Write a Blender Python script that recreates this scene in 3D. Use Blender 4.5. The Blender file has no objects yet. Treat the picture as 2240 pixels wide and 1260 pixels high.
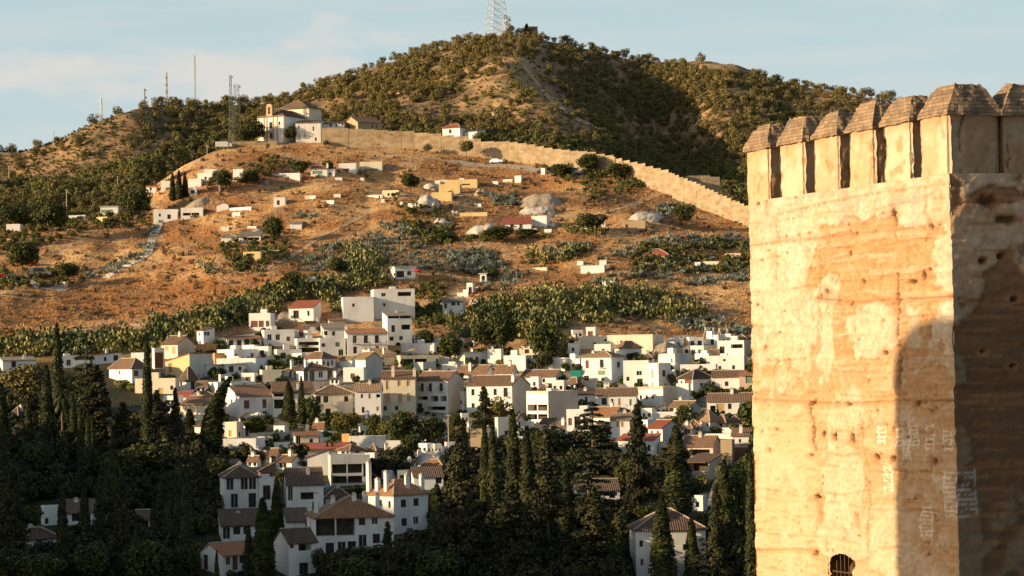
import bpy, math, random
import numpy as np
from mathutils import Vector, Matrix, Euler
R = math.radians
scene = bpy.context.scene
col = scene.collection

# ------------------------------------------------------------------ camera
FP = 6020.0                     # focal length in photo pixels (photo 2240 x 1260)
PITCH = math.atan(163 / FP); ROLL = R(1.0)
CZ = 90.0
CAM = np.array([0.0, 0.0, CZ])
F_ = np.array([0, math.cos(PITCH), math.sin(PITCH)])
R0 = np.array([1.0, 0, 0]); U0 = np.array([0, -math.sin(PITCH), math.cos(PITCH)])
Rv = R0 * math.cos(ROLL) - U0 * math.sin(ROLL)
Uv = R0 * math.sin(ROLL) + U0 * math.cos(ROLL)
cam_d = bpy.data.cameras.new('camera'); cam = bpy.data.objects.new('camera', cam_d); col.objects.link(cam)
m = Matrix(((Rv[0], Uv[0], -F_[0]), (Rv[1], Uv[1], -F_[1]), (Rv[2], Uv[2], -F_[2]))).to_4x4()
m.translation = Vector(CAM); cam.matrix_world = m
cam_d.sensor_width = 36; cam_d.lens = 36 * FP / 2240; cam_d.clip_start = 1; cam_d.clip_end = 8000
cam_d.dof.use_dof = True; cam_d.dof.focus_distance = 62; cam_d.dof.aperture_fstop = 11
scene.camera = cam

# ------------------------------------------------------------------ sky and sun
SUN_EL, SAZ = R(14.0), (-0.957, -0.29)       # direction towards the sun in plan
n_ = math.hypot(*SAZ); SX, SY = SAZ[0] / n_, SAZ[1] / n_
sun_dir = Vector((SX * math.cos(SUN_EL), SY * math.cos(SUN_EL), math.sin(SUN_EL)))
sd = bpy.data.lights.new('sun', 'SUN'); sd.energy = 5.0; sd.angle = R(0.53); sd.color = (1.0, 0.75, 0.46)
so = bpy.data.objects.new('sun', sd); col.objects.link(so)
so.rotation_euler = sun_dir.to_track_quat('Z', 'Y').to_euler()
w = bpy.data.worlds.new('World'); scene.world = w; w.use_nodes = True
nt = w.node_tree; nt.nodes.clear()
def N(nt, t, **k):
    n = nt.nodes.new(t)
    for a, b in k.items(): setattr(n, a, b)
    return n
out = N(nt, 'ShaderNodeOutputWorld'); bg = N(nt, 'ShaderNodeBackground'); sky = N(nt, 'ShaderNodeTexSky')
sky.sky_type = 'NISHITA'; sky.sun_disc = False; sky.sun_elevation = SUN_EL
sky.sun_rotation = math.atan2(SX, SY)
sky.air_density = 1.0; sky.dust_density = 1.0; sky.ozone_density = 1.0
SKY_STR = 0.09
bg.inputs[1].default_value = SKY_STR
geo = N(nt, 'ShaderNodeTexCoord')
sep = N(nt, 'ShaderNodeSeparateXYZ'); nt.links.new(geo.outputs['Generated'], sep.inputs[0])
mp = N(nt, 'ShaderNodeMapping'); mp.inputs['Scale'].default_value = (26, 26, 60); mp.inputs['Location'].default_value = (3.1, 0, 0.6)
nt.links.new(geo.outputs['Generated'], mp.inputs[0])
no = N(nt, 'ShaderNodeTexNoise'); no.inputs['Scale'].default_value = 1.0; no.inputs['Detail'].default_value = 7; no.inputs['Roughness'].default_value = 0.52
nt.links.new(mp.outputs[0], no.inputs[0])
mp2 = N(nt, 'ShaderNodeMapping'); mp2.inputs['Scale'].default_value = (9, 9, 90); mp2.inputs['Location'].default_value = (7.3, 0, 0)
nt.links.new(geo.outputs['Generated'], mp2.inputs[0])
no2 = N(nt, 'ShaderNodeTexNoise'); no2.inputs['Scale'].default_value = 1.0; no2.inputs['Detail'].default_value = 5
nt.links.new(mp2.outputs[0], no2.inputs[0])
def M(nt, op, a, b=None, c=None, clamp=False):
    n = N(nt, 'ShaderNodeMath', operation=op); n.use_clamp = clamp
    for i, v in enumerate((a, b, c)):
        if v is None: continue
        if isinstance(v, (int, float)): n.inputs[i].default_value = v
        else: nt.links.new(v, n.inputs[i])
    return n.outputs[0]
# cumulus bank low in the sky to the north-west, thin streaks elsewhere
def bump_(nt, x, c, wd):
    d = M(nt, 'DIVIDE', M(nt, 'SUBTRACT', x, c), wd); return M(nt, 'POWER', 2.718, M(nt, 'MULTIPLY', M(nt, 'MULTIPLY', d, d), -1))
band = M(nt, 'MULTIPLY', bump_(nt, sep.outputs[2], 0.104, 0.013), bump_(nt, sep.outputs[0], -0.115, 0.10))
cl = M(nt, 'ADD', M(nt, 'MULTIPLY', band, 0.30), M(nt, 'SUBTRACT', no.outputs[0], 0.60))
c1 = M(nt, 'MULTIPLY', cl, 5.0, clamp=True)
st = M(nt, 'MULTIPLY', M(nt, 'SUBTRACT', no2.outputs[0], 0.42), 2.6, clamp=True)
c2 = M(nt, 'MULTIPLY', st, 0.5)
cf = M(nt, 'MAXIMUM', M(nt, 'MULTIPLY', c1, 0.85), c2)
mx = N(nt, 'ShaderNodeMix', data_type='RGBA')
nt.links.new(cf, mx.inputs['Factor'])
mx.inputs['B'].default_value = (5.5, 5.25, 4.9, 1)
# thin bright veil of high cloud over the northern horizon
vf = M(nt, 'MULTIPLY', M(nt, 'MULTIPLY', bump_(nt, sep.outputs[2], 0.0, 0.40), M(nt, 'MULTIPLY', sep.outputs[1], 1.4, clamp=True), clamp=True), 0.92)
mv = N(nt, 'ShaderNodeMix', data_type='RGBA'); nt.links.new(vf, mv.inputs['Factor']); nt.links.new(sky.outputs[0], mv.inputs['A']); mv.inputs['B'].default_value = (3.9, 5.0, 5.3, 1)
nt.links.new(mv.outputs['Result'], mx.inputs['A'])
nt.links.new(mx.outputs['Result'], bg.inputs[0]); nt.links.new(bg.outputs[0], out.inputs[0])
scene.view_settings.view_transform = 'Standard'; scene.view_settings.look = 'None'
scene.view_settings.exposure = 0.60; scene.view_settings.gamma = 1.0
scene.render.engine = 'CYCLES'; scene.cycles.max_bounces = 5; scene.cycles.diffuse_bounces = 3

# ------------------------------------------------------------------ pixels <-> world
def ray(px, py):
    px = np.asarray(px, float); py = np.asarray(py, float)
    d = F_ + np.multiply.outer((px - 1120) / FP, Rv) + np.multiply.outer((630 - py) / FP, Uv)
    return d
def uv(px, py):
    d = ray(px, py); return d[..., 0] / d[..., 1], d[..., 2] / d[..., 1]
def at(px, py, Y):
    d = ray(px, py); return CAM + d * (np.asarray(Y) / d[..., 1])[..., None] if d.ndim > 1 else CAM + d * (Y / d[1])
def project(P):
    q = np.asarray(P) - CAM; x = q @ Rv; y = q @ Uv; z = q @ F_
    return 1120 + FP * x / z, 630 - FP * y / z

# ------------------------------------------------------------------ noise
_rs = np.random.RandomState(7)
_tab = _rs.rand(256, 256)
def vnoise(x, y):
    xi = np.floor(x).astype(int); yi = np.floor(y).astype(int); fx = x - xi; fy = y - yi
    fx = fx * fx * (3 - 2 * fx); fy = fy * fy * (3 - 2 * fy)
    a = _tab[xi & 255, yi & 255]; b = _tab[(xi + 1) & 255, yi & 255]; c = _tab[xi & 255, (yi + 1) & 255]; d = _tab[(xi + 1) & 255, (yi + 1) & 255]
    return (a * (1 - fx) + b * fx) * (1 - fy) + (c * (1 - fx) + d * fx) * fy
def fbm(x, y, oct=4, gain=0.5, lac=2.03, off=0.0):
    x = np.asarray(x, float) + off; y = np.asarray(y, float) + off * 1.7
    s = 0; a = 1; t = 0
    for i in range(oct):
        s = s + a * vnoise(x + 17.3 * i, y + 9.1 * i); t += a; a *= gain; x = x * lac; y = y * lac
    return s / t
def sstep(e0, e1, x):
    t = np.clip((x - e0) / (e1 - e0), 0, 1); return t * t * (3 - 2 * t)

# ------------------------------------------------------------------ materials
MATS = {}
def bsdf(name):
    mt = bpy.data.materials.new(name); mt.use_nodes = True
    nt = mt.node_tree; b = nt.nodes['Principled BSDF']; b.inputs['Specular IOR Level'].default_value = 0.2
    b.inputs['Roughness'].default_value = 0.85
    MATS[name] = mt; return mt, nt, b
def noisy(name, c1, c2, scale=1.0, rough=0.85, bump=0.0, detail=5, island=0.0, lo=0.35, hi=0.65, objrand=0.0, stretch=None, coord='Object', bscale=None):
    if name in MATS: return MATS[name]
    mt, nt, b = bsdf(name)
    b.inputs['Roughness'].default_value = rough
    tc = N(nt, 'ShaderNodeTexCoord'); src = tc.outputs[coord]
    if coord == 'World':
        pass
    if stretch:
        mp = N(nt, 'ShaderNodeMapping'); mp.inputs['Scale'].default_value = stretch; nt.links.new(src, mp.inputs[0]); src = mp.outputs[0]
    no = N(nt, 'ShaderNodeTexNoise'); no.inputs['Scale'].default_value = scale; no.inputs['Detail'].default_value = detail; no.inputs['Roughness'].default_value = 0.6
    nt.links.new(src, no.inputs[0])
    f = M(nt, 'DIVIDE', M(nt, 'SUBTRACT', no.outputs[0], lo), hi - lo, clamp=True)
    mx = N(nt, 'ShaderNodeMix', data_type='RGBA'); nt.links.new(f, mx.inputs['Factor'])
    mx.inputs['A'].default_value = (*c1, 1); mx.inputs['B'].default_value = (*c2, 1)
    res = mx.outputs['Result']
    if island or objrand:
        hs = N(nt, 'ShaderNodeHueSaturation')
        if island:
            g = N(nt, 'ShaderNodeNewGeometry'); v = M(nt, 'MULTIPLY_ADD', g.outputs['Random Per Island'], island, 1 - island / 2)
        else: v = None
        if objrand:
            oi = N(nt, 'ShaderNodeObjectInfo'); v2 = M(nt, 'MULTIPLY_ADD', oi.outputs['Random'], objrand, 1 - objrand / 2)
            v = v2 if v is None else M(nt, 'MULTIPLY', v, v2)
        nt.links.new(v, hs.inputs['Value']); nt.links.new(res, hs.inputs['Color']); res = hs.outputs[0]
    nt.links.new(res, b.inputs['Base Color'])
    if bump:
        bp = N(nt, 'ShaderNodeBump'); bp.inputs['Strength'].default_value = 1.0; bp.inputs['Distance'].default_value = bump
        n2 = N(nt, 'ShaderNodeTexNoise'); n2.inputs['Scale'].default_value = bscale or scale * 3; n2.inputs['Detail'].default_value = 4; nt.links.new(src, n2.inputs[0])
        nt.links.new(n2.outputs[0], bp.inputs['Height']); nt.links.new(bp.outputs[0], b.inputs['Normal'])
    return mt
def vcol_mat(name, rough=0.9, fine=0.5, fscale=3.0, bump=0.05, bscale=4.0, spec=0.1):
    mt, nt, b = bsdf(name); b.inputs['Roughness'].default_value = rough; b.inputs['Specular IOR Level'].default_value = spec
    at_ = N(nt, 'ShaderNodeAttribute'); at_.attribute_name = 'Col'
    tc = N(nt, 'ShaderNodeTexCoord')
    no = N(nt, 'ShaderNodeTexNoise'); no.inputs['Scale'].default_value = fscale; no.inputs['Detail'].default_value = 6; no.inputs['Roughness'].default_value = 0.7
    nt.links.new(tc.outputs['Object'], no.inputs[0])
    hs = N(nt, 'ShaderNodeHueSaturation'); nt.links.new(at_.outputs['Color'], hs.inputs['Color'])
    v = M(nt, 'MULTIPLY_ADD', M(nt, 'SUBTRACT', no.outputs[0], 0.5), fine * 2, 1.0); nt.links.new(v, hs.inputs['Value'])
    nt.links.new(hs.outputs[0], b.inputs['Base Color'])
    bp = N(nt, 'ShaderNodeBump'); bp.inputs['Distance'].default_value = bump
    n2 = N(nt, 'ShaderNodeTexNoise'); n2.inputs['Scale'].default_value = bscale; n2.inputs['Detail'].default_value = 5; nt.links.new(tc.outputs['Object'], n2.inputs[0])
    nt.links.new(n2.outputs[0], bp.inputs['Height']); nt.links.new(bp.outputs[0], b.inputs['Normal'])
    return mt

# ------------------------------------------------------------------ object helpers
def link(o, parent=None):
    col.objects.link(o)
    if parent is not None: o.parent = parent
    return o
def tag(o, label=None, cat=None, group=None, kind=None):
    if label: o['label'] = label
    if cat: o['category'] = cat
    if group: o['group'] = group
    if kind: o['kind'] = kind
    return o
def empty(name, loc, rz=0.0):
    o = bpy.data.objects.new(name, None); link(o); o.location = loc; o.rotation_euler = (0, 0, rz); o.empty_display_size = 0.5
    return o
def mesh_obj(name, verts, faces, mat, parent=None, smooth=False, mi=None, uvs=None):
    me = bpy.data.meshes.new(name)
    me.from_pydata([tuple(v) for v in verts], [], [tuple(f) for f in faces])
    for mm in (mat if isinstance(mat, list) else [mat]): me.materials.append(mm)
    if mi is not None: me.polygons.foreach_set('material_index', mi)
    if uvs is not None:
        ul = me.uv_layers.new(name='UVMap'); ul.data.foreach_set('uv', np.array(uvs, dtype=np.float32).ravel())
    if smooth: me.polygons.foreach_set('use_smooth', [True] * len(me.polygons))
    me.update()
    return link(bpy.data.objects.new(name, me), parent)
def np_mesh(name, V, Fq, mat, parent=None, smooth=False, colr=None, objlink=True):
    """V (n,3), Fq (m,k) arrays"""
    me = bpy.data.meshes.new(name)
    V = np.ascontiguousarray(V, dtype=np.float32); Fq = np.ascontiguousarray(Fq, dtype=np.int32)
    k = Fq.shape[1]
    me.vertices.add(len(V)); me.vertices.foreach_set('co', V.ravel())
    me.loops.add(Fq.size); me.loops.foreach_set('vertex_index', Fq.ravel())
    me.polygons.add(len(Fq)); me.polygons.foreach_set('loop_start', np.arange(0, Fq.size, k, dtype=np.int32))
    me.polygons.foreach_set('loop_total', np.full(len(Fq), k, dtype=np.int32))
    if smooth: me.polygons.foreach_set('use_smooth', np.ones(len(Fq), dtype=bool))
    if colr is not None:
        ca = me.color_attributes.new('Col', 'FLOAT_COLOR', 'POINT')
        c4 = np.ones((len(V), 4), dtype=np.float32); c4[:, :3] = colr; ca.data.foreach_set('color', c4.ravel())
    me.materials.append(mat); me.update(calc_edges=True); me.validate()
    if not objlink: return me
    return link(bpy.data.objects.new(name, me), parent)

class MB:
    """collects simple shapes into one mesh"""
    def __init__(s): s.v = []; s.f = []
    def add(s, vs, fs):
        n = len(s.v); s.v += [tuple(map(float, p)) for p in vs]; s.f += [tuple(n + i for i in f) for f in fs]; return s
    def box(s, x0, x1, y0, y1, z0, z1):
        v = [(x0, y0, z0), (x1, y0, z0), (x1, y1, z0), (x0, y1, z0), (x0, y0, z1), (x1, y0, z1), (x1, y1, z1), (x0, y1, z1)]
        return s.add(v, [(0, 3, 2, 1), (4, 5, 6, 7), (0, 1, 5, 4), (1, 2, 6, 5), (2, 3, 7, 6), (3, 0, 4, 7)])
    def bar(s, p, q, r, n=5, r2=None):
        p = Vector(p); q = Vector(q); d = (q - p)
        if d.length < 1e-6: return s
        d.normalize(); a = d.orthogonal().normalized(); b = d.cross(a); r2 = r if r2 is None else r2
        vs = []
        for (c, rr) in ((p, r), (q, r2)):
            for i in range(n):
                t = 2 * math.pi * i / n; vs.append(c + (a * math.cos(t) + b * math.sin(t)) * rr)
        fs = [(i, (i + 1) % n, n + (i + 1) % n, n + i) for i in range(n)] + [tuple(range(n - 1, -1, -1)), tuple(range(n, 2 * n))]
        return s.add(vs, fs)
    def frustum(s, x0, x1, y0, y1, z0, X0, X1, Y0, Y1, z1):
        v = [(x0, y0, z0), (x1, y0, z0), (x1, y1, z0), (x0, y1, z0), (X0, Y0, z1), (X1, Y0, z1), (X1, Y1, z1), (X0, Y1, z1)]
        return s.add(v, [(0, 3, 2, 1), (4, 5, 6, 7), (0, 1, 5, 4), (1, 2, 6, 5), (2, 3, 7, 6), (3, 0, 4, 7)])
    def build(s, name, mat, parent=None, smooth=False): return mesh_obj(name, s.v, s.f, mat, parent, smooth)

# ------------------------------------------------------------------ terrain
def pl(pts):
    """polyline [(px,py,Y)] -> sorted arrays u, z(relative to camera), Y"""
    a = np.array(pts, float); u, v = uv(a[:, 0], a[:, 1]); o = np.argsort(u)
    return u[o], (v * a[:, 2])[o], a[o, 2]
PXC = np.concatenate([np.linspace(-4600, -40, 130)[:-1], np.arange(-40, 2280, 3.6), np.linspace(2280, 3400, 30)[1:]])
UC = (PXC - 1120) / FP
NC = len(UC)
def row_abs(z, Y):
    return np.full(NC, float(z)), np.full(NC, float(Y))
def row_pl(pts, sm=0):
    u, z, Y = pl(pts); zz = np.interp(UC, u, z); yy = np.interp(UC, u, Y)
    return zz, yy
def gsm(a, s):
    if s <= 0: return a
    n = int(3 * s); k = np.exp(-0.5 * (np.arange(-n, n + 1) / s) ** 2); k /= k.sum()
    return np.convolve(np.pad(a, n, mode='edge'), k, mode='valid')
crest = row_pl([(-600, 520, 740), (0, 497, 765), (150, 478, 775), (250, 452, 790), (330, 412, 805), (400, 362, 818), (470, 330, 826), (560, 312, 832), (720, 312, 832), (900, 318, 830), (1060, 338, 824),
                (1200, 352, 815), (1300, 362, 806), (1400, 394, 790), (1480, 428, 776), (1640, 492, 750), (1900, 560, 700), (2400, 640, 660)])
crest = (gsm(crest[0], 4), gsm(crest[1], 4))
vil = row_pl([(-600, 782, 575), (0, 778, 575), (450, 770, 572), (1120, 780, 575), (1640, 775, 575), (2400, 780, 575)])
rows = [row_abs(-14, 15), row_abs(-19, 60), row_abs(-45, 130), row_abs(-66, 220), row_abs(-50, 290),
        row_pl([(-600, 1290, 335), (1120, 1290, 335), (2400, 1290, 335)]),
        row_pl([(-600, 1190, 372), (400, 1190, 372), (1120, 1180, 372), (2400, 1160, 372)]),
        row_pl([(-600, 1080, 420), (400, 1080, 420), (1120, 1080, 415), (2400, 1060, 415)]),
        row_pl([(-600, 985, 462), (1120, 990, 455), (2400, 980, 455)]),
        row_pl([(-600, 900, 508), (1120, 915, 498), (2400, 905, 498)]),
        row_pl([(-600, 835, 545), (1120, 850, 538), (2400, 845, 538)]), vil]
NV = len(rows) - 1
for t, ty in ((0.16, 0.13), (0.34, 0.31), (0.52, 0.5), (0.7, 0.69), (0.86, 0.86)):
    # steeper gully steps are added by noise below
    vz = vil[0] / vil[1]; cz = crest[0] / crest[1]
    v_ = vz + (cz - vz) * t; y_ = vil[1] + (crest[1] - vil[1]) * ty
    rows.append((v_ * y_, y_))
rows.append(crest); NCR = len(rows) - 1
rows.append((crest[0] - 2.0, crest[1] + 14)); rows.append((crest[0] - 13, crest[1] + 45)); NVAL = len(rows) - 1
bx = np.array([-600, 0, 200, 300, 380, 470, 560, 650, 900, 1050, 1130, 1200, 1300, 1400, 1480, 1560, 1640, 1900, 2400], float)
bY = np.array([
    [860, 870, 876, 880, 884, 905, 925, 915, 900, 890, 890, 890, 890, 885, 880, 870, 860, 840, 820],
    [885, 893, 898, 900, 925, 990, 990, 955, 940, 925, 920, 915, 915, 960, 1030, 955, 925, 890, 870],
    [915, 925, 922, 925, 965, 1035, 1025, 1000, 990, 965, 955, 960, 1010, 1095, 1080, 985, 965, 940, 920],
    [950, 960, 950, 960, 1010, 1050, 1050, 1050, 1060, 1030, 1010, 1070, 1120, 1140, 1110, 1055, 1035, 1010, 980],
    [990, 985, 985, 1000, 1040, 1070, 1080, 1110, 1150, 1170, 1180, 1180, 1185, 1190, 1180, 1160, 1150, 1100, 1040]], float)
skyl = [(-600, 345), (0, 320), (60, 318), (120, 298), (200, 262), (300, 229), (350, 226), (420, 228), (480, 224), (560, 222), (640, 205), (700, 182), (800, 147), (870, 118), (950, 92), (1030, 75), (1080, 69),
        (1150, 66), (1200, 82), (1300, 100), (1400, 124), (1480, 124), (1540, 122), (1600, 131), (1680, 156), (1720, 172), (1850, 190), (1980, 212), (2100, 250), (2400, 330)]
sx = np.array([p[0] for p in skyl], float); sy_ = np.array([p[1] for p in skyl], float)
us, vs_ = uv(sx, sy_)
VS = gsm(np.interp(UC, us, vs_), 3)
cu = crest[0] / crest[1]
ub = (bx - 1120) / FP + 0.0009
for r_, t in enumerate((0, .25, .5, .75, 1)):
    y_ = gsm(np.interp(UC, ub, bY[r_]), 9)
    v0 = cu - 0.004; v_ = v0 + (VS - v0) * t
    if r_ == 0: y_ = np.maximum(y_, crest[1] + 60)
    rows.append((v_ * y_, y_))
NSK = len(rows) - 1
rows.append((rows[-1][0] - 12, rows[-1][1] + 60)); rows.append((rows[-1][0] - 60, rows[-1][1] + 250)); rows.append((rows[-1][0] - 60, rows[-1][1] + 1200))
sub = [6, 8, 8, 8, 8, 16, 20, 22, 24, 22, 22] + [34, 36, 34, 34, 32, 28] + [8, 10, 12] + [44, 44, 44, 44] + [10, 8, 4]
Z = []; YY = []; KI = []
for k in range(len(rows) - 1):
    for j in range(sub[k]):
        t = j / sub[k]
        Z.append(rows[k][0] * (1 - t) + rows[k + 1][0] * t); YY.append(rows[k][1] * (1 - t) + rows[k + 1][1] * t); KI.append(k + t)
Z.append(rows[-1][0]); YY.append(rows[-1][1]); KI.append(len(rows) - 1)
Z = np.array(Z); YY = np.array(YY); KI = np.array(KI)
def smooth_rows(A, s):
    n = int(3 * s); k = np.exp(-0.5 * (np.arange(-n, n + 1) / s) ** 2); k /= k.sum()
    P = np.pad(A, ((n, n), (0, 0)), mode='edge'); o = np.zeros_like(A)
    for i, w_ in enumerate(k): o += w_ * P[i:i + len(A)]
    return o
Zs = smooth_rows(Z, 5.0); near_cr = np.exp(-((KI - NCR) / 0.35) ** 2)[:, None]
Z = Zs * (1 - near_cr) + Z * near_cr
XX = YY * UC[None, :]
K2 = KI[:, None] * np.ones((1, NC))
front = sstep(NV - 0.2, NV + 1.2, K2) * (1 - sstep(NCR - 1.2, NCR - 0.1, K2))
back = sstep(NVAL + 0.8, NVAL + 1.6, K2)
near = (K2 < NV)
Z += front * ((fbm(XX / 42, YY / 42, 3) - 0.5) * 9.0 + (fbm(XX / 13 + 5, YY / 17, 3) - 0.5) * 2.6)
Z += back * (1 - 0.75 * np.exp(-((K2 - NSK) / 0.6) ** 2)) * ((fbm(XX / 60 + 3, YY / 60, 3) - 0.5) * 16 + (fbm(XX / 17, YY / 17, 3) - 0.5) * 4)
Z += (fbm(XX / 5, YY / 5, 3) - 0.5) * (0.5 * front + 1.0 * back + 0.25)
Z += (fbm(XX / 1.7, YY / 1.7, 2) - 0.5) * (0.28 * front + 0.25 * back)
# ridge added out of view to the west, shaped to shade the valley gardens
rdg = np.interp(YY, [150, 200, 270, 288, 313, 353, 412, 440, 470, 520], [-60, 10, 38, 37, 32, 31, 25, 18, -6, -30]) + 9 * (fbm(XX / 16, YY / 16, 4) - 0.5)
rk = sstep(112, 222, -XX) * sstep(140, 200, YY) * (1 - sstep(470, 520, YY)); Z = np.where(rdg > Z, Z * (1 - rk) + rdg * rk, Z)
V_ = Z / YY
CMF = np.maximum.accumulate(np.where((KI >= 4)[:, None] & (KI <= NCR + 0.3)[:, None], V_, -9), axis=0)
CMB = np.maximum.accumulate(np.where((KI >= NVAL)[:, None] & (KI <= NSK + 0.2)[:, None], V_, -9), axis=0)
def zground(x, Y):
    u = x / Y; c = np.interp(u, UC, np.arange(NC)); c0 = min(int(c), NC - 2); t = c - c0
    return CZ + (1 - t) * np.interp(Y, YY[:, c0], Z[:, c0]) + t * np.interp(Y, YY[:, c0 + 1], Z[:, c0 + 1])
def hit(px, py, layer='f'):
    """world point where the sight line through a photo pixel meets the ground"""
    u, v = uv(px, py); u = float(u); v = float(v)
    c = int(round(np.interp(u, UC, np.arange(NC)))); A = (CMF if layer == 'f' else CMB)[:, c]
    k = int(np.searchsorted(A, v))
    if k >= len(A): 
        k = int(np.argmax(A))
        return np.array([u * YY[k, c], YY[k, c], CZ + Z[k, c]])
    if k == 0: return np.array([u * YY[0, c], YY[0, c], CZ + Z[0, c]])
    v1 = A[k]; v0 = V_[k - 1, c] if A[k - 1] > -5 else v1
    t = 1.0 if v1 - v0 < 1e-9 else min(1, max(0, (v - v0) / (v1 - v0)))
    Y = YY[k - 1, c] * (1 - t) + YY[k, c] * t if A[k - 1] > -5 else YY[k, c]
    return np.array([u * Y, Y, zground(u * Y, Y)])
# colours of the land
def mixc(a, b, t): return a * (1 - t[..., None]) + np.array(b) * t[..., None]
Cc = np.zeros((len(KI), NC, 3)) + np.array((0.54, 0.315, 0.135))
n1 = fbm(XX / 9, YY / 14, 4, off=3); n2 = fbm(XX / 28, YY / 28, 4, off=11); n3 = fbm(XX / 3.5, YY / 5, 3, off=23)
Cc = mixc(Cc, (0.36, 0.165, 0.062), sstep(0.46, 0.62, n1))
Cc = mixc(Cc, (0.62, 0.42, 0.20), sstep(0.52, 0.70, n2) * 0.8)
Cc = mixc(Cc, (0.33, 0.25, 0.17), sstep(0.56, 0.70, n3) * 0.7)
Cc = mixc(Cc, (0.24, 0.13, 0.06), sstep(0.52, 0.64, fbm(XX / 16, YY / 30, 5, off=41)) * 0.8); Cc = mixc(Cc, (0.36, 0.165, 0.055), sstep(0.50, 0.62, fbm(XX / 6, YY / 4, 4, off=51)) * 0.55)
Cb = np.zeros_like(Cc) + np.array((0.335, 0.205, 0.105))
Cb = mixc(Cb, (0.23, 0.14, 0.075), sstep(0.45, 0.6, n1)); Cb = mixc(Cb, (0.42, 0.27, 0.13), sstep(0.55, 0.7, n2)); Cb = mixc(Cb, (0.13, 0.11, 0.05), sstep(0.52, 0.68, n3) * 0.7)
PX_, PY_ = project(np.stack([XX, YY, Z + CZ], -1).reshape(-1, 3)); PX_ = PX_.reshape(XX.shape); PY_ = PY_.reshape(XX.shape)
def pb(cx, cy, rx, ry): return 1 - sstep(0.6, 1.25, np.hypot((PX_ - cx) / rx, (PY_ - cy) / ry) + (n1 - .5) * 1.6)
for b_ in ((330, 655, 230, 42), (60, 690, 120, 24), (480, 640, 90, 20), (700, 430, 90, 12), (560, 350, 70, 16), (1180, 520, 120, 14), (880, 470, 60, 14)): Cc = mixc(Cc, (0.30, 0.13, 0.045), pb(*b_) * 0.75)
for b_ in ((235, 565, 90, 22), (620, 415, 120, 14), (470, 480, 70, 18), (1480, 640, 160, 26), (1250, 470, 100, 14), (560, 590, 70, 14), (900, 335, 120, 12), (100, 720, 160, 8)): Cc = mixc(Cc, (0.60, 0.38, 0.165), pb(*b_) * 0.7)
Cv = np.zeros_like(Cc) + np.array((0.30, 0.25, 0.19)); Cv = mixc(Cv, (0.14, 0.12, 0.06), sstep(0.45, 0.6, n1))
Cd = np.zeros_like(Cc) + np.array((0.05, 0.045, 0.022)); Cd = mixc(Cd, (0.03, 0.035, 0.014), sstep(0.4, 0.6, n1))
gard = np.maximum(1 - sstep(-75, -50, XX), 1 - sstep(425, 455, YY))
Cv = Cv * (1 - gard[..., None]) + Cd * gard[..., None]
fv = 1 - sstep(NV - 0.6, NV + 0.15, K2); fb = sstep(NCR + 0.1, NCR + 0.6, K2)
Cc = Cc * (1 - fv[..., None]) + Cv * fv[..., None]; Cc = Cc * (1 - fb[..., None]) + Cb * fb[..., None]
idx = np.arange(len(KI) * NC).reshape(len(KI), NC)
Fq = np.stack([idx[:-1, :-1], idx[:-1, 1:], idx[1:, 1:], idx[1:, :-1]], -1).reshape(-1, 4)
gm = vcol_mat('land', fine=0.35, fscale=0.9, bump=0.35, bscale=1.3)
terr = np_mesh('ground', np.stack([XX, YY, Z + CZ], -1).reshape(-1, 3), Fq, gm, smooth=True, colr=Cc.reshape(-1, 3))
tag(terr, 'dry orange grass hillside, pine covered hill and valley floor', 'terrain', kind='structure')

# ------------------------------------------------------------------ the fortress tower close by
YC = 57.0
Ccor = at(2083, 700, YC); Ccor[2] = 0
# far end of the sunlit face: same plane, seen at px 1638
uC = Ccor[0] / YC; ang_n = (-0.94, -0.342)                  # outward normal of the sunlit face
nL = np.array([-0.94, -0.342]) / math.hypot(0.94, 0.342); tL = np.array([nL[1], -nL[0]])   # tL runs along the face, away from the corner
if tL[1] < 0: tL = -tL
nR = -tL; tR = -nL                                          # the shaded face: normal towards the viewer, runs right
def face_sz(px, py, tdir, ndir):
    """sight line meets the vertical plane through the corner: distance along the face, height"""
    d = ray(px, py); n3x, n3y = ndir
    t = (ndir[0] * Ccor[0] + ndir[1] * Ccor[1]) / (d[..., 0] * n3x + d[..., 1] * n3y)
    P = d * t[..., None] if np.ndim(t) else d * t
    s = (P[..., 0] - Ccor[0]) * tdir[0] + (P[..., 1] - Ccor[1]) * tdir[1]
    return s, P[..., 2] + CZ
SL = float(face_sz(1642, 630, tL, nL)[0])                   # length of the sunlit face
ZGAP = []                                                    # merlon layout measured on the face
edges = [(1631, 1681), (1703, 1757.5), (1778, 1834), (1856, 1912), (1931, 1993), (2012, 2083)]
ye = [(333, 323), (315, 307), (303, 294), (290, 279), (274, 262), (260, 250)]
yg = [435, 423.6, 412.5, 401, 389]
ztop = float(np.mean([face_sz((e[0] + e[1]) / 2, (y[0] + y[1]) / 2, tL, nL)[1] for e, y in zip(edges, ye)]))
zgap = float(np.mean([face_sz((edges[i][1] + edges[i + 1][0]) / 2, yg[i], tL, nL)[1] for i in range(5)]))
print('tower', Ccor, SL, ztop, zgap)
TB = 62.0                                                    # foot of the tower
tw = empty('fortress_tower', (float(Ccor[0]), float(Ccor[1]), 0))
tag(tw, 'tall square rammed earth tower with a row of capped merlons, sunlit ochre side', 'tower')
twm = vcol_mat('rammed_earth', rough=0.95, fine=0.22, fscale=9.0, bump=0.012, bscale=22.0, spec=0.05)

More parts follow.
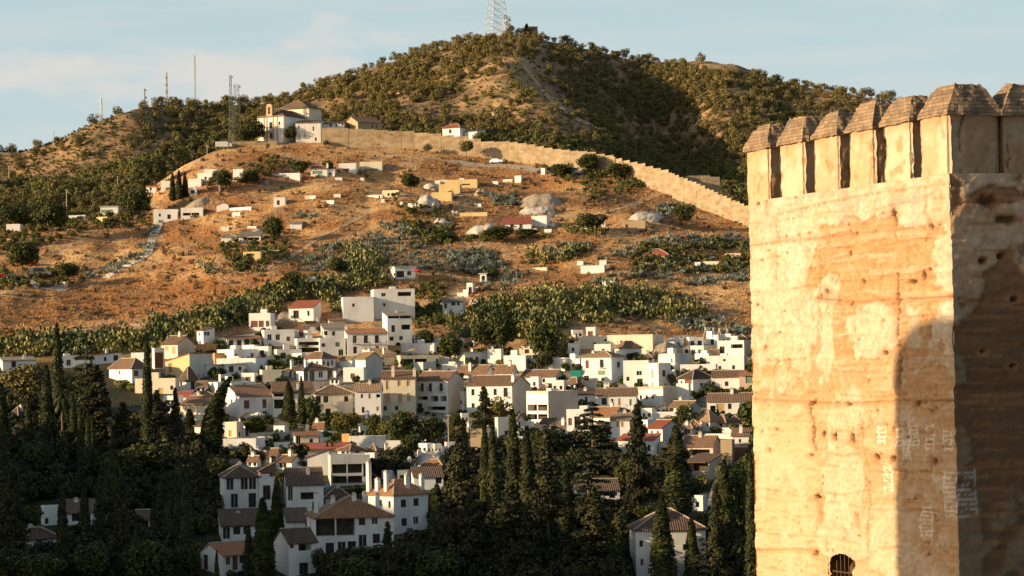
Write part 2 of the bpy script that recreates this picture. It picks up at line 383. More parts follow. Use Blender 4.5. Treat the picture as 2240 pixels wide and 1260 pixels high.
def seg_dist(px, py, pts):
    best = np.full(px.shape, 1e9)
    for (x0, y0), (x1, y1) in zip(pts[:-1], pts[1:]):
        dx, dy = x1 - x0, y1 - y0; L2 = dx * dx + dy * dy + 1e-9
        t = np.clip(((px - x0) * dx + (py - y0) * dy) / L2, 0, 1)
        best = np.minimum(best, np.hypot(px - x0 - t * dx, py - y0 - t * dy))
    return best
def blob(px, py, cx, cy, rx, ry, nz, soft=0.25, amp=0.55):
    d = np.hypot((px - cx) / rx, (py - cy) / ry) + (nz - 0.5) * amp * 2
    return 1 - sstep(1 - soft, 1 + soft, d)

def tower_face(name, tdir, ndir, S0, S1, step, lit):
    ns = int((S1 - S0) / step); nz = int((ztop_face - TB0) / step)
    s = np.linspace(S0, S1, ns + 1); z = np.linspace(TB0, ztop_face, nz + 1)
    SS, ZZ = np.meshgrid(s, z)
    X = Ccor[0] + tdir[0] * SS; Y = Ccor[1] + tdir[1] * SS
    px, py = project(np.stack([X, Y, ZZ], -1).reshape(-1, 3)); px = px.reshape(X.shape); py = py.reshape(X.shape)
    o = 0 if lit else 40
    nA = fbm(SS * 1.1 + o, ZZ * 1.3, 5, 0.55, off=2); nB = fbm(SS * 3.2 + o, ZZ * 3.5, 5, 0.55, off=9); nC = fbm(SS * 9 + o, ZZ * 12, 4, 0.6, off=31)
    nH = fbm(SS * 0.7 + o, ZZ * 9.0, 4, 0.6, off=5)          # horizontal lift lines
    nW = fbm(SS * 1.8 + o, ZZ * 1.8, 3, off=14)
    # plaster (1) against bare earth (0)
    P = np.clip(0.52 + (nA - 0.5) * 1.5 + (nB - 0.5) * 0.9, -1, 2)
    if lit:
        P += 1.1 * blob(px, py, 1850, 430, 330, 70, nB) + 1.0 * blob(px, py, 1700, 545, 95, 90, nA) + 0.9 * blob(px, py, 2066, 520, 34, 150, nB)
        P -= 1.1 * blob(px, py, 1900, 575, 130, 95, nA, amp=0.9) + 0.5 * blob(px, py, 1985, 560, 60, 90, nB)
        P += 0.35 * blob(px, py, 1715, 700, 80, 90, nA)
        P += 1.2 * blob(px, py, 1816, 627, 24, 36, nB) + 1.0 * blob(px, py, 1905, 715, 55, 60, nA) + 0.9 * blob(px, py, 1812, 735, 17, 80, nB)
        P -= 0.8 * blob(px, py, 1850, 720, 26, 55, nA) + 0.5 * blob(px, py, 1850, 870, 150, 30, nB) + 0.9 * blob(px, py, 2010, 640, 90, 30, nB)
        P += 1.1 * blob(px, py, 1848, 1045, 50, 55, nA) + 1.1 * blob(px, py, 1838, 1120, 26, 45, nB) + 1.0 * blob(px, py, 1935, 1140, 42, 40, nA) + 1.0 * blob(px, py, 1955, 1230, 45, 25, nB)
        P += 0.7 * blob(px, py, 1855, 1180, 60, 40, nA) + 0.8 * blob(px, py, 1850, 900, 40, 60, nB)
        P -= 0.6 * blob(px, py, 1790, 1000, 24, 150, nA) + 0.7 * blob(px, py, 1930, 1010, 50, 120, nA) + 0.8 * blob(px, py, 2040, 950, 60, 110, nA)
    else:
        P += 1.2 * blob(px, py, 2140, 330, 60, 75, nA, amp=0.2) + 1.0 * blob(px, py, 2130, 560, 45, 110, nA) + 0.9 * blob(px, py, 2115, 1180, 28, 110, nB) + 0.8 * blob(px, py, 2190, 470, 60, 60, nB)
        P -= 1.3 * blob(px, py, 2180, 430, 60, 22, nB) + 1.2 * blob(px, py, 2200, 640, 60, 60, nA) + 1.0 * blob(px, py, 2180, 850, 90, 200, nA)
    ed = (0.03 if lit else 0.06)
    pm = sstep(0.38, 0.38 + 0.30, P) * (0.55 + 0.45 * sstep(0.40, 0.46, P))
    lift = np.abs(((ZZ - 0.04 * np.sin(SS * 1.3)) / 0.82 + 0.3) % 1.0 - 0.5) * 2        # 1 at each lift joint
    joint = sstep(0.90, 0.985, lift) * sstep(0.40, 0.62, nW)
    cream = np.array((0.57, 0.455, 0.31)); peach = np.array((0.54, 0.375, 0.225)); earth = np.array((0.50, 0.295, 0.14)); rust = np.array((0.37, 0.185, 0.08)); grey = np.array((0.30, 0.27, 0.22))
    C = np.zeros(X.shape + (3,)) + earth
    C = mixc(C, rust, sstep(0.50, 0.72, nB) * 0.6); C = mixc(C, peach, sstep(0.48, 0.62, nH) * 0.7)
    pc = np.zeros_like(C) + cream; pc = mixc(pc, peach, sstep(0.46, 0.70, nW) * 0.75); pc = mixc(pc, (0.64, 0.54, 0.40), sstep(0.55, 0.7, nA) * 0.6); pc = mixc(pc, grey, sstep(0.60, 0.74, nB) * 0.25)
    C = C * (1 - pm[..., None]) + pc * pm[..., None]
    C = mixc(C, peach, sstep(0.55, 0.75, nH) * 0.45); C = C * (0.90 + 0.6 * (nC - .5) + 0.35 * (nB - .5))[..., None] * np.array((.98, .97, 1.0))
    C = mixc(C, peach, 0.35 * sstep(700, 1000, py))
    if lit:
        C = mixc(C, peach, 0.6 * sstep(860, 920, py) * (1 - sstep(1770, 1800, px)))
        C = mixc(C, grey, 0.55 * sstep(0.54, 0.68, nB) * np.exp(-((py - 440) / 38) ** 2))
        for gx in (1683, 1850, 1852, 2003): C = mixc(C, grey, 0.35 * np.exp(-((px - gx) / 13) ** 2) * sstep(380, 430, py) * (1 - sstep(450, 560, py)))
    else:
        C = C * np.array((0.50, 0.47, 0.46)) * (2.0 - 1.25 * sstep(520, 800, py))[..., None]; C = mixc(C, (0.13, 0.075, 0.045), (1 - pm) * 0.6)  # shade of this face painted into its colour, lighter towards the top
    C = mixc(C, rust, joint * 0.40)
    D = pm * ed + (nC - 0.5) * 0.06 + (nB - .5) * 0.05 + (nH - 0.5) * 0.09 * (1 - pm * 0.6) - joint * 0.035 + (nA - 0.5) * 0.05
    def crack(pts, wd=2.0, dep=0.09, wob=5):
        nonlocal D, C
        wx = (nC - 0.5) * wob * 2 + (nB - .5) * wob
        d = seg_dist(px + wx, py + wx * 0.4, pts); k = 1 - sstep(wd * 0.5, wd * 1.3, d); k2 = 1 - sstep(wd, wd * 6, d)
        D -= k * dep; C = mixc(C, rust, k2 * 0.35); C = mixc(C, (0.20, 0.10, 0.05), k * (0.75 if dep > 0.08 else 0.35))
    def hole(cx, cy, rx, ry, dep=0.22):
        nonlocal D, C
        k = blob(px, py, cx, cy, rx, ry, nC, 0.3, 0.5); k2 = blob(px, py, cx, cy, rx * 2.6, ry * 2.2, nB, 0.6, 0.7)
        D -= k * dep; C = mixc(C, rust, k2 * 0.55); C = mixc(C, (0.09, 0.04, 0.02), k * 0.85)
    def ladder(cx, cy, hw, hh, nr, hz=False):
        nonlocal C
        x = px - cx + (nB - 0.5) * 2.5; y = py - cy + (nC - 0.5) * 2.5
        ins = (np.abs(x) < hw + 1.2) & (np.abs(y) < hh + 1)
        side = np.abs(np.abs(x) - hw + 1.2) < 1.2
        rung = np.abs(((y / hh + 1) / 2 * nr + 0.06 * np.sin(x * 0.5)) % 1 - 0.5) < 0.19
        k = (ins & (side | rung)) * sstep(0.30, 0.42, nC)
        C = mixc(C, (0.70, 0.62, 0.52) if lit else (0.40, 0.37, 0.34), k * 0.8)  # duller mark colour on the shaded face, shade painted in
    if lit:
        crack([(1966, 600), (1962, 650), (1968, 700), (1963, 735), (1970, 790), (1968, 850)], 3.0, 0.12)
        crack([(1772, 888), (1777, 925), (1779, 965), (1787, 985)], 3.0, 0.12)
        crack([(1887, 905), (1890, 985), (1897, 1050), (1905, 1110), (1900, 1200)], 1.2, 0.05)
        crack([(1793, 560), (1796, 640), (1793, 720), (1790, 770)], 1.3, 0.05); crack([(1955, 1000), (1953, 1060), (1957, 1110)], 1.0, 0.04)
        crack([(1790, 1090), (1795, 1140), (1788, 1170)], 1.6, 0.05); crack([(1700, 480), (1703, 540), (1699, 610)], 0.8, 0.02)
        crack([(1642, 538), (1720, 528), (1790, 522), (1900, 508), (2000, 500)], 1.4, 0.04); crack([(1650, 875), (1750, 880), (1860, 884), (1960, 878), (2083, 877)], 2.0, 0.05)
        crack([(1790, 655), (1880, 662), (1980, 655), (2083, 652)], 2.2, 0.06); crack([(1655, 1205), (1740, 1202), (1790, 1208)], 1.5, 0.05)
        crack([(1810, 990), (1850, 998), (1900, 985)], 1.0, 0.03); crack([(1812, 1078), (1850, 1083), (1895, 1072)], 1.0, 0.03)
        crack([(1675, 437), (1680, 462), (1684, 470)], 1.2, 0.05); crack([(1860, 1170), (1850, 1155)], 1.3, 0.05); crack([(2025, 430), (2031, 470), (2036, 500)], 1.4, 0.05)
        crack([(1700, 470), (1860, 432), (2083, 400)], 0.9, 0.03); crack([(1800, 575), (1850, 560), (1905, 550)], 1.0, 0.03)
        for h_ in ((1958, 474, 5, 17), (1811, 638, 4, 5), (2020, 603, 4, 9), (1996, 617, 7, 4), (1776, 882, 5, 4), (1776, 996, 5, 3), (1918, 1000, 5, 6), (1953, 1004, 5, 6), (2046, 1011, 5, 6), (1790, 1086, 6, 5),
                   (1939, 772, 6, 4), (1861, 553, 3, 5), (1783, 1210, 4, 4), (1888, 617, 4, 4), (1802, 950, 3, 6), (1831, 955, 5, 8), (1867, 957, 4, 10), (2007, 884, 5, 4), (1857, 884, 4, 3), (1953, 940, 2, 6),
                   (1688, 984, 3, 3), (2038, 496, 4, 6), (1863, 666, 4, 3), (1800, 650, 3, 5), (2035, 590, 3, 4), (1873, 512, 2, 4)): hole(*h_)
        rh_ = random.Random(4)
        for _ in range(75): hole(rh_.uniform(1650, 2075), rh_.uniform(430, 1250), rh_.uniform(0.8, 2.4), rh_.uniform(1.0, 3.0), 0.05)
        for _ in range(26):
            cx_, cy_ = rh_.uniform(1790, 2070), rh_.uniform(480, 1200); crack([(cx_, cy_), (cx_ + rh_.uniform(-6, 6), cy_ + rh_.uniform(8, 18)), (cx_ + rh_.uniform(-10, 10), cy_ + rh_.uniform(20, 34))], 1.0, 0.05)
        for l_ in ((1928, 951, 8, 19, 4), (1965, 956, 7, 22, 5), (1986, 984, 8, 22, 6), (2001, 953, 8, 25, 6), (2034, 957, 9, 29, 6), (2071, 963, 9, 24, 5), (1943, 1048, 9, 28, 8), (2028, 1141, 12, 34, 8)): ladder(*l_)
        ladder(2079, 1082, 12, 52, 10)
    else:
        ladder(2112, 1082, 22, 54, 11)
        crack([(2090, 445), (2240, 440)], 2.2, 0.07); crack([(2095, 655), (2240, 668)], 2.5, 0.08); crack([(2100, 875), (2240, 880)], 2.0, 0.05); crack([(2100, 1020), (2240, 1010)], 2.0, 0.05)
        for h_ in ((2148, 570, 9, 6), (2220, 655, 8, 6), (2190, 560, 8, 5), (2150, 770, 6, 4), (2215, 800, 6, 4), (2160, 300, 4, 5), (2155, 440, 22, 14, 0.05), (2200, 480, 26, 8, 0.1)): hole(*h_)
        for yy in range(460, 1240, 29): crack([(2100 + (yy * 7) % 40, yy), (2160 + (yy * 13) % 80, yy + 2)], 0.7, 0.012)
    # eroded vertical arris and the chunk missing beside it
    er = np.exp(-(SS - (0 if True else 0)) / 0.05) * 0
    if lit:
        fr = np.exp(-SS / 0.10) * (0.03 + 0.10 * fbm(ZZ * 1.6, SS * 0 + 3.3, 4)); D -= fr * (0.4 + nC)
        D -= 0.10 * np.exp(-((py - 655) / 9) ** 2) * np.exp(-SS / 0.2) + 0.12 * np.exp(-((py - 268) / 16) ** 2) * np.exp(-SS / 0.15)
        fe = np.exp(-(S1 - SS) / 0.07); D -= fe * 0.05 * nC
    Xo = X + ndir[0] * D; Yo = Y + ndir[1] * D
    keep = np.ones((nz, ns), bool)
    if lit:
        cpx = (px[:-1, :-1] + px[1:, 1:]) / 2; cpy = (py[:-1, :-1] + py[1:, 1:]) / 2
        g = (np.abs(cpx - 1840) < 25.5 - 0) & ((cpy > 1232) | (np.hypot((cpx - 1840) / 25.5, (cpy - 1232) / 21.0) < 1)) & (cpy < 1330)
        keep &= ~g
    idx = np.arange((ns + 1) * (nz + 1)).reshape(nz + 1, ns + 1)
    Q = np.stack([idx[:-1, :-1], idx[:-1, 1:], idx[1:, 1:], idx[1:, :-1]], -1)
    if lit: Q = Q[..., ::-1]
    Q = Q[keep]
    V = np.stack([Xo - Ccor[0], Yo - Ccor[1], ZZ], -1).reshape(-1, 3)
    return V, Q.reshape(-1, 4), np.clip(C, 0, 1).reshape(-1, 3)
ztop_face = zgap; TB0 = 83.0
VL, QL, CL = tower_face('wall', tL, nL, 0.0, SL, 0.028, True)
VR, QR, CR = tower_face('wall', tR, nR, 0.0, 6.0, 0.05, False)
# plain lower walls, far walls and the roof walk close the tower
def tp(s, r, z): return (float(tL[0] * s + tR[0] * r), float(tL[1] * s + tR[1] * r), float(z))
W2 = 9.0; e_ = 0.02
cv = [tp(0, 0, TB), tp(SL, 0, TB), tp(SL, W2, TB), tp(0, W2, TB), tp(0, 0, TB0), tp(SL, 0, TB0), tp(SL, W2, TB0), tp(0, W2, TB0), tp(SL, 0, zgap), tp(SL, W2, zgap), tp(0, W2, zgap), tp(0, 6, zgap), tp(0, 6, TB0),
      tp(.3, .3, zgap - .3), tp(SL - .3, .3, zgap - .3), tp(SL - .3, W2, zgap - .3), tp(.3, W2, zgap - .3)]
cq = [(0, 1, 5, 4), (1, 2, 6, 5), (0, 3, 7, 4), (5, 6, 9, 8), (3, 2, 6, 7), (7, 6, 9, 10), (12, 7, 10, 11), (13, 14, 15, 16)]
nv = len(VL); nr = len(VR)
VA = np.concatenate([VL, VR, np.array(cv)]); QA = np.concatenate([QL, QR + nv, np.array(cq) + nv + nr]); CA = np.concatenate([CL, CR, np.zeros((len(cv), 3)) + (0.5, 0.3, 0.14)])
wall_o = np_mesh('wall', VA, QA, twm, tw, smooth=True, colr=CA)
# merlons with stone caps
capm0 = noisy('merlon_cap_stone', (0.40, 0.31, 0.20), (0.17, 0.125, 0.085), scale=2.6, bump=0.05, detail=8, lo=0.38, hi=0.62, bscale=9, coord='Object')
capm, nt_c, b_c = bsdf('merlon_cap_bricks')
tc_ = N(nt_c, 'ShaderNodeTexCoord'); sc_ = N(nt_c, 'ShaderNodeSeparateXYZ'); nt_c.links.new(tc_.outputs['Object'], sc_.inputs[0])
row_ = M(nt_c, 'DIVIDE', sc_.outputs[2], 0.083); alo = M(nt_c, 'ADD', M(nt_c, 'DIVIDE', M(nt_c, 'SUBTRACT', sc_.outputs[0], sc_.outputs[1]), 0.27), M(nt_c, 'MULTIPLY', M(nt_c, 'FLOOR', row_), 0.37))
cb_ = N(nt_c, 'ShaderNodeCombineXYZ'); nt_c.links.new(M(nt_c, 'FLOOR', row_), cb_.inputs[0]); nt_c.links.new(M(nt_c, 'FLOOR', alo), cb_.inputs[1])
wn_ = N(nt_c, 'ShaderNodeTexWhiteNoise', noise_dimensions='2D'); nt_c.links.new(cb_.outputs[0], wn_.inputs[0])
n_c = N(nt_c, 'ShaderNodeTexNoise'); n_c.inputs['Scale'].default_value = 3.0; n_c.inputs['Detail'].default_value = 9; n_c.inputs['Roughness'].default_value = .7; nt_c.links.new(tc_.outputs['Object'], n_c.inputs[0])
joint_ = M(nt_c, 'MAXIMUM', M(nt_c, 'LESS_THAN', M(nt_c, 'FRACT', row_), 0.20), M(nt_c, 'LESS_THAN', M(nt_c, 'FRACT', alo), 0.07))
fc_ = M(nt_c, 'ADD', M(nt_c, 'MULTIPLY', wn_.outputs[0], 0.45), M(nt_c, 'MULTIPLY', M(nt_c, 'SUBTRACT', n_c.outputs[0], 0.32), 1.6), clamp=True)
mc_ = N(nt_c, 'ShaderNodeMix', data_type='RGBA'); nt_c.links.new(fc_, mc_.inputs['Factor']); mc_.inputs['A'].default_value = (0.12, 0.085, 0.06, 1); mc_.inputs['B'].default_value = (0.40, 0.27, 0.155, 1)
hs_ = N(nt_c, 'ShaderNodeHueSaturation'); nt_c.links.new(mc_.outputs['Result'], hs_.inputs['Color']); nt_c.links.new(M(nt_c, 'SUBTRACT', 1.0, M(nt_c, 'MULTIPLY', joint_, 0.28)), hs_.inputs['Value']); nt_c.links.new(hs_.outputs[0], b_c.inputs['Base Color'])
bp_c = N(nt_c, 'ShaderNodeBump'); bp_c.inputs['Distance'].default_value = 0.04; nt_c.links.new(M(nt_c, 'SUBTRACT', M(nt_c, 'MULTIPLY_ADD', n_c.outputs[0], 1.2, M(nt_c, 'MULTIPLY', wn_.outputs[0], .6)), joint_), bp_c.inputs['Height']); nt_c.links.new(bp_c.outputs[0], b_c.inputs['Normal'])
def merlon(s0, s1, r0, r1, top, cap_h, seed, shade=False, cap_over=0.07, ridge_in=None):
    """battlement block; s runs along the sunlit face, r along the shaded face"""
    st = 0.04; vs = []; qs = []; cs = []; 
    def sheet(fn, n1, n2, nd, o, shade=shade):
        A, B = np.meshgrid(np.linspace(0, 1, n1 + 1), np.linspace(0, 1, n2 + 1)); s, r, z = fn(A, B)
        k = s * 1.0 + r * 1.3 + seed * 2.7
        nA = fbm(k * 1.3 + seed, z * 1.5, 5, 0.55); nB = fbm(k * 3 + seed * 3, z * 3.5, 4); nC = fbm(k * 9, z * 9 + seed, 4)
        D = (nA - 0.5) * 0.10 + (nC - .5) * 0.035
        rim = np.minimum(np.minimum(A, 1 - A) * n1 * st, 0.2); D = D - 0.05 * np.exp(-rim / 0.05) * (0.3 + 1.5 * nB)
        cr = np.abs(A - 0.35 - (nA - 0.5) * 0.25 - 0.3 * math.sin(seed)) * n1 * st; kk = (1 - sstep(0.006, 0.03, cr)) * sstep(0.45, .55, nB); D -= kk * 0.05
        s = s + nd[0] * D; r = r + nd[1] * D
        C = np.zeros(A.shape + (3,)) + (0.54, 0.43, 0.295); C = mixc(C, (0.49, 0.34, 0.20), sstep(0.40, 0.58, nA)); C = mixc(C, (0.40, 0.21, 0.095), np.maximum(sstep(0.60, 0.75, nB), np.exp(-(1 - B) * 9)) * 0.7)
        C = mixc(C, (0.2, 0.1, 0.05), kk * 0.7)
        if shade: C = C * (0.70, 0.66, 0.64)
        i0 = len(vs) and sum(len(v) for v in vs) or 0
        X = tL[0] * s + tR[0] * r; Y = tL[1] * s + tR[1] * r
        vs.append(np.stack([X, Y, z], -1).reshape(-1, 3)); cs.append(C.reshape(-1, 3))
        ix = np.arange((n1 + 1) * (n2 + 1)).reshape(n2 + 1, n1 + 1) + i0
        q = np.stack([ix[:-1, :-1], ix[:-1, 1:], ix[1:, 1:], ix[1:, :-1]], -1).reshape(-1, 4)
        qs.append(q if o else q[:, ::-1])
    zb = zgap - 0.02; n1 = max(4, int((s1 - s0) / st)); n2 = int((top - zb) / st); nr_ = max(4, int((r1 - r0) / st))
    Zf = lambda B: zb + B * (top - zb)
    sheet(lambda A, B: (s0 + A * (s1 - s0), 0 * A + r0, Zf(B)), n1, n2, (0, -1), False)
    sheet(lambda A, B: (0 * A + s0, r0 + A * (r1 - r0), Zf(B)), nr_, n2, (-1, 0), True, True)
    sheet(lambda A, B: (0 * A + s1, r0 + A * (r1 - r0), Zf(B)), nr_, n2, (1, 0), False)
    sheet(lambda A, B: (s0 + A * (s1 - s0), 0 * A + r1, Zf(B)), n1, n2, (0, 1), True)
    mo = np_mesh('merlon', np.concatenate(vs), np.concatenate(qs), twm, tw, smooth=True, colr=np.concatenate(cs))
    # cap: a thin eaves course and a steep pyramid cut flat on top, in rough courses
    rs = random.Random(seed); o = cap_over
    S0, S1, R0_, R1_ = s0 - o, s1 + o, r0 - o, r1 + o
    cm = MB(); z0 = top - 0.015
    sm, rm = (S0 + S1) / 2, (R0_ + R1_) / 2
    fs, fr = ridge_in if ridge_in else (0.52, 0.40)
    ncrs = 8; vs2 = []
    # subdivided frustum with jitter so that the courses read
    def ring(t, n=10):
        a = 1 - (1 - fs) * t; b = 1 - (1 - fr) * t; pts = []
        hs, hr = (S1 - S0) / 2 * a, (R1_ - R0_) / 2 * b
        for i in range(n): pts.append((sm - hs + 2 * hs * i / n, rm - hr))
        for i in range(n): pts.append((sm + hs, rm - hr + 2 * hr * i / n))
        for i in range(n): pts.append((sm + hs - 2 * hs * i / n, rm + hr))
        for i in range(n): pts.append((sm - hs, rm + hr - 2 * hr * i / n))
        return pts
    V2 = []; F2 = []
    zl = [z0, z0 + 0.07] ; rr = [ring(0), ring(0.0)]
    for j in range(1, ncrs + 1):
        zl += [z0 + 0.07 + cap_h * (j - 0.12) / ncrs, z0 + 0.07 + cap_h * j / ncrs]; rr += [ring((j - 0.18) / ncrs), ring(min(1, (j + 0.02) / ncrs))]
    n4 = len(rr[0])
    for zz, rg in zip(zl, rr):
        for i, (s, r) in enumerate(rg):
            # rough, chipped courses
            j1 = (vnoise(np.array(i * 0.9 + seed * 3), np.array(zz * 4.0)) - 0.5) * 0.13; j2 = rs.uniform(-0.03, 0.02)
            s2 = s + (s - sm) * (j1 + j2); r2 = r + (r - rm) * (j1 + j2)
            V2.append(tp(s2, r2, zz + rs.uniform(-0.02, 0.015) - (0.10 * float(vnoise(np.array(i * .7 + seed * 9.), np.array(1.5))) if zz > z0 + cap_h * .95 else 0)))
    for j in range(len(rr) - 1):
        for i in range(n4): F2.append((j * n4 + i, j * n4 + (i + 1) % n4, (j + 1) * n4 + (i + 1) % n4, (j + 1) * n4 + i))
    F2.append(tuple(range(n4 - 1, -1, -1))); F2.append(tuple((len(rr) - 1) * n4 + i for i in range(n4)))
    mesh_obj('stone_cap', V2, F2, capm, mo)
for i, (e, y) in enumerate(zip(edges, ye)):
    sa = float(face_sz(e[1], 340, tL, nL)[0]); sb = float(face_sz(e[0], 340, tL, nL)[0])
    sa = max(sa, 0.0)
    thick = 0.75
    r1 = float(face_sz(2186, 300, tR, nR)[0]) if i == 5 else thick
    merlon(sa, sb, 0.0, r1, ztop, (0.56, 0.60, 0.54, 0.62, 0.57, 0.64)[i], i + 1, cap_over=0.055, ridge_in=((.50, .55, .46, .58, .52, .56)[i], .42))
r0 = float(face_sz(2196, 300, tR, nR)[0])
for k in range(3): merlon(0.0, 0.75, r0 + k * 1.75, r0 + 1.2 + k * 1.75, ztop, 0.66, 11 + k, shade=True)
# barred arched window low in the sunlit face
sA, _ = face_sz(1866, 1240, tL, nL); sB, zB = face_sz(1814, 1240, tL, nL)
wz0 = 83.6; wz1 = float(face_sz(1840, 1210, tL, nL)[1]); sm_ = float(sA + sB) / 2; hw = float(sB - sA) / 2 + 0.06
dk = noisy('window_recess', (0.16, 0.085, 0.04), (0.09, 0.05, 0.025), 3); iron = noisy('old_iron', (0.055, 0.04, 0.03), (0.10, 0.06, 0.035), 8)
rb = MB(); rb.add([tp(sm_ - hw, 0.0, wz0), tp(sm_ + hw, 0.0, wz0), tp(sm_ + hw, 0.5, wz0), tp(sm_ - hw, 0.5, wz0), tp(sm_ - hw, 0.0, wz1 + .1), tp(sm_ + hw, 0.0, wz1 + .1), tp(sm_ + hw, 0.5, wz1 + .1), tp(sm_ - hw, 0.5, wz1 + .1)],
                  [(3, 2, 6, 7), (0, 3, 7, 4), (1, 5, 6, 2), (4, 7, 6, 5), (0, 1, 2, 3)])
win = rb.build('window', dk, tw)
gb = MB()
for i in range(7):
    s = sm_ - hw + 0.06 + (2 * hw - 0.12) * i / 6; hgt = wz1 - 0.02 - 0.42 * abs((i - 3) / 3) ** 2.2
    gb.bar(tp(s, 0.10, wz0), tp(s, 0.10, hgt), 0.016)
for zz in (84.6, 85.15): gb.bar(tp(sm_ - hw, 0.09, zz), tp(sm_ + hw, 0.09, zz), 0.02)
gb.build('iron_grille', iron, win)

# unseen domed blocker added to the west to throw a rounded shadow here
def shadow_source(px, py, face, t):
    s, z = face_sz(px, py, *face); P = np.array([Ccor[0] + face[0][0] * s, Ccor[1] + face[0][1] * s, z])
    return P + np.array(sun_dir) * t
TSH = 34.0
A1 = shadow_source(1962, 1150, (tL, nL), TSH); A2 = shadow_source(2078, 705, (tL, nL), TSH); A3 = shadow_source(1985, 770, (tL, nL), TSH)
print('shadow caster', A1, A2, A3)
perp = np.array([-SY, SX]); 
if perp[1] < 0: perp = -perp            # runs away from the camera
c1_ = float(A1[:2] @ perp); c2_ = float(A2[:2] @ perp)
RT = 2.2
cc = c1_ - RT                             # centre of the blocker across the light
base = A1[:2] - perp * (c1_ - cc)
rt = MB(); n = 28; prof = [(0, 62), (RT, 62.0)]
zt = float(A2[2]); zs = float(A3[2]) - 0.4
prof2 = [(RT, 62), (RT, zs)] + [(RT * math.cos(a), zs + (zt - zs) * math.sin(a)) for a in np.linspace(0.15, math.pi / 2 - 0.05, 8)]
vs = []; fs = []
for r_, z_ in prof2:
    for i in range(n): vs.append((r_ * math.cos(2 * math.pi * i / n), r_ * math.sin(2 * math.pi * i / n), z_))
for j in range(len(prof2) - 1):
    for i in range(n): fs.append((j * n + i, j * n + (i + 1) % n, (j + 1) * n + (i + 1) % n, (j + 1) * n + i))
fs.append(tuple((len(prof2) - 1) * n + i for i in range(n)))
rto = mesh_obj('shadow_blocker', vs, fs, noisy('shadow_blocker_earth', (0.5, 0.3, 0.14), (0.38, 0.2, 0.09), 1.5), None, True)
rto.location = (float(base[0]), float(base[1]), 0)
tag(rto, 'unseen domed shadow blocker added west of the square tower', 'tower')

# ------------------------------------------------------------------ building materials
def wallm(name, c, dirt=0.78):
    return noisy('wall_' + name, tuple(c), tuple(x * dirt * y for x, y in zip(c, (1, .96, .9))), scale=0.55, bump=0.02, detail=8, lo=0.42, hi=0.80, bscale=5, stretch=(1, 1, 0.45))
WALLC = {'w': wallm('white', (0.82, 0.80, 0.74)), 'c': wallm('cream', (0.76, 0.67, 0.50)), 'y': wallm('yellow', (0.74, 0.56, 0.27)), 'b': wallm('beige', (0.60, 0.50, 0.40)),
         'n': wallm('brown', (0.27, 0.15, 0.10)), 'g': wallm('grey', (0.55, 0.54, 0.50)), 'p': wallm('pink', (0.66, 0.47, 0.36)), 'o': wallm('orange', (0.62, 0.33, 0.13)), 's': wallm('stone', (0.46, 0.34, 0.20))}
def roofm(name, c1, c2):
    mt, nt, b = bsdf('tiles_' + name); b.inputs['Roughness'].default_value = 0.9
    uvn = N(nt, 'ShaderNodeUVMap'); uvn.uv_map = 'UVMap'; sp = N(nt, 'ShaderNodeSeparateXYZ'); nt.links.new(uvn.outputs[0], sp.inputs[0])
    u = sp.outputs[0]; wv = M(nt, 'SINE', M(nt, 'MULTIPLY', u, 2 * math.pi / 0.30))
    vv = M(nt, 'FRACT', M(nt, 'MULTIPLY', sp.outputs[1], 1 / 0.36))
    no = N(nt, 'ShaderNodeTexNoise'); no.inputs['Scale'].default_value = 1.1; no.inputs['Detail'].default_value = 9; no.inputs['Roughness'].default_value = 0.75; nt.links.new(uvn.outputs[0], no.inputs[0])
    no2 = N(nt, 'ShaderNodeTexWhiteNoise', noise_dimensions='2D'); cb = N(nt, 'ShaderNodeCombineXYZ')
    nt.links.new(M(nt, 'FLOOR', M(nt, 'MULTIPLY', u, 1 / 0.30)), cb.inputs[0]); nt.links.new(M(nt, 'FLOOR', M(nt, 'MULTIPLY', sp.outputs[1], 1 / 0.36)), cb.inputs[1]); nt.links.new(cb.outputs[0], no2.inputs[0])
    f = M(nt, 'ADD', M(nt, 'MULTIPLY', no2.outputs[0], 0.5), M(nt, 'MULTIPLY', M(nt, 'SUBTRACT', no.outputs[0], 0.3), 1.3), clamp=True)
    mx = N(nt, 'ShaderNodeMix', data_type='RGBA'); nt.links.new(f, mx.inputs['Factor']); mx.inputs['A'].default_value = (*c1, 1); mx.inputs['B'].default_value = (*c2, 1)
    hs = N(nt, 'ShaderNodeHueSaturation'); nt.links.new(mx.outputs['Result'], hs.inputs['Color'])
    oi = N(nt, 'ShaderNodeObjectInfo')
    nt.links.new(M(nt, 'MULTIPLY', M(nt, 'MULTIPLY_ADD', wv, 0.16, 0.9), M(nt, 'MULTIPLY_ADD', oi.outputs['Random'], 0.4, 0.8)), hs.inputs['Value']); nt.links.new(hs.outputs[0], b.inputs['Base Color'])
    bp = N(nt, 'ShaderNodeBump'); bp.inputs['Distance'].default_value = 0.09
    h = M(nt, 'ADD', M(nt, 'MULTIPLY', wv, 0.5), M(nt, 'MULTIPLY', vv, -0.3)); nt.links.new(h, bp.inputs['Height']); nt.links.new(bp.outputs[0], b.inputs['Normal'])
    return mt
ROOFC = {'n': roofm('brown', (0.165, 0.090, 0.055), (0.30, 0.19, 0.12)), 'r': roofm('red', (0.33, 0.085, 0.05), (0.42, 0.14, 0.085)), 't': roofm('tan', (0.26, 0.16, 0.085), (0.42, 0.29, 0.17)),
         'g': roofm('grey', (0.20, 0.175, 0.15), (0.31, 0.27, 0.22)), 'd': roofm('dark', (0.085, 0.055, 0.04), (0.19, 0.125, 0.085)), 'o': roofm('terracotta', (0.30, 0.13, 0.06), (0.46, 0.25, 0.13))}
glass = noisy('window_glass', (0.025, 0.028, 0.03), (0.05, 0.05, 0.05), 2, rough=0.12)
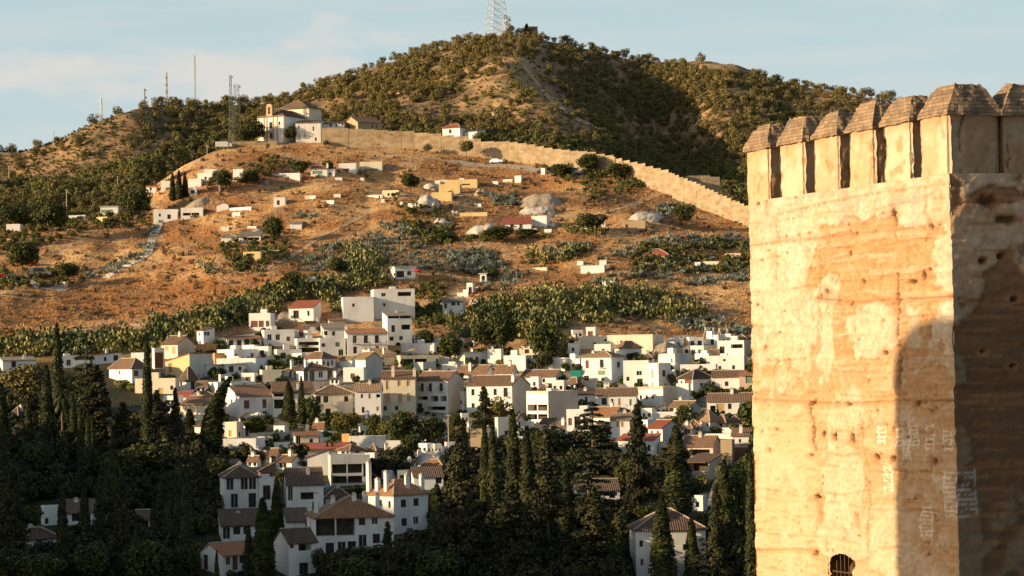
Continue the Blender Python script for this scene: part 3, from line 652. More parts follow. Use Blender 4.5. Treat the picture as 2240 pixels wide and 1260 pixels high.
darkin = noisy('dim_interior', (0.05, 0.038, 0.03), (0.10, 0.08, 0.06), 1.2)
SHUT = {'s': noisy('shutter_tan', (0.62, 0.40, 0.20), (0.50, 0.31, 0.15), 4), 'm': noisy('shutter_maroon', (0.16, 0.06, 0.045), (0.22, 0.10, 0.07), 4),
        'g': noisy('shutter_green', (0.16, 0.26, 0.15), (0.22, 0.33, 0.2), 4), 'k': noisy('shutter_grey', (0.30, 0.28, 0.24), (0.22, 0.2, 0.17), 4)}
framew = noisy('frame_paint', (0.70, 0.66, 0.58), (0.5, 0.46, 0.4), 4); framed = noisy('frame_wood', (0.13, 0.07, 0.04), (0.2, 0.11, 0.06), 4)
mortar = noisy('ridge_mortar', (0.52, 0.43, 0.33), (0.33, 0.25, 0.18), 3); railm = noisy('rail_iron', (0.05, 0.05, 0.05), (0.09, 0.08, 0.07), 5)
terra = noisy('terrace_tiles', (0.42, 0.24, 0.14), (0.5, 0.36, 0.25), 2.2)
FD, FN = (MATS['window_glass'], MATS['dim_interior'])

def wall_face(mb, P0, ux, un, W, H, B, holes):
    """wall sheet with real openings: P0 corner, ux along, un outward; z from -B to H; holes (u0,u1,v0,v1,depth)"""
    us = sorted({0.0, W} | {h[0] for h in holes} | {h[1] for h in holes}); zs = sorted({-B, H} | {h[2] for h in holes} | {h[3] for h in holes})
    def p(u, z, d=0.0): return (P0[0] + ux[0] * u - un[0] * d, P0[1] + ux[1] * u - un[1] * d, z)
    for i in range(len(us) - 1):
        for j in range(len(zs) - 1):
            cu_, cz_ = (us[i] + us[i + 1]) / 2, (zs[j] + zs[j + 1]) / 2
            if any(h[0] < cu_ < h[1] and h[2] < cz_ < h[3] for h in holes): continue
            mb.add([p(us[i], zs[j]), p(us[i + 1], zs[j]), p(us[i + 1], zs[j + 1]), p(us[i], zs[j + 1])], [(0, 1, 2, 3)])
    for (a, b, c, d, dep) in holes:
        mb.add([p(a, c), p(b, c), p(b, c, dep), p(a, c, dep), p(a, d), p(b, d), p(b, d, dep), p(a, d, dep)], [(0, 1, 2, 3), (7, 6, 5, 4), (0, 3, 7, 4), (2, 1, 5, 6)])
        if dep > 0.6: mb.add([p(a, c, dep), p(b, c, dep), p(b, d, dep), p(a, d, dep)], [(0, 1, 2, 3)])

WSZ = {'d': (0.95, 1.25), 'D': (1.1, 2.1), 's': (0.95, 1.35), 'S': (1.1, 2.1), 'm': (1.1, 1.5), 'g': (1.3, 1.2), 'o': (2.6, 2.0), 'b': (1.1, 2.1), 'a': (0.9, 1.7), 'k': (0.95, 1.5), 'O': (4.2, 2.2), 'e': (0.6, 0.8), 'p': (1.0, 2.1)}
HRECT = []
def house(name, label, a, c, b, yt, yb, th, roof='gl', wall='w', rc='n', rh=1.6, L='', Rw='', ch=(), D=None, W=None, wallR=None, cat='house', o=0.26, group=None, layer='f', pos=None, found=3.0, ridge=True, fl=None):
    """near corner at px c; sunlit left wall spans a..c, right wall spans c..b; th = how far the left wall is turned from facing us"""
    P = hit(c, yb, layer) if pos is None else np.array(pos)
    Yd = P[1]; mpp = Yd / FP; az = math.atan2(P[0], P[1]); t = R(th)
    if W is not None and th > 60: t = math.acos(min(.9, (c - a) * mpp / W))
    if D is not None and th < 31 and b > c: t = math.asin(min(.7, max(.02, (b - c) * mpp / D)))
    if W is None: W = max(1.2, (c - a) * mpp / max(0.12, math.cos(t)))
    if D is None: D = max(1.2, (b - c) * mpp / max(0.12, math.sin(t))) if b - c > 2 else 7.0
    H = max(1.0, (yb - yt) * mpp)
    rh = rh * (0.78 if cat == 'house' else 1.0)
    HRECT.append((a, b, yt - (rh / mpp if roof not in ('flat', 'none', 'slab') else 2), yb))
    e = empty(name, (float(P[0]), float(P[1]), float(P[2])), -t - az); tag(e, label, cat, group)
    wm = WALLC[wall]; small = False
    holes = {'L': [], 'R': []}; wins = []
    seed = int(a * 7 + yt * 13) % 9999; rnd = random.Random(seed)
    for side, spec in (('L', L), ('R', Rw)):
        ww = W if side == 'L' else D
        for it in (spec.split() if spec else []):
            kind = it[0]
            if '@' in it:      # kind@px,py[,w,h in px]
                q = [float(x) for x in it[2:].split(',')]
                fx = (c - q[0]) / max(1, (c - a)) if side == 'L' else (q[0] - c) / max(1, (b - c))
                cu_ = (1 - fx) * ww if side == 'L' else fx * ww; cz_ = (yb - q[1]) * mpp
                sz = WSZ[kind]
                w_, h_ = (sz if len(q) < 3 else (q[2] * mpp / max(0.2, (math.cos(t) if side == 'L' else math.sin(t))), q[3] * mpp))
                lst = [(cu_, cz_, w_, h_)]
            else:              # kind + cols x rows
                nc, nr_ = [int(x) for x in it[1:].split('x')]
                w_, h_ = WSZ[kind]; w_ = min(w_, ww / nc * 0.62); fh = H / nr_; h_ = min(h_, fh * 0.66)
                lst = [((i + 0.5 + rnd.uniform(-.06, .06)) * ww / nc, fh * (j + (0.52 if h_ < 1.8 else h_ / 2 / fh + 0.05)), w_, h_) for i in range(nc) for j in range(nr_)]
            for (cu_, cz_, w_, h_) in lst:
                u0, u1, z0, z1 = max(0.15, cu_ - w_ / 2), min(ww - 0.15, cu_ + w_ / 2), cz_ - h_ / 2, min(H - 0.15, cz_ + h_ / 2)
                if u1 - u0 < 0.25 or z1 - z0 < 0.3: continue
                if any(not (u1 + .05 < h[0] or u0 - .05 > h[1] or z1 + .05 < h[2] or z0 - .05 > h[3]) for h in holes[side]): continue
                dep = 1.7 if kind in 'oO' else 0.22
                dep = min(dep, (D if side == 'L' else W) * 0.45)
                holes[side].append((u0, u1, z0, z1, dep)); wins.append((side, kind, u0, u1, z0, z1, dep))
    def fr(side):
        return ((-W, 0.0), (1, 0), (0, -1)) if side == 'L' else ((0.0, 0.0), (0, 1), (1, 0))
    mb = MB(); B = found
    wall_face(mb, *fr('L'), W, H, B, holes['L'])
    mbR = mb if wallR is None else MB()
    wall_face(mbR, *fr('R'), D, H, B, holes['R'])
    mb.add([(0, D, -B), (-W, D, -B), (-W, D, H), (0, D, H)], [(0, 1, 2, 3)]); mb.add([(-W, D, -B), (-W, 0, -B), (-W, 0, H), (-W, D, H)], [(0, 1, 2, 3)])
    rp = []      # roof planes, each a polygon
    hips = []
    sl = None
    if roof == 'gl':
        sl = rh / (D / 2); mbR.add([(0, 0, H), (0, D, H), (0, D / 2, H + rh)], [(0, 1, 2)]); mb.add([(-W, 0, H), (-W, D / 2, H + rh), (-W, D, H)], [(0, 1, 2)])
        ez = H - sl * o
        rp = [[(-W - .15, -o, ez), (.15, -o, ez), (.15, D / 2, H + rh), (-W - .15, D / 2, H + rh)], [(.15, D + o, ez), (-W - .15, D + o, ez), (-W - .15, D / 2, H + rh), (.15, D / 2, H + rh)]]
        hips = [((-W - .15, D / 2, H + rh), (.15, D / 2, H + rh))]
    elif roof == 'gr':
        sl = rh / (W / 2); mb.add([(-W, 0, H), (0, 0, H), (-W / 2, 0, H + rh)], [(0, 1, 2)]); mb.add([(-W, D, H), (-W / 2, D, H + rh), (0, D, H)], [(0, 1, 2)])
        ez = H - sl * o
        rp = [[(o, -.15, ez), (o, D + .15, ez), (-W / 2, D + .15, H + rh), (-W / 2, -.15, H + rh)], [(-W - o, D + .15, ez), (-W - o, -.15, ez), (-W / 2, -.15, H + rh), (-W / 2, D + .15, H + rh)]]
        hips = [((-W / 2, -.15, H + rh), (-W / 2, D + .15, H + rh))]
    elif roof == 'hip':
        k = min(W, D) / 2; sl = rh / k; ez = H - sl * o
        if W >= D: r1, r2 = (-W + k, D / 2, H + rh), (-k, D / 2, H + rh)
        else: r1, r2 = (-W / 2, k, H + rh), (-W / 2, D - k, H + rh)
        c1, c2, c3, c4 = (-W - o, -o, ez), (o, -o, ez), (o, D + o, ez), (-W - o, D + o, ez)
        if W >= D: rp = [[c1, c2, r2, r1], [c2, c3, r2], [c3, c4, r1, r2], [c4, c1, r1]]; hips = [(c1, r1), (c2, r2), (c3, r2), (c4, r1), (r1, r2)]
        else: rp = [[c1, c2, r1], [c2, c3, r2, r1], [c3, c4, r2], [c4, c1, r1, r2]]; hips = [(c1, r1), (c2, r1), (c3, r2), (c4, r2), (r1, r2)]
    elif roof == 'sl':      # single slope, eaves over the left wall
        sl = rh / D; mbR.add([(0, 0, H), (0, D, H), (0, D, H + rh)], [(0, 1, 2)]); mb.add([(-W, 0, H), (-W, D, H + rh), (-W, D, H)], [(0, 1, 2)]); mb.add([(0, D, H), (-W, D, H), (-W, D, H + rh), (0, D, H + rh)], [(0, 1, 2, 3)])
        rp = [[(-W - .15, -o, H - sl * o), (.15, -o, H - sl * o), (.15, D + .1, H + rh), (-W - .15, D + .1, H + rh)]]
    elif roof == 'sr':      # single slope, eaves over the right wall
        sl = rh / W; mb.add([(-W, 0, H), (0, 0, H), (-W, 0, H + rh)], [(0, 1, 2)]); mb.add([(-W, D, H), (-W, D, H + rh), (0, D, H)], [(0, 1, 2)]); mb.add([(-W, D, H), (-W, 0, H), (-W, 0, H + rh), (-W, D, H + rh)], [(0, 1, 2, 3)])
        rp = [[(o, -.15, H - sl * o), (o, D + .15, H - sl * o), (-W - .1, D + .15, H + rh), (-W - .1, -.15, H + rh)]]
    elif roof == 'su':      # left wall rises towards its far end: lean-to seen in profile
        mb.add([(-W, 0, H), (0, 0, H), (0, 0, H + rh)], [(0, 1, 2)]); mbR.add([(0, 0, H), (0, D, H), (0, D, H + rh), (0, 0, H + rh)], [(0, 1, 2, 3)]); mb.add([(-W, D, H), (0, D, H + rh), (0, D, H)], [(0, 1, 2)])
        rp = [[(-W - .2, -.15, H), (0.1, -.15, H + rh), (0.1, D + .15, H + rh), (-W - .2, D + .15, H)]]
    body = mb.build('wall', wm, e)
    if wallR is not None: mbR.build('wall', WALLC[wallR], e)
    if rp:
        vs = []; fs = []; uvs = []
        for pg in rp:
            n = len(pg); P3 = [Vector(p) for p in pg]; nn = (P3[1] - P3[0]).cross(P3[2] - P3[1]).normalized()
            if nn.z < 0: P3.reverse(); nn = -nn
            h = Vector((0, 0, 1)).cross(nn); h = h.normalized() if h.length > 1e-4 else Vector((1, 0, 0)); g = nn.cross(h)
            k0 = len(vs); vs += [p + Vector((0, 0, 0.03)) for p in P3] + [p - Vector((0, 0, 0.13)) for p in P3]
            polys = [list(range(n)), list(range(2 * n - 1, n - 1, -1))] + [[i, n + i, n + (i + 1) % n, (i + 1) % n] for i in range(n)]
            for pp in polys:
                fs.append([k0 + i for i in pp])
                for i in pp: q = vs[k0 + i]; uvs.append((q.dot(h), q.dot(g)))
        ro = mesh_obj('roof', vs, fs, ROOFC[rc], e, uvs=uvs)
        if ridge and hips:
            rb_ = MB()
            for p, q in hips: rb_.bar(Vector(p) + Vector((0, 0, .05)), Vector(q) + Vector((0, 0, .05)), 0.11, 5)
            rb_.build('ridge_tiles', mortar, ro)
    else:
        ro = body
        if roof == 'flat':
            pm_ = MB(); hh = 0.55; tk = 0.22
            pm_.box(-W - .003, .003, -.003, tk, H - .01, H + hh); pm_.box(-W - .003, .003, D - tk, D + .003, H - .01, H + hh); pm_.box(-W - .003, -W + tk, tk, D - tk, H - .01, H + hh); pm_.box(-tk, .003, tk, D - tk, H - .01, H + hh)
            pm_.build('parapet', wm if wallR is None else WALLC[wallR], e)
            mesh_obj('roof', [(-W + tk, tk, H), (-tk, tk, H), (-tk, D - tk, H), (-W + tk, D - tk, H)], [(0, 1, 2, 3)], terra, e)
        elif roof == 'slab':
            MB().box(-W - .3, .3, -.3, D + .3, H, H + .18).build('roof', WALLC['g'], e)
        else:
            mesh_obj('roof', [(-W, 0, H), (0, 0, H), (0, D, H), (-W, D, H)], [(0, 1, 2, 3)], wm, e)
    for side, kind, u0, u1, z0, z1, dep in wins:
        P0, ux, un = fr(side)
        def bx(mb_, a0, a1, d0, d1, q0, q1):
            p = [(P0[0] + ux[0] * uu - un[0] * dd, P0[1] + ux[1] * uu - un[1] * dd) for uu in (a0, a1) for dd in (d0, d1)]
            xs = [q[0] for q in p]; ys = [q[1] for q in p]; mb_.box(min(xs), max(xs), min(ys), max(ys), q0, q1)
        if kind in 'oO':
            m1 = MB(); bx(m1, u0 + .02, u1 - .02, dep - .05, dep - .02, z0 + .02, z1 - .02); back_ = m1.build('loggia_back', darkin, e)
            m2 = MB(); bx(m2, u0, u1, 0.02, 0.10, z0, z0 + min(0.9, (z1 - z0) * .4)) if kind == 'o' else None
            nb = max(1, int((u1 - u0) / 2.2)); 
            for i in range(1, nb): bx(m2, u0 + (u1 - u0) * i / nb - .1, u0 + (u1 - u0) * i / nb + .1, 0.02, 0.22, z0, z1)
            if m2.v: m2.build('parapet', wm, e)
        elif kind in SHUT or kind == 'S':
            m1 = MB(); bx(m1, u0 + .01, u1 - .01, 0.10, 0.15, z0 + .01, z1 - .01); m1.build('shutter', SHUT['s' if kind == 'S' else kind], e)
            if kind == 'S':
                m2 = MB(); bx(m2, u0 - .15, u1 + .15, -.35, 0.0, z0 - .12, z0); m2.build('balcony', wm, e)
        else:
            fm = MB(); f_ = 0.07; mt_ = framed if (seed + int(u0 * 10)) % 3 else framew
            bx(fm, u0, u0 + f_, .12, .18, z0, z1); bx(fm, u1 - f_, u1, .12, .18, z0, z1); bx(fm, u0 + f_, u1 - f_, .12, .18, z0, z0 + f_); bx(fm, u0 + f_, u1 - f_, .12, .18, z1 - f_, z1)
            if u1 - u0 > .7: bx(fm, (u0 + u1) / 2 - .03, (u0 + u1) / 2 + .03, .12, .18, z0 + f_, z1 - f_)
            wo = fm.build('door' if kind == 'p' else 'window', mt_, e)
            m1 = MB(); bx(m1, u0, u1, .18, .205, z0, z1); m1.build('pane', framed if kind == 'p' else glass, wo)
            if kind == 'b':
                m2 = MB(); bx(m2, u0 - .25, u1 + .25, -.45, 0.0, z0 - .12, z0); bc = m2.build('balcony', wm, e)
                m3 = MB(); nb = 7
                for i in range(nb + 1):
                    uu = u0 - .22 + (u1 - u0 + .44) * i / nb; bx(m3, uu - .012, uu + .012, -.43, -.405, z0, z0 + .95)
                bx(m3, u0 - .24, u1 + .24, -.44, -.40, z0 + .93, z0 + .97); m3.build('railing', railm, bc)
    ch = list(ch); seed2 = random.Random(seed * 3 + 1)
    if roof in ('gl', 'gr', 'hip', 'sl', 'sr') and cat == 'house' and not ch and seed2.random() < .5: ch.append((seed2.uniform(.15, .85), seed2.uniform(.3, .7), seed2.uniform(.5, 1.0)))
    if cat == 'house' and seed2.random() < .45:
        ax, ay = -W * seed2.uniform(.2, .8), D * seed2.uniform(.3, .8); am = MB(); zt_ = H + (rh if rp else 0) + seed2.uniform(1.2, 2.4); am.bar((ax, ay, H - .2), (ax, ay, zt_), .025, 4)
        for q_ in range(4): am.bar((ax - .35 + .05 * q_, ay, zt_ - .12 * q_), (ax + .35 - .05 * q_, ay, zt_ - .12 * q_), .012, 3)
        am.build('aerial', railm, e)
    if cat == 'house' and roof == 'flat' and W > 3 and seed2.random() < .7:
        ax, ay = -W * seed2.uniform(.25, .7), D * seed2.uniform(.3, .6); am = MB(); am.box(ax - .7, ax + .7, ay - .6, ay + .6, H, H + seed2.uniform(.9, 1.7)); am.build('roof_hut', wm, e)
    for q in ch:
        fx, fy = q[0], q[1]; hz = q[2] if len(q) > 2 else 1.3
        x, y = -W * fx, D * fy
        zb = H + 0.3 if not rp else H + rh * max(0, 1 - abs(fy - .5) * 2 if roof == 'gl' else (1 - abs(fx - .5) * 2 if roof == 'gr' else 0.45))
        cm_ = MB(); w2 = .27; cm_.box(x - w2, x + w2, y - w2, y + w2, zb - .6, zb + hz); cc_ = cm_.build('chimney', wm, ro)
        MB().frustum(x - .36, x + .36, y - .36, y + .36, zb + hz, x - .12, x + .12, y - .12, y + .12, zb + hz + .3).build('chimney_cap', mortar, cc_)
    return e

H_ = house; h = 'village_house'
# --- left part of the village
H_(h, 'yellow house with a sloping parapet and one tall shutter', 362, 415, 466, 789, 834, 38, 'su', 'y', 'r', 1.9, 'k@373,804,8,20 o@376,826,18,7', wallR='g')
H_(h, 'beige gabled house standing just above the yellow house', 354, 389, 426, 751, 788, 40, 'gl', 'c', 'n', 2.0, 's@366,762,7,10 s@381,766,7,16', wallR='b')
H_(h, 'hipped brown roof house with maroon windows at the village left end', 239, 289, 324, 803, 842, 62, 'hip', 'w', 'n', 2.2, 'e@262,815', 'm@298,817,10,12 m@318,818,8,10 e@303,835')
H_(h, 'low white house with flat brown roof left of the hipped house', 197, 203, 266, 776, 798, 80, 'sl', 'w', 'n', 0.6, '', 'd@253,783 e@230,786')
H_('garden_wall', 'white garden wall above the hipped roof', 287, 320, 322, 771, 792, 30, 'none', 'w', cat='wall', D=0.6)
H_('garage', 'white garage block with a wide maroon door', 333, 338, 360, 767, 808, 75, 'flat', 'w', 'n', 0.5, '', 'm@348,788,18,34')
H_(h, 'small white corner house at the top left with three tiny windows', 431, 445, 470, 722, 762, 60, 'sl', 'w', 'n', 0.8, 'e@437,731 d@438,752', 'e@450,730 e@456,730')
H_(h, 'long low white house with a brown lean-to roof over three doors', 490, 496, 572, 741, 764, 80, 'sr', 'w', 'n', 1.0, '', 'd@506,751 d@523,751 D@540,753 D@557,753 e@566,750', W=7)
H_(h, 'long upper range with dark brown roof under the picture window block', 458, 466, 574, 738, 750, 80, 'sl', 'w', 'n', 1.2, D=9)
H_(h, 'white stepped terrace block beside the long low house', 475, 512, 566, 770, 792, 45, 'flat', 'w', 'n', 0.5, 'e@494,780 D@500,780', 'e@517,778 d@552,779')
H_(h, 'blank white terrace wall block below the stepped terrace', 474, 560, 610, 789, 815, 20, 'flat', 'w', 'n', 0.5)
H_(h, 'white block with three brown picture windows high on the left', 545, 592, 602, 690, 728, 15, 'flat', 'w', 'n', 0.4, 'm@557,708,15,14 m@572,708,11,14 D@586,708,8,13')
H_(h, 'low white house with thin red eaves and square brown window', 431, 452, 490, 799, 824, 50, 'slab', 'w', 'r', 0.5, 'd@443,809', 'd@469,808,10,10', wallR='w')
H_(h, 'pale grey annex with red eaves right of the square brown window', 488, 492, 538, 798, 820, 78, 'slab', 'w', 'r', 0.5, '', 'd@506,808 e@525,807')
H_('roof_pavilion', 'little white pavilion with steep pyramid roof on a terrace', 393, 411, 434, 828, 856, 45, 'hip', 'w', 'd', 2.2, 'e@396,840', 'D@422,840', cat='pavilion')
H_(h, 'long cream house front half hidden by the tall dark cypresses', 296, 384, 392, 833, 862, 18, 'flat', 'c', 'n', 0.4, 'e@376,848 s@352,856')
H_(h, 'low house under a bright red sheet roof', 384, 414, 424, 866, 880, 25, 'sl', 'w', 'r', 1.2)
H_(h, 'flat dark roofed shed right of the red sheet roof', 424, 430, 464, 866, 874, 70, 'hip', 'w', 'd', 0.6)
H_(h, 'white house with arched low windows under red sheet roof', 358, 389, 402, 872, 908, 35, 'flat', 'w', 'n', 0.4, 'e@370,893 d@372,878,22,7')
H_(h, 'cream gable ended house behind the bent cypress', 395, 452, 496, 884, 922, 35, 'gl', 'c', 'n', 1.9, '', 'd@489,903', wallR='w')
H_(h, 'white house with bright gable and two maroon shuttered windows', 478, 524, 600, 866, 915, 66, 'gr', 'w', 'n', 2.4, '', 'm@540,885,12,18 m@579,884,9,19 d@580,908', ch=((.5, .1, .7),))
H_(h, 'long brown roofed house with dark stacked loggias behind two cypresses', 594, 598, 688, 860, 912, 82, 'sr', 'w', 'n', 2.6, '', 'O@610,862,22,11 O@611,884,22,20 o@672,862,16,10 D@640,890 D@668,892', W=8)
H_(h, 'house with hipped brown roof, red balcony and arched window', 686, 690, 772, 860, 922, 80, 'hip', 'w', 'n', 1.8, '', 'd@697,874 d@714,874 O@731,876,34,20 a@758,874,9,12 d@718,902', wallR='c', W=8)
H_(h, 'cream faced block with one pale shutter below the bent cypress', 488, 518, 532, 930, 968, 30, 'flat', 'c', 'o', 0.4, 's@504,948,7,14', 'e@524,950')
H_(h, 'white wing with tiled roof left of the cream faced block', 426, 452, 492, 931, 966, 30, 'sl', 'w', 'n', 1.2, 's@440,950,6,12')
H_('terrace_wall', 'whitewashed terrace wall with a stair below the cream block', 488, 560, 598, 966, 988, 15, 'flat', 'w', cat='wall', found=2)
H_(h, 'low orange roofed house with one window beside the brown garden wall', 640, 646, 697, 952, 977, 78, 'sr', 'c', 'o', 1.1, '', 'd@681,965,8,8 D@651,964', W=6)
H_('garden_wall', 'brownish garden wall left of the orange roofed house', 544, 548, 641, 948, 966, 80, 'none', 'b', cat='wall', W=0.8)
H_('terrace_wall', 'long white terrace wall behind the small orange brick tower', 697, 700, 772, 957, 974, 84, 'none', 'w', cat='wall', W=0.8)
H_('brick_tower', 'small square orange brick tower on the terrace wall', 748, 764, 770, 956, 978, 25, 'flat', 'o', cat='tower')
H_(h, 'long flat building with red tiled strip below the terrace wall', 650, 656, 772, 982, 1002, 80, 'sr', 'b', 'r', 1.0, W=5)
H_(h, 'small white house with two arches beside the balustrade building', 739, 766, 800, 984, 1008, 50, 'hip', 'w', 'n', 1.0, 'a@751,993 a@761,993', 'd@782,992')
H_('balustrade_building', 'grey building with white balustrade and columned balconies', 718, 724, 810, 1004, 1064, 82, 'flat', 'g', 'n', 0.4, '', 'O@760,1026,66,20 O@760,1050,66,16 D@803,1030', cat='building', W=8)
H_(h, 'pale gable wall house left of the balustrade building', 673, 720, 724, 1000, 1040, 12, 'su', 'g', 'd', 1.6)
H_(h, 'small shaded house with ochre ridge and grey gable', 608, 638, 660, 1008, 1030, 42, 'gl', 'w', 'n', 1.1, 'D@618,1018,18,12')
H_(h, 'large brown timber upper storey house with broad grey brown roof', 482, 492, 566, 1043, 1116, 76, 'hip', 'w', 'd', 1.9, '', 'D@513,1096 D@552,1096 D@535,1057 D@553,1057 D@504,1057', W=9)
H_(h, 'white lower wing right of the brown timber storey', 564, 568, 606, 1056, 1116, 80, 'flat', 'w', 'd', .5, '', 'D@584,1078 d@584,1102', W=7)
H_('timber_gallery', 'dark wooden gallery room behind the brown upper storey house', 566, 570, 604, 1029, 1078, 80, 'sl', 'n', 'd', 1.2, '', 'm@586,1043,22,18 d@584,1090,8,16', cat='gallery')
H_(h, 'middle house with awning and open ground floor arches', 622, 628, 708, 1060, 1120, 80, 'gr', 'w', 'd', 2.8, '', 'D@633,1080 d@640,1072 O@676,1086,36,16 d@690,1108 D@640,1104', W=10)
H_(h, 'shaded house with broad dark roof right of the awning', 706, 712, 766, 1086, 1112, 80, 'hip', 'g', 'd', 1.8, '', 'd@735,1095', W=8)
H_(h, 'long grey roofed shaded house behind the lower cypress pair', 478, 485, 584, 1150, 1184, 84, 'sr', 'w', 'd', 2.3, '', 'D@495,1163 d@518,1160 d@540,1160', W=9)
H_(h, 'white gabled wall sliver right of the lower cypress', 622, 628, 676, 1141, 1186, 82, 'sr', 'w', 'd', 1.8, '', 'd@676,1152', W=9)
H_(h, 'big villa with rambling tiled roof, white chimneys and dark veranda', 672, 690, 862, 1132, 1222, 74, 'hip', 'w', 'o', 3.0, 'd@681,1150', 'O@734,1154,88,40 d@793,1144,14,16 d@821,1143,14,16 D@722,1206 D@748,1204 D@770,1204 D@794,1190 d@824,1182',
   ch=((.2, .04, 1.9), (.6, .3, 1.2), (.4, .55, 1.6), (.5, .7, 1.7), (.3, .84, 1.6)), W=10)
H_(h, 'square villa tower with orange hipped roof and five white chimneys', 806, 862, 938, 1081, 1170, 47, 'hip', 'w', 'o', 2.3, 'd@833,1101,7,15 d@853,1104,5,15', 'd@884,1103,12,17 d@912,1102,12,17 d@885,1144,12,17 d@911,1142,12,17',
   ch=((1.0, .03, 3.4), (.75, .1, 1.1), (.4, .1, 2.1), (.2, .55, 1.6), (.1, .9, 1.5)))
H_(h, 'tiled house at the bottom with long rust coloured roof', 432, 488, 612, 1214, 1262, 58, 'gr', 'w', 'o', 1.7, 'D@450,1232 e@474,1226', 'd@500,1228,11,18 m@515,1232,12,34 d@530,1226,11,18 d@580,1230', found=4)
H_(h, 'white gatehouse at the bottom with square loggia and dark door', 600, 632, 694, 1186, 1262, 62, 'gr', 'w', 'd', 2.0, '', 'o@668,1204,28,26 D@665,1246,20,26 e@640,1194', found=4)
H_(h, 'hip roofed house deep in the dark gardens at the lower left', 26, 60, 130, 1178, 1212, 55, 'hip', 'w', 'd', 1.6, '', 'D@86,1196,14,22 d@110,1196', found=4)
H_(h, 'white cube house behind the hip roofed garden house', 90, 96, 132, 1115, 1150, 76, 'flat', 'w', 'n', .4, '', 'd@102,1140,10,14', found=4)
H_(h, 'long low roofed house half hidden among the lower left cypresses', 130, 136, 212, 1122, 1150, 82, 'sr', 'w', 'd', 2.0, '', 'D@165,1132,16,18 d@190,1132', W=8, found=4)
H_(h, 'small gabled house glimpsed between the lower left cypresses', 296, 302, 332, 1136, 1166, 75, 'gr', 'w', 'd', 1.4, '', 'd@317,1150', W=7, found=4)
# --- middle of the village
H_(h, 'white house with a red tiled roof and tall window below the slope', 632, 686, 702, 671, 706, 22, 'sl', 'w', 'r', 2.0, 'D@648,687,12,18 d@675,685,5,11')
H_(h, 'large blank off-white block on the hillside', 747, 751, 818, 655, 704, 84, 'flat', 'w', 'n', .3, '', 'e@774,668', W=8)
H_(h, 'tall off-white block with dark roof terrace beside the blank block', 812, 818, 908, 638, 698, 84, 'flat', 'w', 'n', .3, '', 'd@840,645,10,8 O@886,643,30,11 e@841,667', W=9)
H_(h, 'white house with three balcony windows over three doors', 754, 760, 848, 729, 778, 80, 'sr', 'w', 'o', 1.3, '', 'b@777,743,9,17 b@801,743,9,17 b@825,743,9,17 D@777,766,8,15 D@803,768,9,13 d@826,761,8,7', W=8, ch=((.8, .04, 1.2),))
H_(h, 'tall three storey house with brown roof and red parapet balcony', 837, 848, 902, 690, 754, 76, 'sr', 'w', 'g', 1.2, '', 'O@874,692,52,9 D@861,719,8,15 O@889,716,20,11 d@857,741,9,9 d@878,740,9,9', W=7)
H_(h, 'white house with roof terrace posts and a green shutter', 693, 700, 756, 745, 778, 80, 'flat', 'w', 'n', .3, '', 'm@708,755,9,8 g@739,754,10,10 D@746,776', W=7)
H_(h, 'set back upper room with grey tiled roof and blue door', 702, 708, 762, 718, 744, 80, 'sr', 'w', 'g', 1.5, '', 'D@730,730,7,10 d@712,731', W=7)
H_(h, 'little house with rusty brown roof above the pergolas', 668, 676, 720, 712, 730, 74, 'sr', 'w', 'n', 1.4, W=6)
H_(h, 'dark tiled lean-to squeezed below the blank block', 716, 720, 756, 700, 712, 80, 'sr', 'b', 'n', .9, W=5)
H_(h, 'pale grey house left of the vine pergolas', 572, 578, 645, 727, 758, 80, 'flat', 'w', 'n', .3, '', 'd@608,738 m@631,742,8,10 d@590,738', W=7)
H_('pergola_house', 'white pillared terraces with vines', 645, 650, 703, 746, 776, 78, 'flat', 'w', 'n', .3, '', 'O@676,752,44,8 O@676,766,44,10', cat='house', W=5)
H_('arcaded_house', 'hip roofed upper room with a row of arched windows', 662, 704, 734, 782, 808, 50, 'hip', 'w', 'n', 1.5, 'a@671,794,4,9 a@683,794,5,10 a@694,795,5,10', 'a@709,794,4,10 D@718,797,5,12 a@727,794,4,10')
H_(h, 'wide brown hipped roof house below the arched room', 621, 664, 736, 809, 836, 62, 'hip', 'w', 'd', 1.8, 'D@635,820 D@645,820', 'D@669,822 D@683,823 d@693,820 d@702,820 d@710,820 D@722,822', ch=((.75, .1, 1.2), (.2, .2, 1.3)))
H_(h, 'small white house with flat terrace and brown door left of grey gable', 751, 796, 802, 809, 836, 14, 'flat', 'w', 'n', .5, 'm@772,822,10,11')
H_(h, 'house with tan roof and a big grey gable wall', 778, 800, 838, 784, 832, 42, 'gl', 'w', 't', 1.6, 'O@808,788,16,6', wallR='g')
H_(h, 'long sloping tan roof right of the grey gable', 812, 836, 882, 779, 800, 60, 'sr', 'c', 't', 2.2, W=8)
H_(h, 'long white parapet wall house behind the cafe terrace', 878, 950, 962, 756, 776, 14, 'flat', 'w', 'n', .3)
H_('cafe_terrace', 'shady cafe terrace full of white chairs and awnings', 866, 876, 960, 784, 806, 78, 'flat', 'c', 'n', .3, '', 'O@905,790,60,9', cat='terrace', W=5)
H_(h, 'round ended pale wall below the cafe terrace', 905, 926, 954, 798, 826, 45, 'flat', 'g', 'n', .3)
H_('apartment_house', 'tall cream yellow house with six tan shutters', 835, 909, 913, 826, 910, 24, 'gl', 'c', 'n', 1.6, 's@849,842,7,19 s@875,838,8,12 s@895,838,8,12 S@848,869,12,20 S@876,870,9,20 s@895,869,8,18 e@843,892 e@868,892', ch=((.65, .1, 1.8), (.02, .1, 1.3)), D=8)
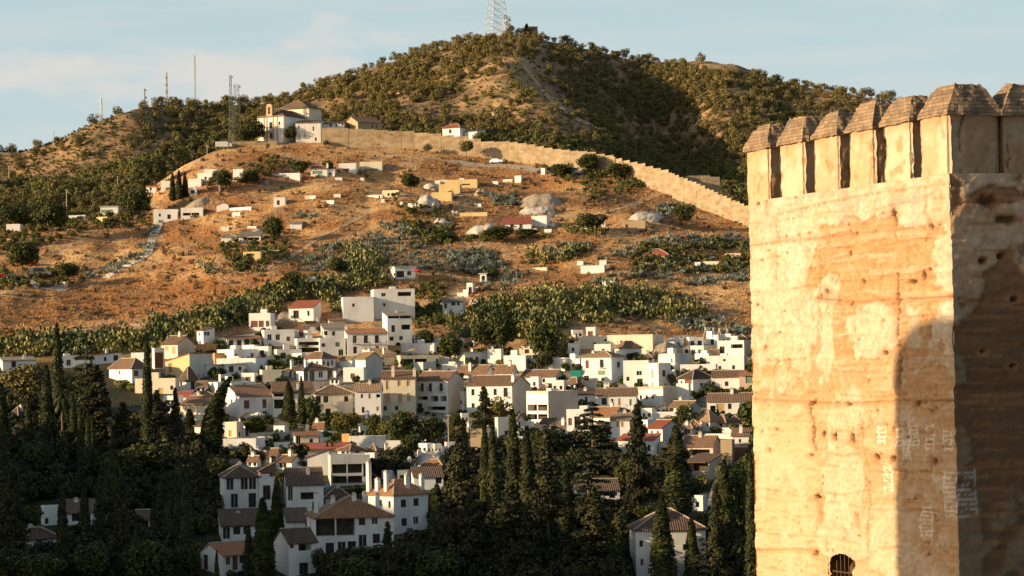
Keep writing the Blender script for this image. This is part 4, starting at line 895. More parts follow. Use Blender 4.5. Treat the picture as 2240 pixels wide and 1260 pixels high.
H_(h, 'bright white house with three balcony doors and car on its terrace', 910, 981, 1016, 830, 905, 34, 'gl', 'w', 'n', 1.9, 'b@924,847,7,18 b@942,847,7,18 b@966,847,8,18 o@925,873,22,13 O@950,872,18,12 O@970,872,14,12 D@918,894 O@955,893,40,8', wallR='b')
H_(h, 'low white wing with tan roof and green screen left of the cream house', 777, 834, 838, 854, 922, 10, 'gl', 'w', 't', 1.6, 'd@793,866,6,9 s@810,866,6,11 o@830,868,12,12 d@795,896,6,13 s@827,894,6,9', D=7)
H_(h, 'broad white house with brown roof and large plain gable', 1021, 1121, 1160, 841, 912, 24, 'gl', 'w', 'n', 2.1, 'd@1035,857,7,14 d@1084,857,7,14 b@1107,858,9,20 d@1035,886,7,10', wallR='b', ch=((.03, .15, 1.2),))
H_(h, 'little brown gabled roof behind the bright white balcony house', 1000, 1064, 1082, 816, 832, 30, 'gl', 'w', 'n', 2.0, ch=((.6, .2, 1.3),))
H_(h, 'white house with shaded porch and three dark openings by a pine', 988, 1017, 1068, 772, 802, 52, 'slab', 'c', 'n', .5, '', 'd@1022,786,8,8 D@1032,788,7,13 D@1044,788,7,14', wallR='w')
H_(h, 'glaring white blank cube house', 1067, 1096, 1102, 769, 802, 16, 'flat', 'w', 'n', .3)
H_(h, 'white terrace house with salmon lean-to behind', 1102, 1150, 1164, 783, 812, 22, 'flat', 'w', 'n', .4, 'e@1112,776')
H_(h, 'small flat house with one square window above the terrace house', 1136, 1180, 1184, 762, 784, 12, 'flat', 'c', 'n', .3, 'd@1153,766')
H_(h, 'low brown gabled roof between blank cube and broad white house', 1082, 1122, 1132, 812, 838, 30, 'gl', 'w', 'n', 1.6)
H_(h, 'brown roof with bright ridge tiles right of centre', 1140, 1216, 1234, 822, 842, 26, 'gl', 'w', 'n', 1.5, 'e@1190,832', wallR='g')
H_('whitewashed_ruin', 'crumbling whitewashed wall under the cactus bank', 1188, 1236, 1246, 782, 812, 20, 'none', 'w', cat='ruin', D=2)
H_(h, 'grey shaded block with one small window behind tall cypresses', 1083, 1090, 1132, 920, 962, 78, 'flat', 'g', 'n', .3, '', 'e@1108,948')
H_('garden_wall', 'pale stone garden wall left of the twin cypresses', 1029, 1056, 1060, 938, 985, 14, 'none', 's', cat='wall', D=2)
H_('terrace_wall', 'white terrace wall with square pillars above an ivy bank', 764, 844, 848, 960, 980, 8, 'flat', 'w', cat='wall', D=2)
H_('terrace_wall', 'lower white terrace wall right of the pillared one', 844, 908, 912, 970, 986, 8, 'flat', 'w', cat='wall', D=2)
H_(h, 'low orange roofed room beneath the dappled white bank', 925, 966, 974, 1015, 1030, 20, 'hip', 'w', 'o', .9)
H_(h, 'shaded grey roofed house right of the villa tower', 900, 906, 970, 1043, 1072, 80, 'sr', 'w', 'd', 1.6, '', 'd@960,1050', W=8)
H_(h, 'red roofed outhouse between the tall dark cypresses', 1160, 1190, 1196, 1004, 1024, 15, 'sl', 'w', 'r', 1.0)
# --- right part of the village
H_('retaining_house', 'long low cream building with parapet at the foot of the grass slope', 1265, 1428, 1452, 737, 776, 16, 'flat', 'c', 'n', .5, 'e@1325,741 e@1300,750 e@1360,748', cat='building', D=7)
H_(h, 'two storey cream house with hipped roof and arched side window', 1272, 1338, 1366, 779, 838, 28, 'hip', 'w', 't', 1.3, 'm@1285,796,7,18 b@1317,795,8,18 g@1317,815,16,10 a@1283,828,11,14', 'a@1354,798,7,13')
H_(h, 'little house with pyramid roof behind the arched window house', 1345, 1362, 1404, 759, 790, 58, 'hip', 'w', 'n', 1.5, '', 'a@1359,776,7,13 D@1385,783')
H_(h, 'stepped white house with one brown square window', 1364, 1419, 1424, 794, 848, 10, 'flat', 'w', 'n', .4, 'd@1399,816,12,10 D@1400,840 D@1410,840 e@1374,828')
H_(h, 'narrow white house with tan door and side window right of the stepped one', 1419, 1441, 1468, 800, 852, 42, 'flat', 'w', 'n', .3, 's@1428,819,5,19 s@1428,842,5,11', 'd@1453,817,7,14')
H_(h, 'tall white wedge shaped house with a sloping side wall', 1440, 1477, 1514, 779, 812, 36, 'flat', 'w', 'n', .4, 'd@1470,789,3,10', wallR='g')
H_(h, 'long low white house with brown roof, shadows falling on its left', 1262, 1302, 1306, 862, 896, 12, 'sl', 'w', 'd', 1.4, 'm@1283,876,6,17 d@1312,877,6,11', D=8)
H_(h, 'long white house with brown tiled roof and row of shuttered windows', 1303, 1392, 1396, 863, 900, 8, 'gl', 'w', 'n', 1.5, 'd@1340,878,5,13 s@1356,879,6,16 g@1380,880,5,14 d@1322,877', D=7)
H_(h, 'bright white house with three small square windows and tan side wall', 1393, 1451, 1482, 852, 890, 32, 'flat', 'w', 'n', .4, 'd@1402,869,5,9 d@1415,869,5,9 d@1428,869,5,9', wallR='b')
H_(h, 'bright blank white tower house beside the tan side wall', 1480, 1507, 1512, 845, 884, 16, 'flat', 'w', 'n', .2)
H_(h, 'hip ended brown roof house with maroon shutter above a dark garden', 1484, 1516, 1560, 826, 858, 50, 'hip', 'w', 'd', 1.9, 'm@1506,834,16,10 e@1491,837', 'e@1535,842,7,8')
H_(h, 'long brown roof with sunlit wall and two small windows near the fortress', 1556, 1618, 1622, 823, 856, 10, 'gl', 'w', 'n', 1.4, 'd@1561,839,7,9 d@1590,839,8,10', D=7)
H_(h, 'pink house with a green awning at the fortress edge', 1619, 1652, 1654, 820, 862, 8, 'sl', 'p', 'o', 1.2, 'g@1641,830,18,16', D=7)
H_(h, 'upper terrace block with deep shaded porch at the right', 1570, 1628, 1642, 750, 782, 18, 'flat', 'w', 'n', .3, 'O@1612,757,26,9 D@1580,768')
H_(h, 'lower terrace block with white balustrades at the right', 1545, 1628, 1636, 783, 810, 10, 'flat', 'w', 'n', .6, 'D@1585,785,6,9 e@1605,803 e@1575,804')
H_(h, 'long low retaining house under the terraces', 1488, 1566, 1570, 802, 818, 8, 'flat', 'w', 'n', .4)
H_(h, 'house with long brown roof and pale curtained porch near the fortress', 1547, 1650, 1654, 876, 906, 8, 'gl', 'w', 'n', 1.7, 's@1577,890,18,16 d@1597,888,8,12 O@1560,892,12,12', D=8)
H_('twin_pavilion', 'white pavilion with pyramid roof and brown shutter', 1524, 1553, 1576, 918, 944, 40, 'hip', 'w', 't', 1.6, 'm@1548,927,6,12', cat='pavilion')
H_('twin_pavilion', 'smaller white pavilion with pointed roof right of its twin', 1568, 1587, 1592, 920, 942, 25, 'hip', 'w', 'o', 1.0, 'e@1577,930', cat='pavilion')
H_(h, 'cream house with thin roof, brown door and grey gable', 1463, 1511, 1534, 889, 922, 30, 'gl', 'c', 't', 1.2, 'D@1468,898 s@1497,897,11,13', wallR='g')
H_('terrace_wall', 'white crenellated terrace wall in front of the brown door house', 1427, 1480, 1484, 908, 926, 10, 'flat', 'w', cat='wall', D=4)
H_(h, 'orange tiled roof house with grey gable above a small cedar', 1293, 1345, 1368, 909, 934, 30, 'gl', 'w', 'o', 1.9, wallR='g')
H_(h, 'bright white house with pale double shutters', 1336, 1392, 1400, 917, 958, 14, 'gl', 'w', 't', 1.2, 's@1352,928,7,11 s@1363,928,7,11 m@1384,927,12,11', D=7)
H_(h, 'tall white house with a low curved wall behind the cedar', 1240, 1290, 1294, 902, 962, 12, 'flat', 'w', 'n', .3, 'm@1248,922,8,16 D@1264,924 D@1283,926')
H_(h, 'white house with small red roof and long grey side wall', 1419, 1450, 1490, 935, 990, 44, 'gl', 'w', 'r', 1.5, 'd@1427,947,4,10 m@1440,948,6,10', wallR='g')
H_(h, 'sunlit white house with pink roof edge behind the dark conifer', 1352, 1432, 1446, 961, 1004, 18, 'sl', 'w', 'r', 1.1, 'd@1372,979,8,12 d@1420,980,6,14')
H_(h, 'low house with shaded porch left of the bright cypress', 1442, 1476, 1492, 974, 1004, 30, 'flat', 'b', 'n', .3, 'O@1456,986,22,14')
H_(h, 'brown roofed house with orange lattice windows', 1491, 1560, 1579, 974, 1006, 24, 'gl', 'b', 'n', 1.9, 's@1558,963,30,8 O@1530,990,46,14')
H_(h, 'dark roofed house with deep porch beside a dusty lane', 1500, 1552, 1580, 1010, 1052, 34, 'sl', 'b', 'd', 1.4, 'O@1528,1022,44,18 D@1540,1045')
H_('garden_wall', 'curved earthen wall beside the dusty lane', 1577, 1602, 1608, 962, 1016, 25, 'none', 's', cat='wall', D=3)
H_(h, 'white house with a brown roof and lone chimney at the fortress edge', 1600, 1650, 1654, 952, 972, 8, 'sl', 'w', 'n', 1.4, 'd@1619,964,5,8 d@1645,962', D=7, ch=((.6, .3, 1.0),))
H_(h, 'brown walled house below the lone chimney roof', 1598, 1650, 1654, 978, 1010, 10, 'none', 'n', 'n', .3, D=7)
H_('apartment_house', 'white balcony block with awnings and a big plain brown side wall', 1152, 1200, 1266, 862, 930, 52, 'flat', 'w', 'n', .4, 'O@1176,892,44,14 O@1176,912,44,12', wallR='b')
H_('garden_shed', 'small sunlit white shed among the lower right trees', 1514, 1538, 1548, 1092, 1118, 24, 'flat', 'w', 'n', .2, 'e@1526,1104', cat='shed')
H_('convent', 'large shaded white building with broad dark hipped roofs', 1378, 1392, 1545, 1158, 1262, 70, 'hip', 'w', 'd', 2.3, '', 'e@1404,1190,8,14 e@1405,1230,7,16 e@1500,1200 e@1450,1200', cat='building', W=8, found=5)
H_(h, 'shaded white wing seen through gaps in the cedar', 1253, 1262, 1356, 1072, 1100, 78, 'gr', 'w', 'd', 1.8, '', 'd@1340,1082 d@1290,1084', W=7)
H_(h, 'low dark roofed house among trees below the balcony block', 1225, 1262, 1300, 968, 992, 40, 'sl', 'b', 'n', 1.2, 'O@1243,978,24,10')
# filler roofs between the named houses
H_(h, 'small white house wedged behind the yellow house', 466, 470, 492, 778, 800, 70, 'flat', 'o', 'n', .3, '')
H_(h, 'narrow ochre wall house between beige gable and terraces', 430, 452, 478, 758, 776, 30, 'flat', 'o', 'n', .3)
H_(h, 'low white flat roofed house with clutter behind the shuttered gable', 455, 476, 560, 842, 862, 70, 'flat', 'w', 'n', .4, '', 'd@492,850 d@512,850 d@532,850')
H_(h, 'cream cube with a green vine pergola', 567, 574, 616, 815, 836, 80, 'flat', 'c', 'n', .2, W=6)
H_(h, 'low white house under the vine covered terrace at left', 600, 606, 660, 770, 790, 80, 'flat', 'w', 'n', .4, '', 'd@620,778 D@645,780', W=5)
H_(h, 'white house left edge with blue tinted roof behind dark pines', 0, 6, 78, 788, 812, 82, 'sr', 'w', 'g', .9, '', 'd@30,798', W=6)
H_(h, 'whitewashed house between the left cypress and the low flat house', 118, 124, 196, 784, 806, 82, 'flat', 'w', 'n', .3, '', 'd@150,794', W=6)
H_(h, 'roof glimpsed behind the left garden palm', 22, 40, 60, 906, 930, 40, 'hip', 'c', 'd', 1.6)

for q_ in [('small white block with posts left of the cream retaining building', 1243, 1264, 1270, 756, 774, 20), ('low terrace block in front of the cream retaining building', 1300, 1336, 1342, 758, 776, 14), ('white yard wall left of the balcony block', 1090, 1146, 1150, 962, 980, 10),
            ('pale arched wall under the shaded porch house', 966, 1000, 1004, 802, 820, 12), ('white terraced wall above the timber house', 600, 640, 646, 975, 992, 20), ('small white room below the terrace wall pillars', 858, 884, 890, 990, 1008, 30), ('white stair block left of the broad white house', 1000, 1016, 1022, 862, 900, 25),
            ('white yard block right of the plain gable', 1160, 1178, 1186, 830, 850, 30), ('low white store under the long white house', 1300, 1330, 1336, 898, 914, 20), ('small grey store at the foot of the bright tower house', 1486, 1506, 1514, 884, 900, 40), ('white cubes under the pergola terraces', 640, 660, 668, 778, 794, 40), ('low white outbuilding above the blank terrace wall', 530, 556, 566, 760, 776, 60)]:
    H_(h, q_[0], *q_[1:7], 'flat', 'w', 'n', .3, 'e%d,%d' % ((q_[1] + q_[2]) // 2, (q_[4] + q_[5]) // 2) if 0 else 'e1x1')
H_('garden_wall', 'curving cream wall along the lane below the hipped cream house', 1274, 1332, 1334, 837, 850, 6, 'none', 'c', cat='wall', D=.6)
H_('garden_wall', 'orange parapet wall beneath the bright green awning', 1306, 1338, 1342, 960, 974, 12, 'none', 'o', cat='wall', D=1)
H_('garden_wall', 'long white wall running to the fortress from the grey side wall', 1543, 1650, 1652, 948, 962, 5, 'none', 'w', cat='wall', D=.6)
H_('garden_wall', 'white wall zigzag right of the orange lattice house', 1580, 1612, 1614, 936, 948, 6, 'none', 'w', cat='wall', D=.6)
rf = random.Random(21); VP = [(470, 745), (600, 712), (700, 720), (960, 760), (1180, 775), (1260, 740), (1450, 760), (1640, 745), (1640, 985), (1250, 975), (1130, 940), (1000, 985), (960, 1050), (760, 1062), (610, 1050), (470, 985), (380, 900), (380, 800)]
def inp(x, y, poly):
    c_ = False; j_ = len(poly) - 1
    for i_ in range(len(poly)):
        (xi, yi), (xj, yj) = poly[i_], poly[j_]
        if (yi > y) != (yj > y) and x < (xj - xi) * (y - yi) / (yj - yi) + xi: c_ = not c_
        j_ = i_
    return c_
GREEN = [(560, 690, 860, 945), (700, 790, 880, 960), (800, 1010, 895, 960), (640, 700, 740, 776), (1110, 1160, 700, 800), (1170, 1240, 690, 800), (1030, 1130, 850, 940), (1500, 1600, 845, 880)]
cnt_ = 0
for k_ in range(4000):
    w_ = rf.uniform(18, 40); x_ = rf.uniform(385, 1640); yb_ = rf.uniform(735, 1055); h_ = rf.uniform(13, 24); rr_ = (x_, x_ + w_, yb_ - h_ - 3, yb_)
    if not inp(x_ + w_ / 2, yb_, VP) or any(g[0] < x_ + w_ / 2 < g[1] and g[2] < yb_ - h_ / 2 < g[3] for g in GREEN): continue
    ov = 0
    for q in HRECT:
        ox = min(rr_[1], q[1]) - max(rr_[0], q[0]); oy = min(rr_[3], q[3]) - max(rr_[2], q[2])
        if ox > 0 and oy > 0: ov += ox * oy
    if ov > .42 * w_ * (h_ + 3): continue
    th_ = rf.choice([12, 22, 30, 40, 75, 80]); c_ = x_ + w_ * (.78 if th_ < 50 else .14); rt_ = rf.choice(['flat', 'flat', 'flat', 'gl', 'sl', 'hip'])
    H_(h, 'small plain white house packed in between the larger village houses', x_, c_, x_ + w_, yb_ - h_, yb_, th_, rt_, rf.choice('wwwwwww'), rf.choice('nndot'), rf.uniform(.8, 1.3), rf.choice(['d1x1', 'd2x1', 'e2x1', 'm1x1', '']) if th_ < 50 else '', 'd2x1' if th_ > 50 else '', group='small plain white village houses')
    cnt_ += 1
    if cnt_ >= 150: break
print('fillers', cnt_)
# --- hilltop church of pale plaster with brick pilasters
ch_ = H_('hilltop_church', 'hilltop church with bright twin window front, brick bell gable and dome roof', 564, 623, 648, 248, 308, 33, 'hip', 'w', 'd', 2.4, 'd@574,267,4,8 d@593,268,7,14 d@612,265,4,8 p@594,291,8,13 d@575,289,3,9 d@615,281,2,4', 'd@630,285,4,6', wallR='w', cat='church', D=24, ridge=False)
Wc = (623 - 564) * ch_.location.y / FP / math.cos(R(33)); Hc = 60 * ch_.location.y / FP
pil = MB()
for fx in (0.03, 0.27, 0.42, 0.66, 0.76, 0.985): pil.box(-Wc * fx - .24, -Wc * fx + .24, -.12, 0.0, -1, Hc)
pil.box(-Wc, 0, -.16, 0.0, Hc - .35, Hc + .05); pil.box(-Wc * .66, -Wc * .42, -.17, -.12, Hc * .42, Hc * .46); pil.build('pilaster', noisy('church_brick', (0.55, 0.40, 0.25), (0.44, 0.30, 0.18), 3), ch_)
bm_ = MB(); x0 = -Wc * .56; q = 1.05
bm_.box(x0 - q, x0 - .42, -.1, .75, Hc, Hc + 3.0); bm_.box(x0 + .42, x0 + q, -.1, .75, Hc, Hc + 3.0); bm_.box(x0 - .42, x0 + .42, -.1, .75, Hc, Hc + .7)
arc = [(x0 + q * math.cos(t_), Hc + 3.0 + 0.75 * math.sin(t_)) for t_ in np.linspace(0, math.pi, 9)]; inn = [(x0 + .42 * math.cos(t_), Hc + 2.4 + .42 * math.sin(t_)) for t_ in np.linspace(0, math.pi, 9)]
vv_ = []; ff_ = []
for yy_ in (-.1, .75):
    for p_ in arc + inn: vv_.append((p_[0], yy_, p_[1]))
for i in range(8): ff_ += [(i, i + 1, 9 + i + 1, 9 + i), (18 + i + 1, 18 + i, 27 + i, 27 + i + 1), (i + 1, i, 18 + i, 18 + i + 1), (9 + i, 9 + i + 1, 27 + i + 1, 27 + i)]
bm_.add(vv_, ff_); bg_ = bm_.build('bell_gable', MATS['church_brick'], ch_)
bl = MB(); bl.frustum(x0 - .33, x0 + .33, .1, .6, Hc + 1.3, x0 - .12, x0 + .12, .25, .45, Hc + 1.95); bl.build('bell', noisy('bronze', (0.10, 0.08, 0.05), (0.16, 0.12, 0.06), 6), bg_)
dm = MB(); yy0, yy1 = 12, 19; dm.box(-Wc - 1.2, 1.2, yy0, yy1, Hc - 1, Hc + 3.0); dr = dm.build('crossing_drum', WALLC['c'], ch_)
dv = [(-Wc - 1.6, yy0 - .4, Hc + 3.0), (1.6, yy0 - .4, Hc + 3.0), (1.6, yy1 + .4, Hc + 3.0), (-Wc - 1.6, yy1 + .4, Hc + 3.0), (-Wc / 2, (yy0 + yy1) / 2, Hc + 6.4)]
mesh_obj('roof', dv, [(0, 1, 4), (1, 2, 4), (2, 3, 4), (3, 0, 4), (3, 2, 1, 0)], ROOFC['d'], dr, uvs=[(v_ % 3, v_ // 3) for v_ in range(16)])
H_('church_annex', 'blazing white annex with brown roof beside the church', 647, 702, 708, 265, 310, 14, 'sl', 'w', 'n', 1.4, 'd@654,275,3,7 d@686,279,3,10 e@655,295,3,7 e@667,294,2,6 p@691,302,4,8', cat='annex', D=9)
H_('chapel_wing', 'low white wing between the annex and the stone gable', 704, 752, 756, 272, 290, 10, 'sl', 'w', 'n', .9, 'e@724,277 e@736,277 e@750,276', cat='wing', D=6, pos=tuple(at(752, 287, 838)))
H_('stone_chapel', 'stone gabled chapel with brown roof behind the city wall', 753, 783, 835, 266, 284, 58, 'gr', 's', 'n', 1.9, 'd@762,273,4,10', 'd@815,275,3,8 d@824,275,3,8', cat='chapel', pos=tuple(at(783, 284, 838)))
H_('red_roof_house', 'white house with red roof behind the city wall', 968, 1006, 1018, 277, 297, 30, 'hip', 'w', 'r', 1.3, 'd@985,286', cat='house', pos=tuple(at(1006, 297, 842)))
H_('red_roof_house', 'low white annex right of the red roofed house behind the wall', 1016, 1044, 1062, 286, 303, 35, 'sl', 'w', 'g', .7, '', 'd@1052,294', cat='annex', pos=tuple(at(1044, 303, 841)))
H_('hilltop_hut', 'small dark roofed hut between trees on the summit', 1146, 1158, 1174, 57, 63, 35, 'sl', 'n', 'd', .5, cat='hut', pos=tuple(at(1160, 64, 1182)))
H_('hillside_hut', 'tiny cream hut in bushes above the city wall', 1076, 1088, 1092, 248, 256, 20, 'flat', 'c', 'n', .2, cat='hut', layer='b')

# --- cave dwellings and sheds on the dry slope
cd = 'cave_house'
def CV(label, *a, **k): k.setdefault('cat', 'cave house'); k.setdefault('D', 5); return H_(cd, label, *a, **k)
CV('white cave house with flat grey roof, wooden gate and red umbrella', 854, 864, 944, 584, 612, 80, 'slab', 'w', 'g', .3, '', 'D@885,600,18,14 d@920,598,10,10', W=6)
CV('white cave house with a dark green window high on the slope', 741, 779, 784, 361, 382, 12, 'flat', 'w', 'n', .2, 'd@757,372,14,7')
CV('pale cave house with green base at the end of the upper row', 787, 836, 840, 357, 377, 10, 'flat', 'c', 'n', .2, 'g@812,371,30,6')
CV('white cave house with green front and little chimney', 680, 716, 720, 368, 387, 12, 'gl', 'w', 'n', .8, 'g@695,377,22,8', ch=((0, .1, 1.2),))
CV('white patio wall house right of the green front', 712, 732, 738, 374, 386, 16, 'flat', 'w', 'n', .2, 'e@722,380')
CV('row of low white patio walls on the upper terrace', 587, 656, 660, 382, 396, 8, 'flat', 'w', 'n', .1, D=2)
CV('steep stepped white wall between two round trees', 510, 532, 536, 374, 398, 20, 'flat', 'w', 'n', .2, D=2)
CV('stacked white walls right of three small cypresses', 412, 440, 446, 395, 408, 14, 'flat', 'w', 'n', .2, D=3)
CV('higher stacked white walls on the upper left terrace', 432, 464, 470, 382, 396, 16, 'flat', 'w', 'n', .2, 'e@450,389', D=3)
CV('topmost white wall of the upper left stack', 446, 474, 478, 374, 383, 16, 'flat', 'w', 'n', .2, D=3)
CV('white house with reddish wall behind dark trees at upper left', 320, 342, 346, 407, 420, 15, 'sl', 'w', 'r', .6, 'e@330,413')
CV('small white house left of the three cypresses', 352, 372, 376, 400, 411, 15, 'flat', 'w', 'n', .2)
CV('long brown fence wall above the concrete ramp', 430, 482, 486, 406, 420, 8, 'none', 'n', 'n', .2, D=.6, cat='wall')
CV('white garage with dark door above the concrete ramp', 415, 430, 433, 414, 427, 14, 'flat', 'w', 'n', .2, 'd@422,420,9,8')
CV('long white cave house at the top of the stairs', 336, 388, 392, 462, 480, 10, 'flat', 'w', 'n', .2, 'd@370,474 e@350,470')
CV('white cave house with open carport at the stair top', 396, 444, 448, 458, 473, 10, 'flat', 'w', 'n', .2, 'O@418,468,36,6')
CV('small white peaked cave front right of the carport', 474, 500, 504, 447, 458, 14, 'gr', 'w', 'n', .6)
CV('low white wall running along the middle terrace', 502, 549, 553, 455, 460, 6, 'none', 'w', 'n', .1, D=.5, cat='wall')
CV('square white cave front with black opening', 599, 624, 628, 436, 449, 14, 'flat', 'w', 'n', .2, 'd@609,443,6,10')
CV('ruined white wall with arches on the middle terrace', 649, 730, 734, 438, 447, 6, 'none', 'w', 'n', .1, 'd@660,442,12,6 e@680,442 e@695,442 e@712,442', D=1)
CV('rounded white cave mouth in the bushes', 484, 518, 522, 517, 530, 18, 'hip', 'w', 'g', .8)
CV('white cave roof slope with dark porch beneath', 522, 570, 576, 514, 528, 14, 'sl', 'w', 'g', 1.2, 'O@550,522,34,7')
CV('white wedge shaped wall right of the bushy cave', 634, 660, 664, 488, 502, 20, 'sl', 'w', 'g', .8)
CV('ruined hut with one yellow wall on the bare slope', 532, 570, 576, 550, 570, 14, 'none', 'y', 'n', .2, 'O@546,560,14,12', D=3)
CV('broken pale fence hut with straw roof', 570, 608, 612, 549, 560, 8, 'slab', 'n', 'n', .2, 'O@590,555,30,7', D=3)
CV('long yellow cave house with flat roof near the track', 974, 1044, 1048, 396, 412, 9, 'flat', 'y', 'n', .2, 'd@1019,403,18,3', D=4)
CV('upper pale yellow block of the yellow cave house', 960, 1006, 1010, 406, 424, 9, 'flat', 'y', 'n', .2)
CV('lower pale yellow terrace wall of the yellow cave house', 944, 988, 994, 424, 440, 12, 'flat', 'y', 'n', .2)
CV('beige angled patio walls above the red roofed cave house', 1006, 1066, 1070, 464, 473, 12, 'none', 'y', 'n', .2, D=4)
CV('white cave house with red tiled roof', 1098, 1162, 1168, 488, 502, 8, 'sl', 'w', 'r', 1.9, 'd@1120,494 d@1140,494', D=6)
CV('white stepped wing right of the red tiled cave house', 1163, 1196, 1204, 476, 498, 22, 'flat', 'w', 'n', .2)
CV('low white wall right of the stepped wing', 1196, 1210, 1214, 488, 497, 14, 'none', 'w', 'n', .2, D=1)
CV('stone cave front with small arched door under the white mound', 1360, 1412, 1418, 482, 500, 14, 'none', 's', 'n', .2, 'a@1371,494,5,8', D=6)
CV('low white block by the agaves near the fortress', 1520, 1532, 1536, 578, 588, 14, 'flat', 'w', 'n', .1, D=3)
CV('long pale shed roof by the agaves near the fortress', 1538, 1572, 1576, 576, 587, 10, 'flat', 'c', 'n', .1, D=3)
CV('small pale huts high above the agaves', 1586, 1622, 1626, 558, 568, 12, 'flat', 'p', 'n', .1, D=3)
CV('whitewashed cave front with rising rock edge', 1270, 1322, 1328, 580, 596, 16, 'none', 'w', 'n', .1, D=3)
CV('white cube house above the prickly pear bank', 1318, 1344, 1354, 619, 634, 24, 'flat', 'w', 'n', .1, D=4)
CV('low white terrace left of the cube house', 1286, 1320, 1322, 628, 636, 6, 'none', 'w', 'n', .1, D=3)
CV('cave house with pink domed roof', 1408, 1462, 1468, 556, 570, 12, 'hip', 'c', 'r', 1.4, 'O@1430,562,34,7')
CV('white turret with crenellated top on the path', 1021, 1034, 1040, 624, 646, 25, 'flat', 'w', 'n', .5, 'a@1029,636', D=2)
CV('small white porch with pillars on the rocky path', 1050, 1064, 1070, 599, 620, 25, 'slab', 'w', 'n', .2, 'O@1057,610,8,14', D=3)
CV('narrow white house stepping down the path', 968, 1012, 1018, 659, 688, 16, 'sl', 'w', 'g', .8, 'd@975,668,6,11 d@992,662 e@1003,664 e@1009,664', D=4)
CV('white ledge wall above the stepping house', 1000, 1024, 1028, 640, 650, 16, 'none', 'w', 'n', .1, D=2)
CV('green and white garden shed by the tall trees at left', 220, 258, 264, 452, 466, 12, 'slab', 'w', 'n', .2, 'g@235,462,26,7', D=4)
CV('yellow retaining wall among trees at left', 206, 234, 240, 474, 492, 14, 'none', 'y', 'n', .1, D=1, cat='wall')
CV('white walled plot behind the big tree at far left', 14, 44, 50, 494, 504, 10, 'flat', 'w', 'n', .1, D=4)
CV('low concrete wall beside the parked van', 82, 142, 148, 616, 627, 6, 'none', 'c', 'n', .1, D=1, cat='wall')
CV('blue grey wall at the dry slope edge', 150, 186, 190, 470, 480, 6, 'none', 'g', 'n', .1, D=1, cat='wall')
CV('cream little house in trees near the left edge', 98, 118, 122, 422, 436, 14, 'sl', 'y', 'n', .4, layer='f')
CV('row of pale garden walls beside the agave bank', 1140, 1196, 1200, 585, 594, 8, 'none', 'c', 'n', .1, D=1)
CV('scatter of white walls under the right hand tree', 1240, 1300, 1304, 500, 506, 5, 'none', 'w', 'n', .1, D=.6)
CV('white huts at the end of the track', 1126, 1140, 1144, 388, 400, 12, 'flat', 'w', 'n', .1, D=2)
CV('white gate post hut by the upper track', 1186, 1192, 1196, 372, 382, 12, 'flat', 'w', 'n', .1, D=1.5)
CV('cream low ruin above the concrete bank', 1100, 1120, 1124, 392, 399, 10, 'none', 'c', 'n', .1, D=2)
CV('white stepped wall beneath the yellow walls', 800, 836, 840, 428, 434, 8, 'none', 'w', 'n', .1, 'e@830,430', D=1)
CV('white wall row in front of the yellow cave house', 836, 872, 876, 420, 430, 10, 'flat', 'c', 'n', .1, 'e@850,425 e@862,425', D=2)
# green sheet fence
gf = hit(585, 403); 
H_('sheet_fence', 'pale green corrugated fence on the upper terrace', 541, 586, 588, 394, 404, 6, 'none', 'g', 'n', .1, cat='fence', D=.2).children[0].data.materials[0] = noisy('green_sheet', (0.30, 0.42, 0.28), (0.24, 0.34, 0.22), 3, stretch=(6, 6, 0.3))

for k_ in range(46):
    rows_ = [(330, 590, 470, 8), (590, 840, 392, 7), (860, 1060, 440, 16), (1090, 1220, 500, 10), (620, 880, 438, 6), (940, 1200, 395, 10), (1240, 1420, 505, 14), (1260, 1620, 585, 14), (480, 680, 512, 16), (960, 1060, 640, 26), (1280, 1400, 632, 6), (1500, 1640, 570, 12)]
    a_, b_, y_, dy_ = rows_[k_ % len(rows_)]; x_ = rf.uniform(a_, b_ - 20); w_ = rf.uniform(8, 24); y_ = y_ + rf.uniform(-dy_, dy_)
    H_('terrace_wall', 'short broken whitewashed wall on the dry slope near the caves', x_, x_ + w_ * .85, x_ + w_, y_ - rf.uniform(4, 8), y_, 20, 'none', rf.choice('wwc'), 'n', .2, cat='wall', group='broken white walls on the slope', found=1, D=rf.uniform(.5, 3))
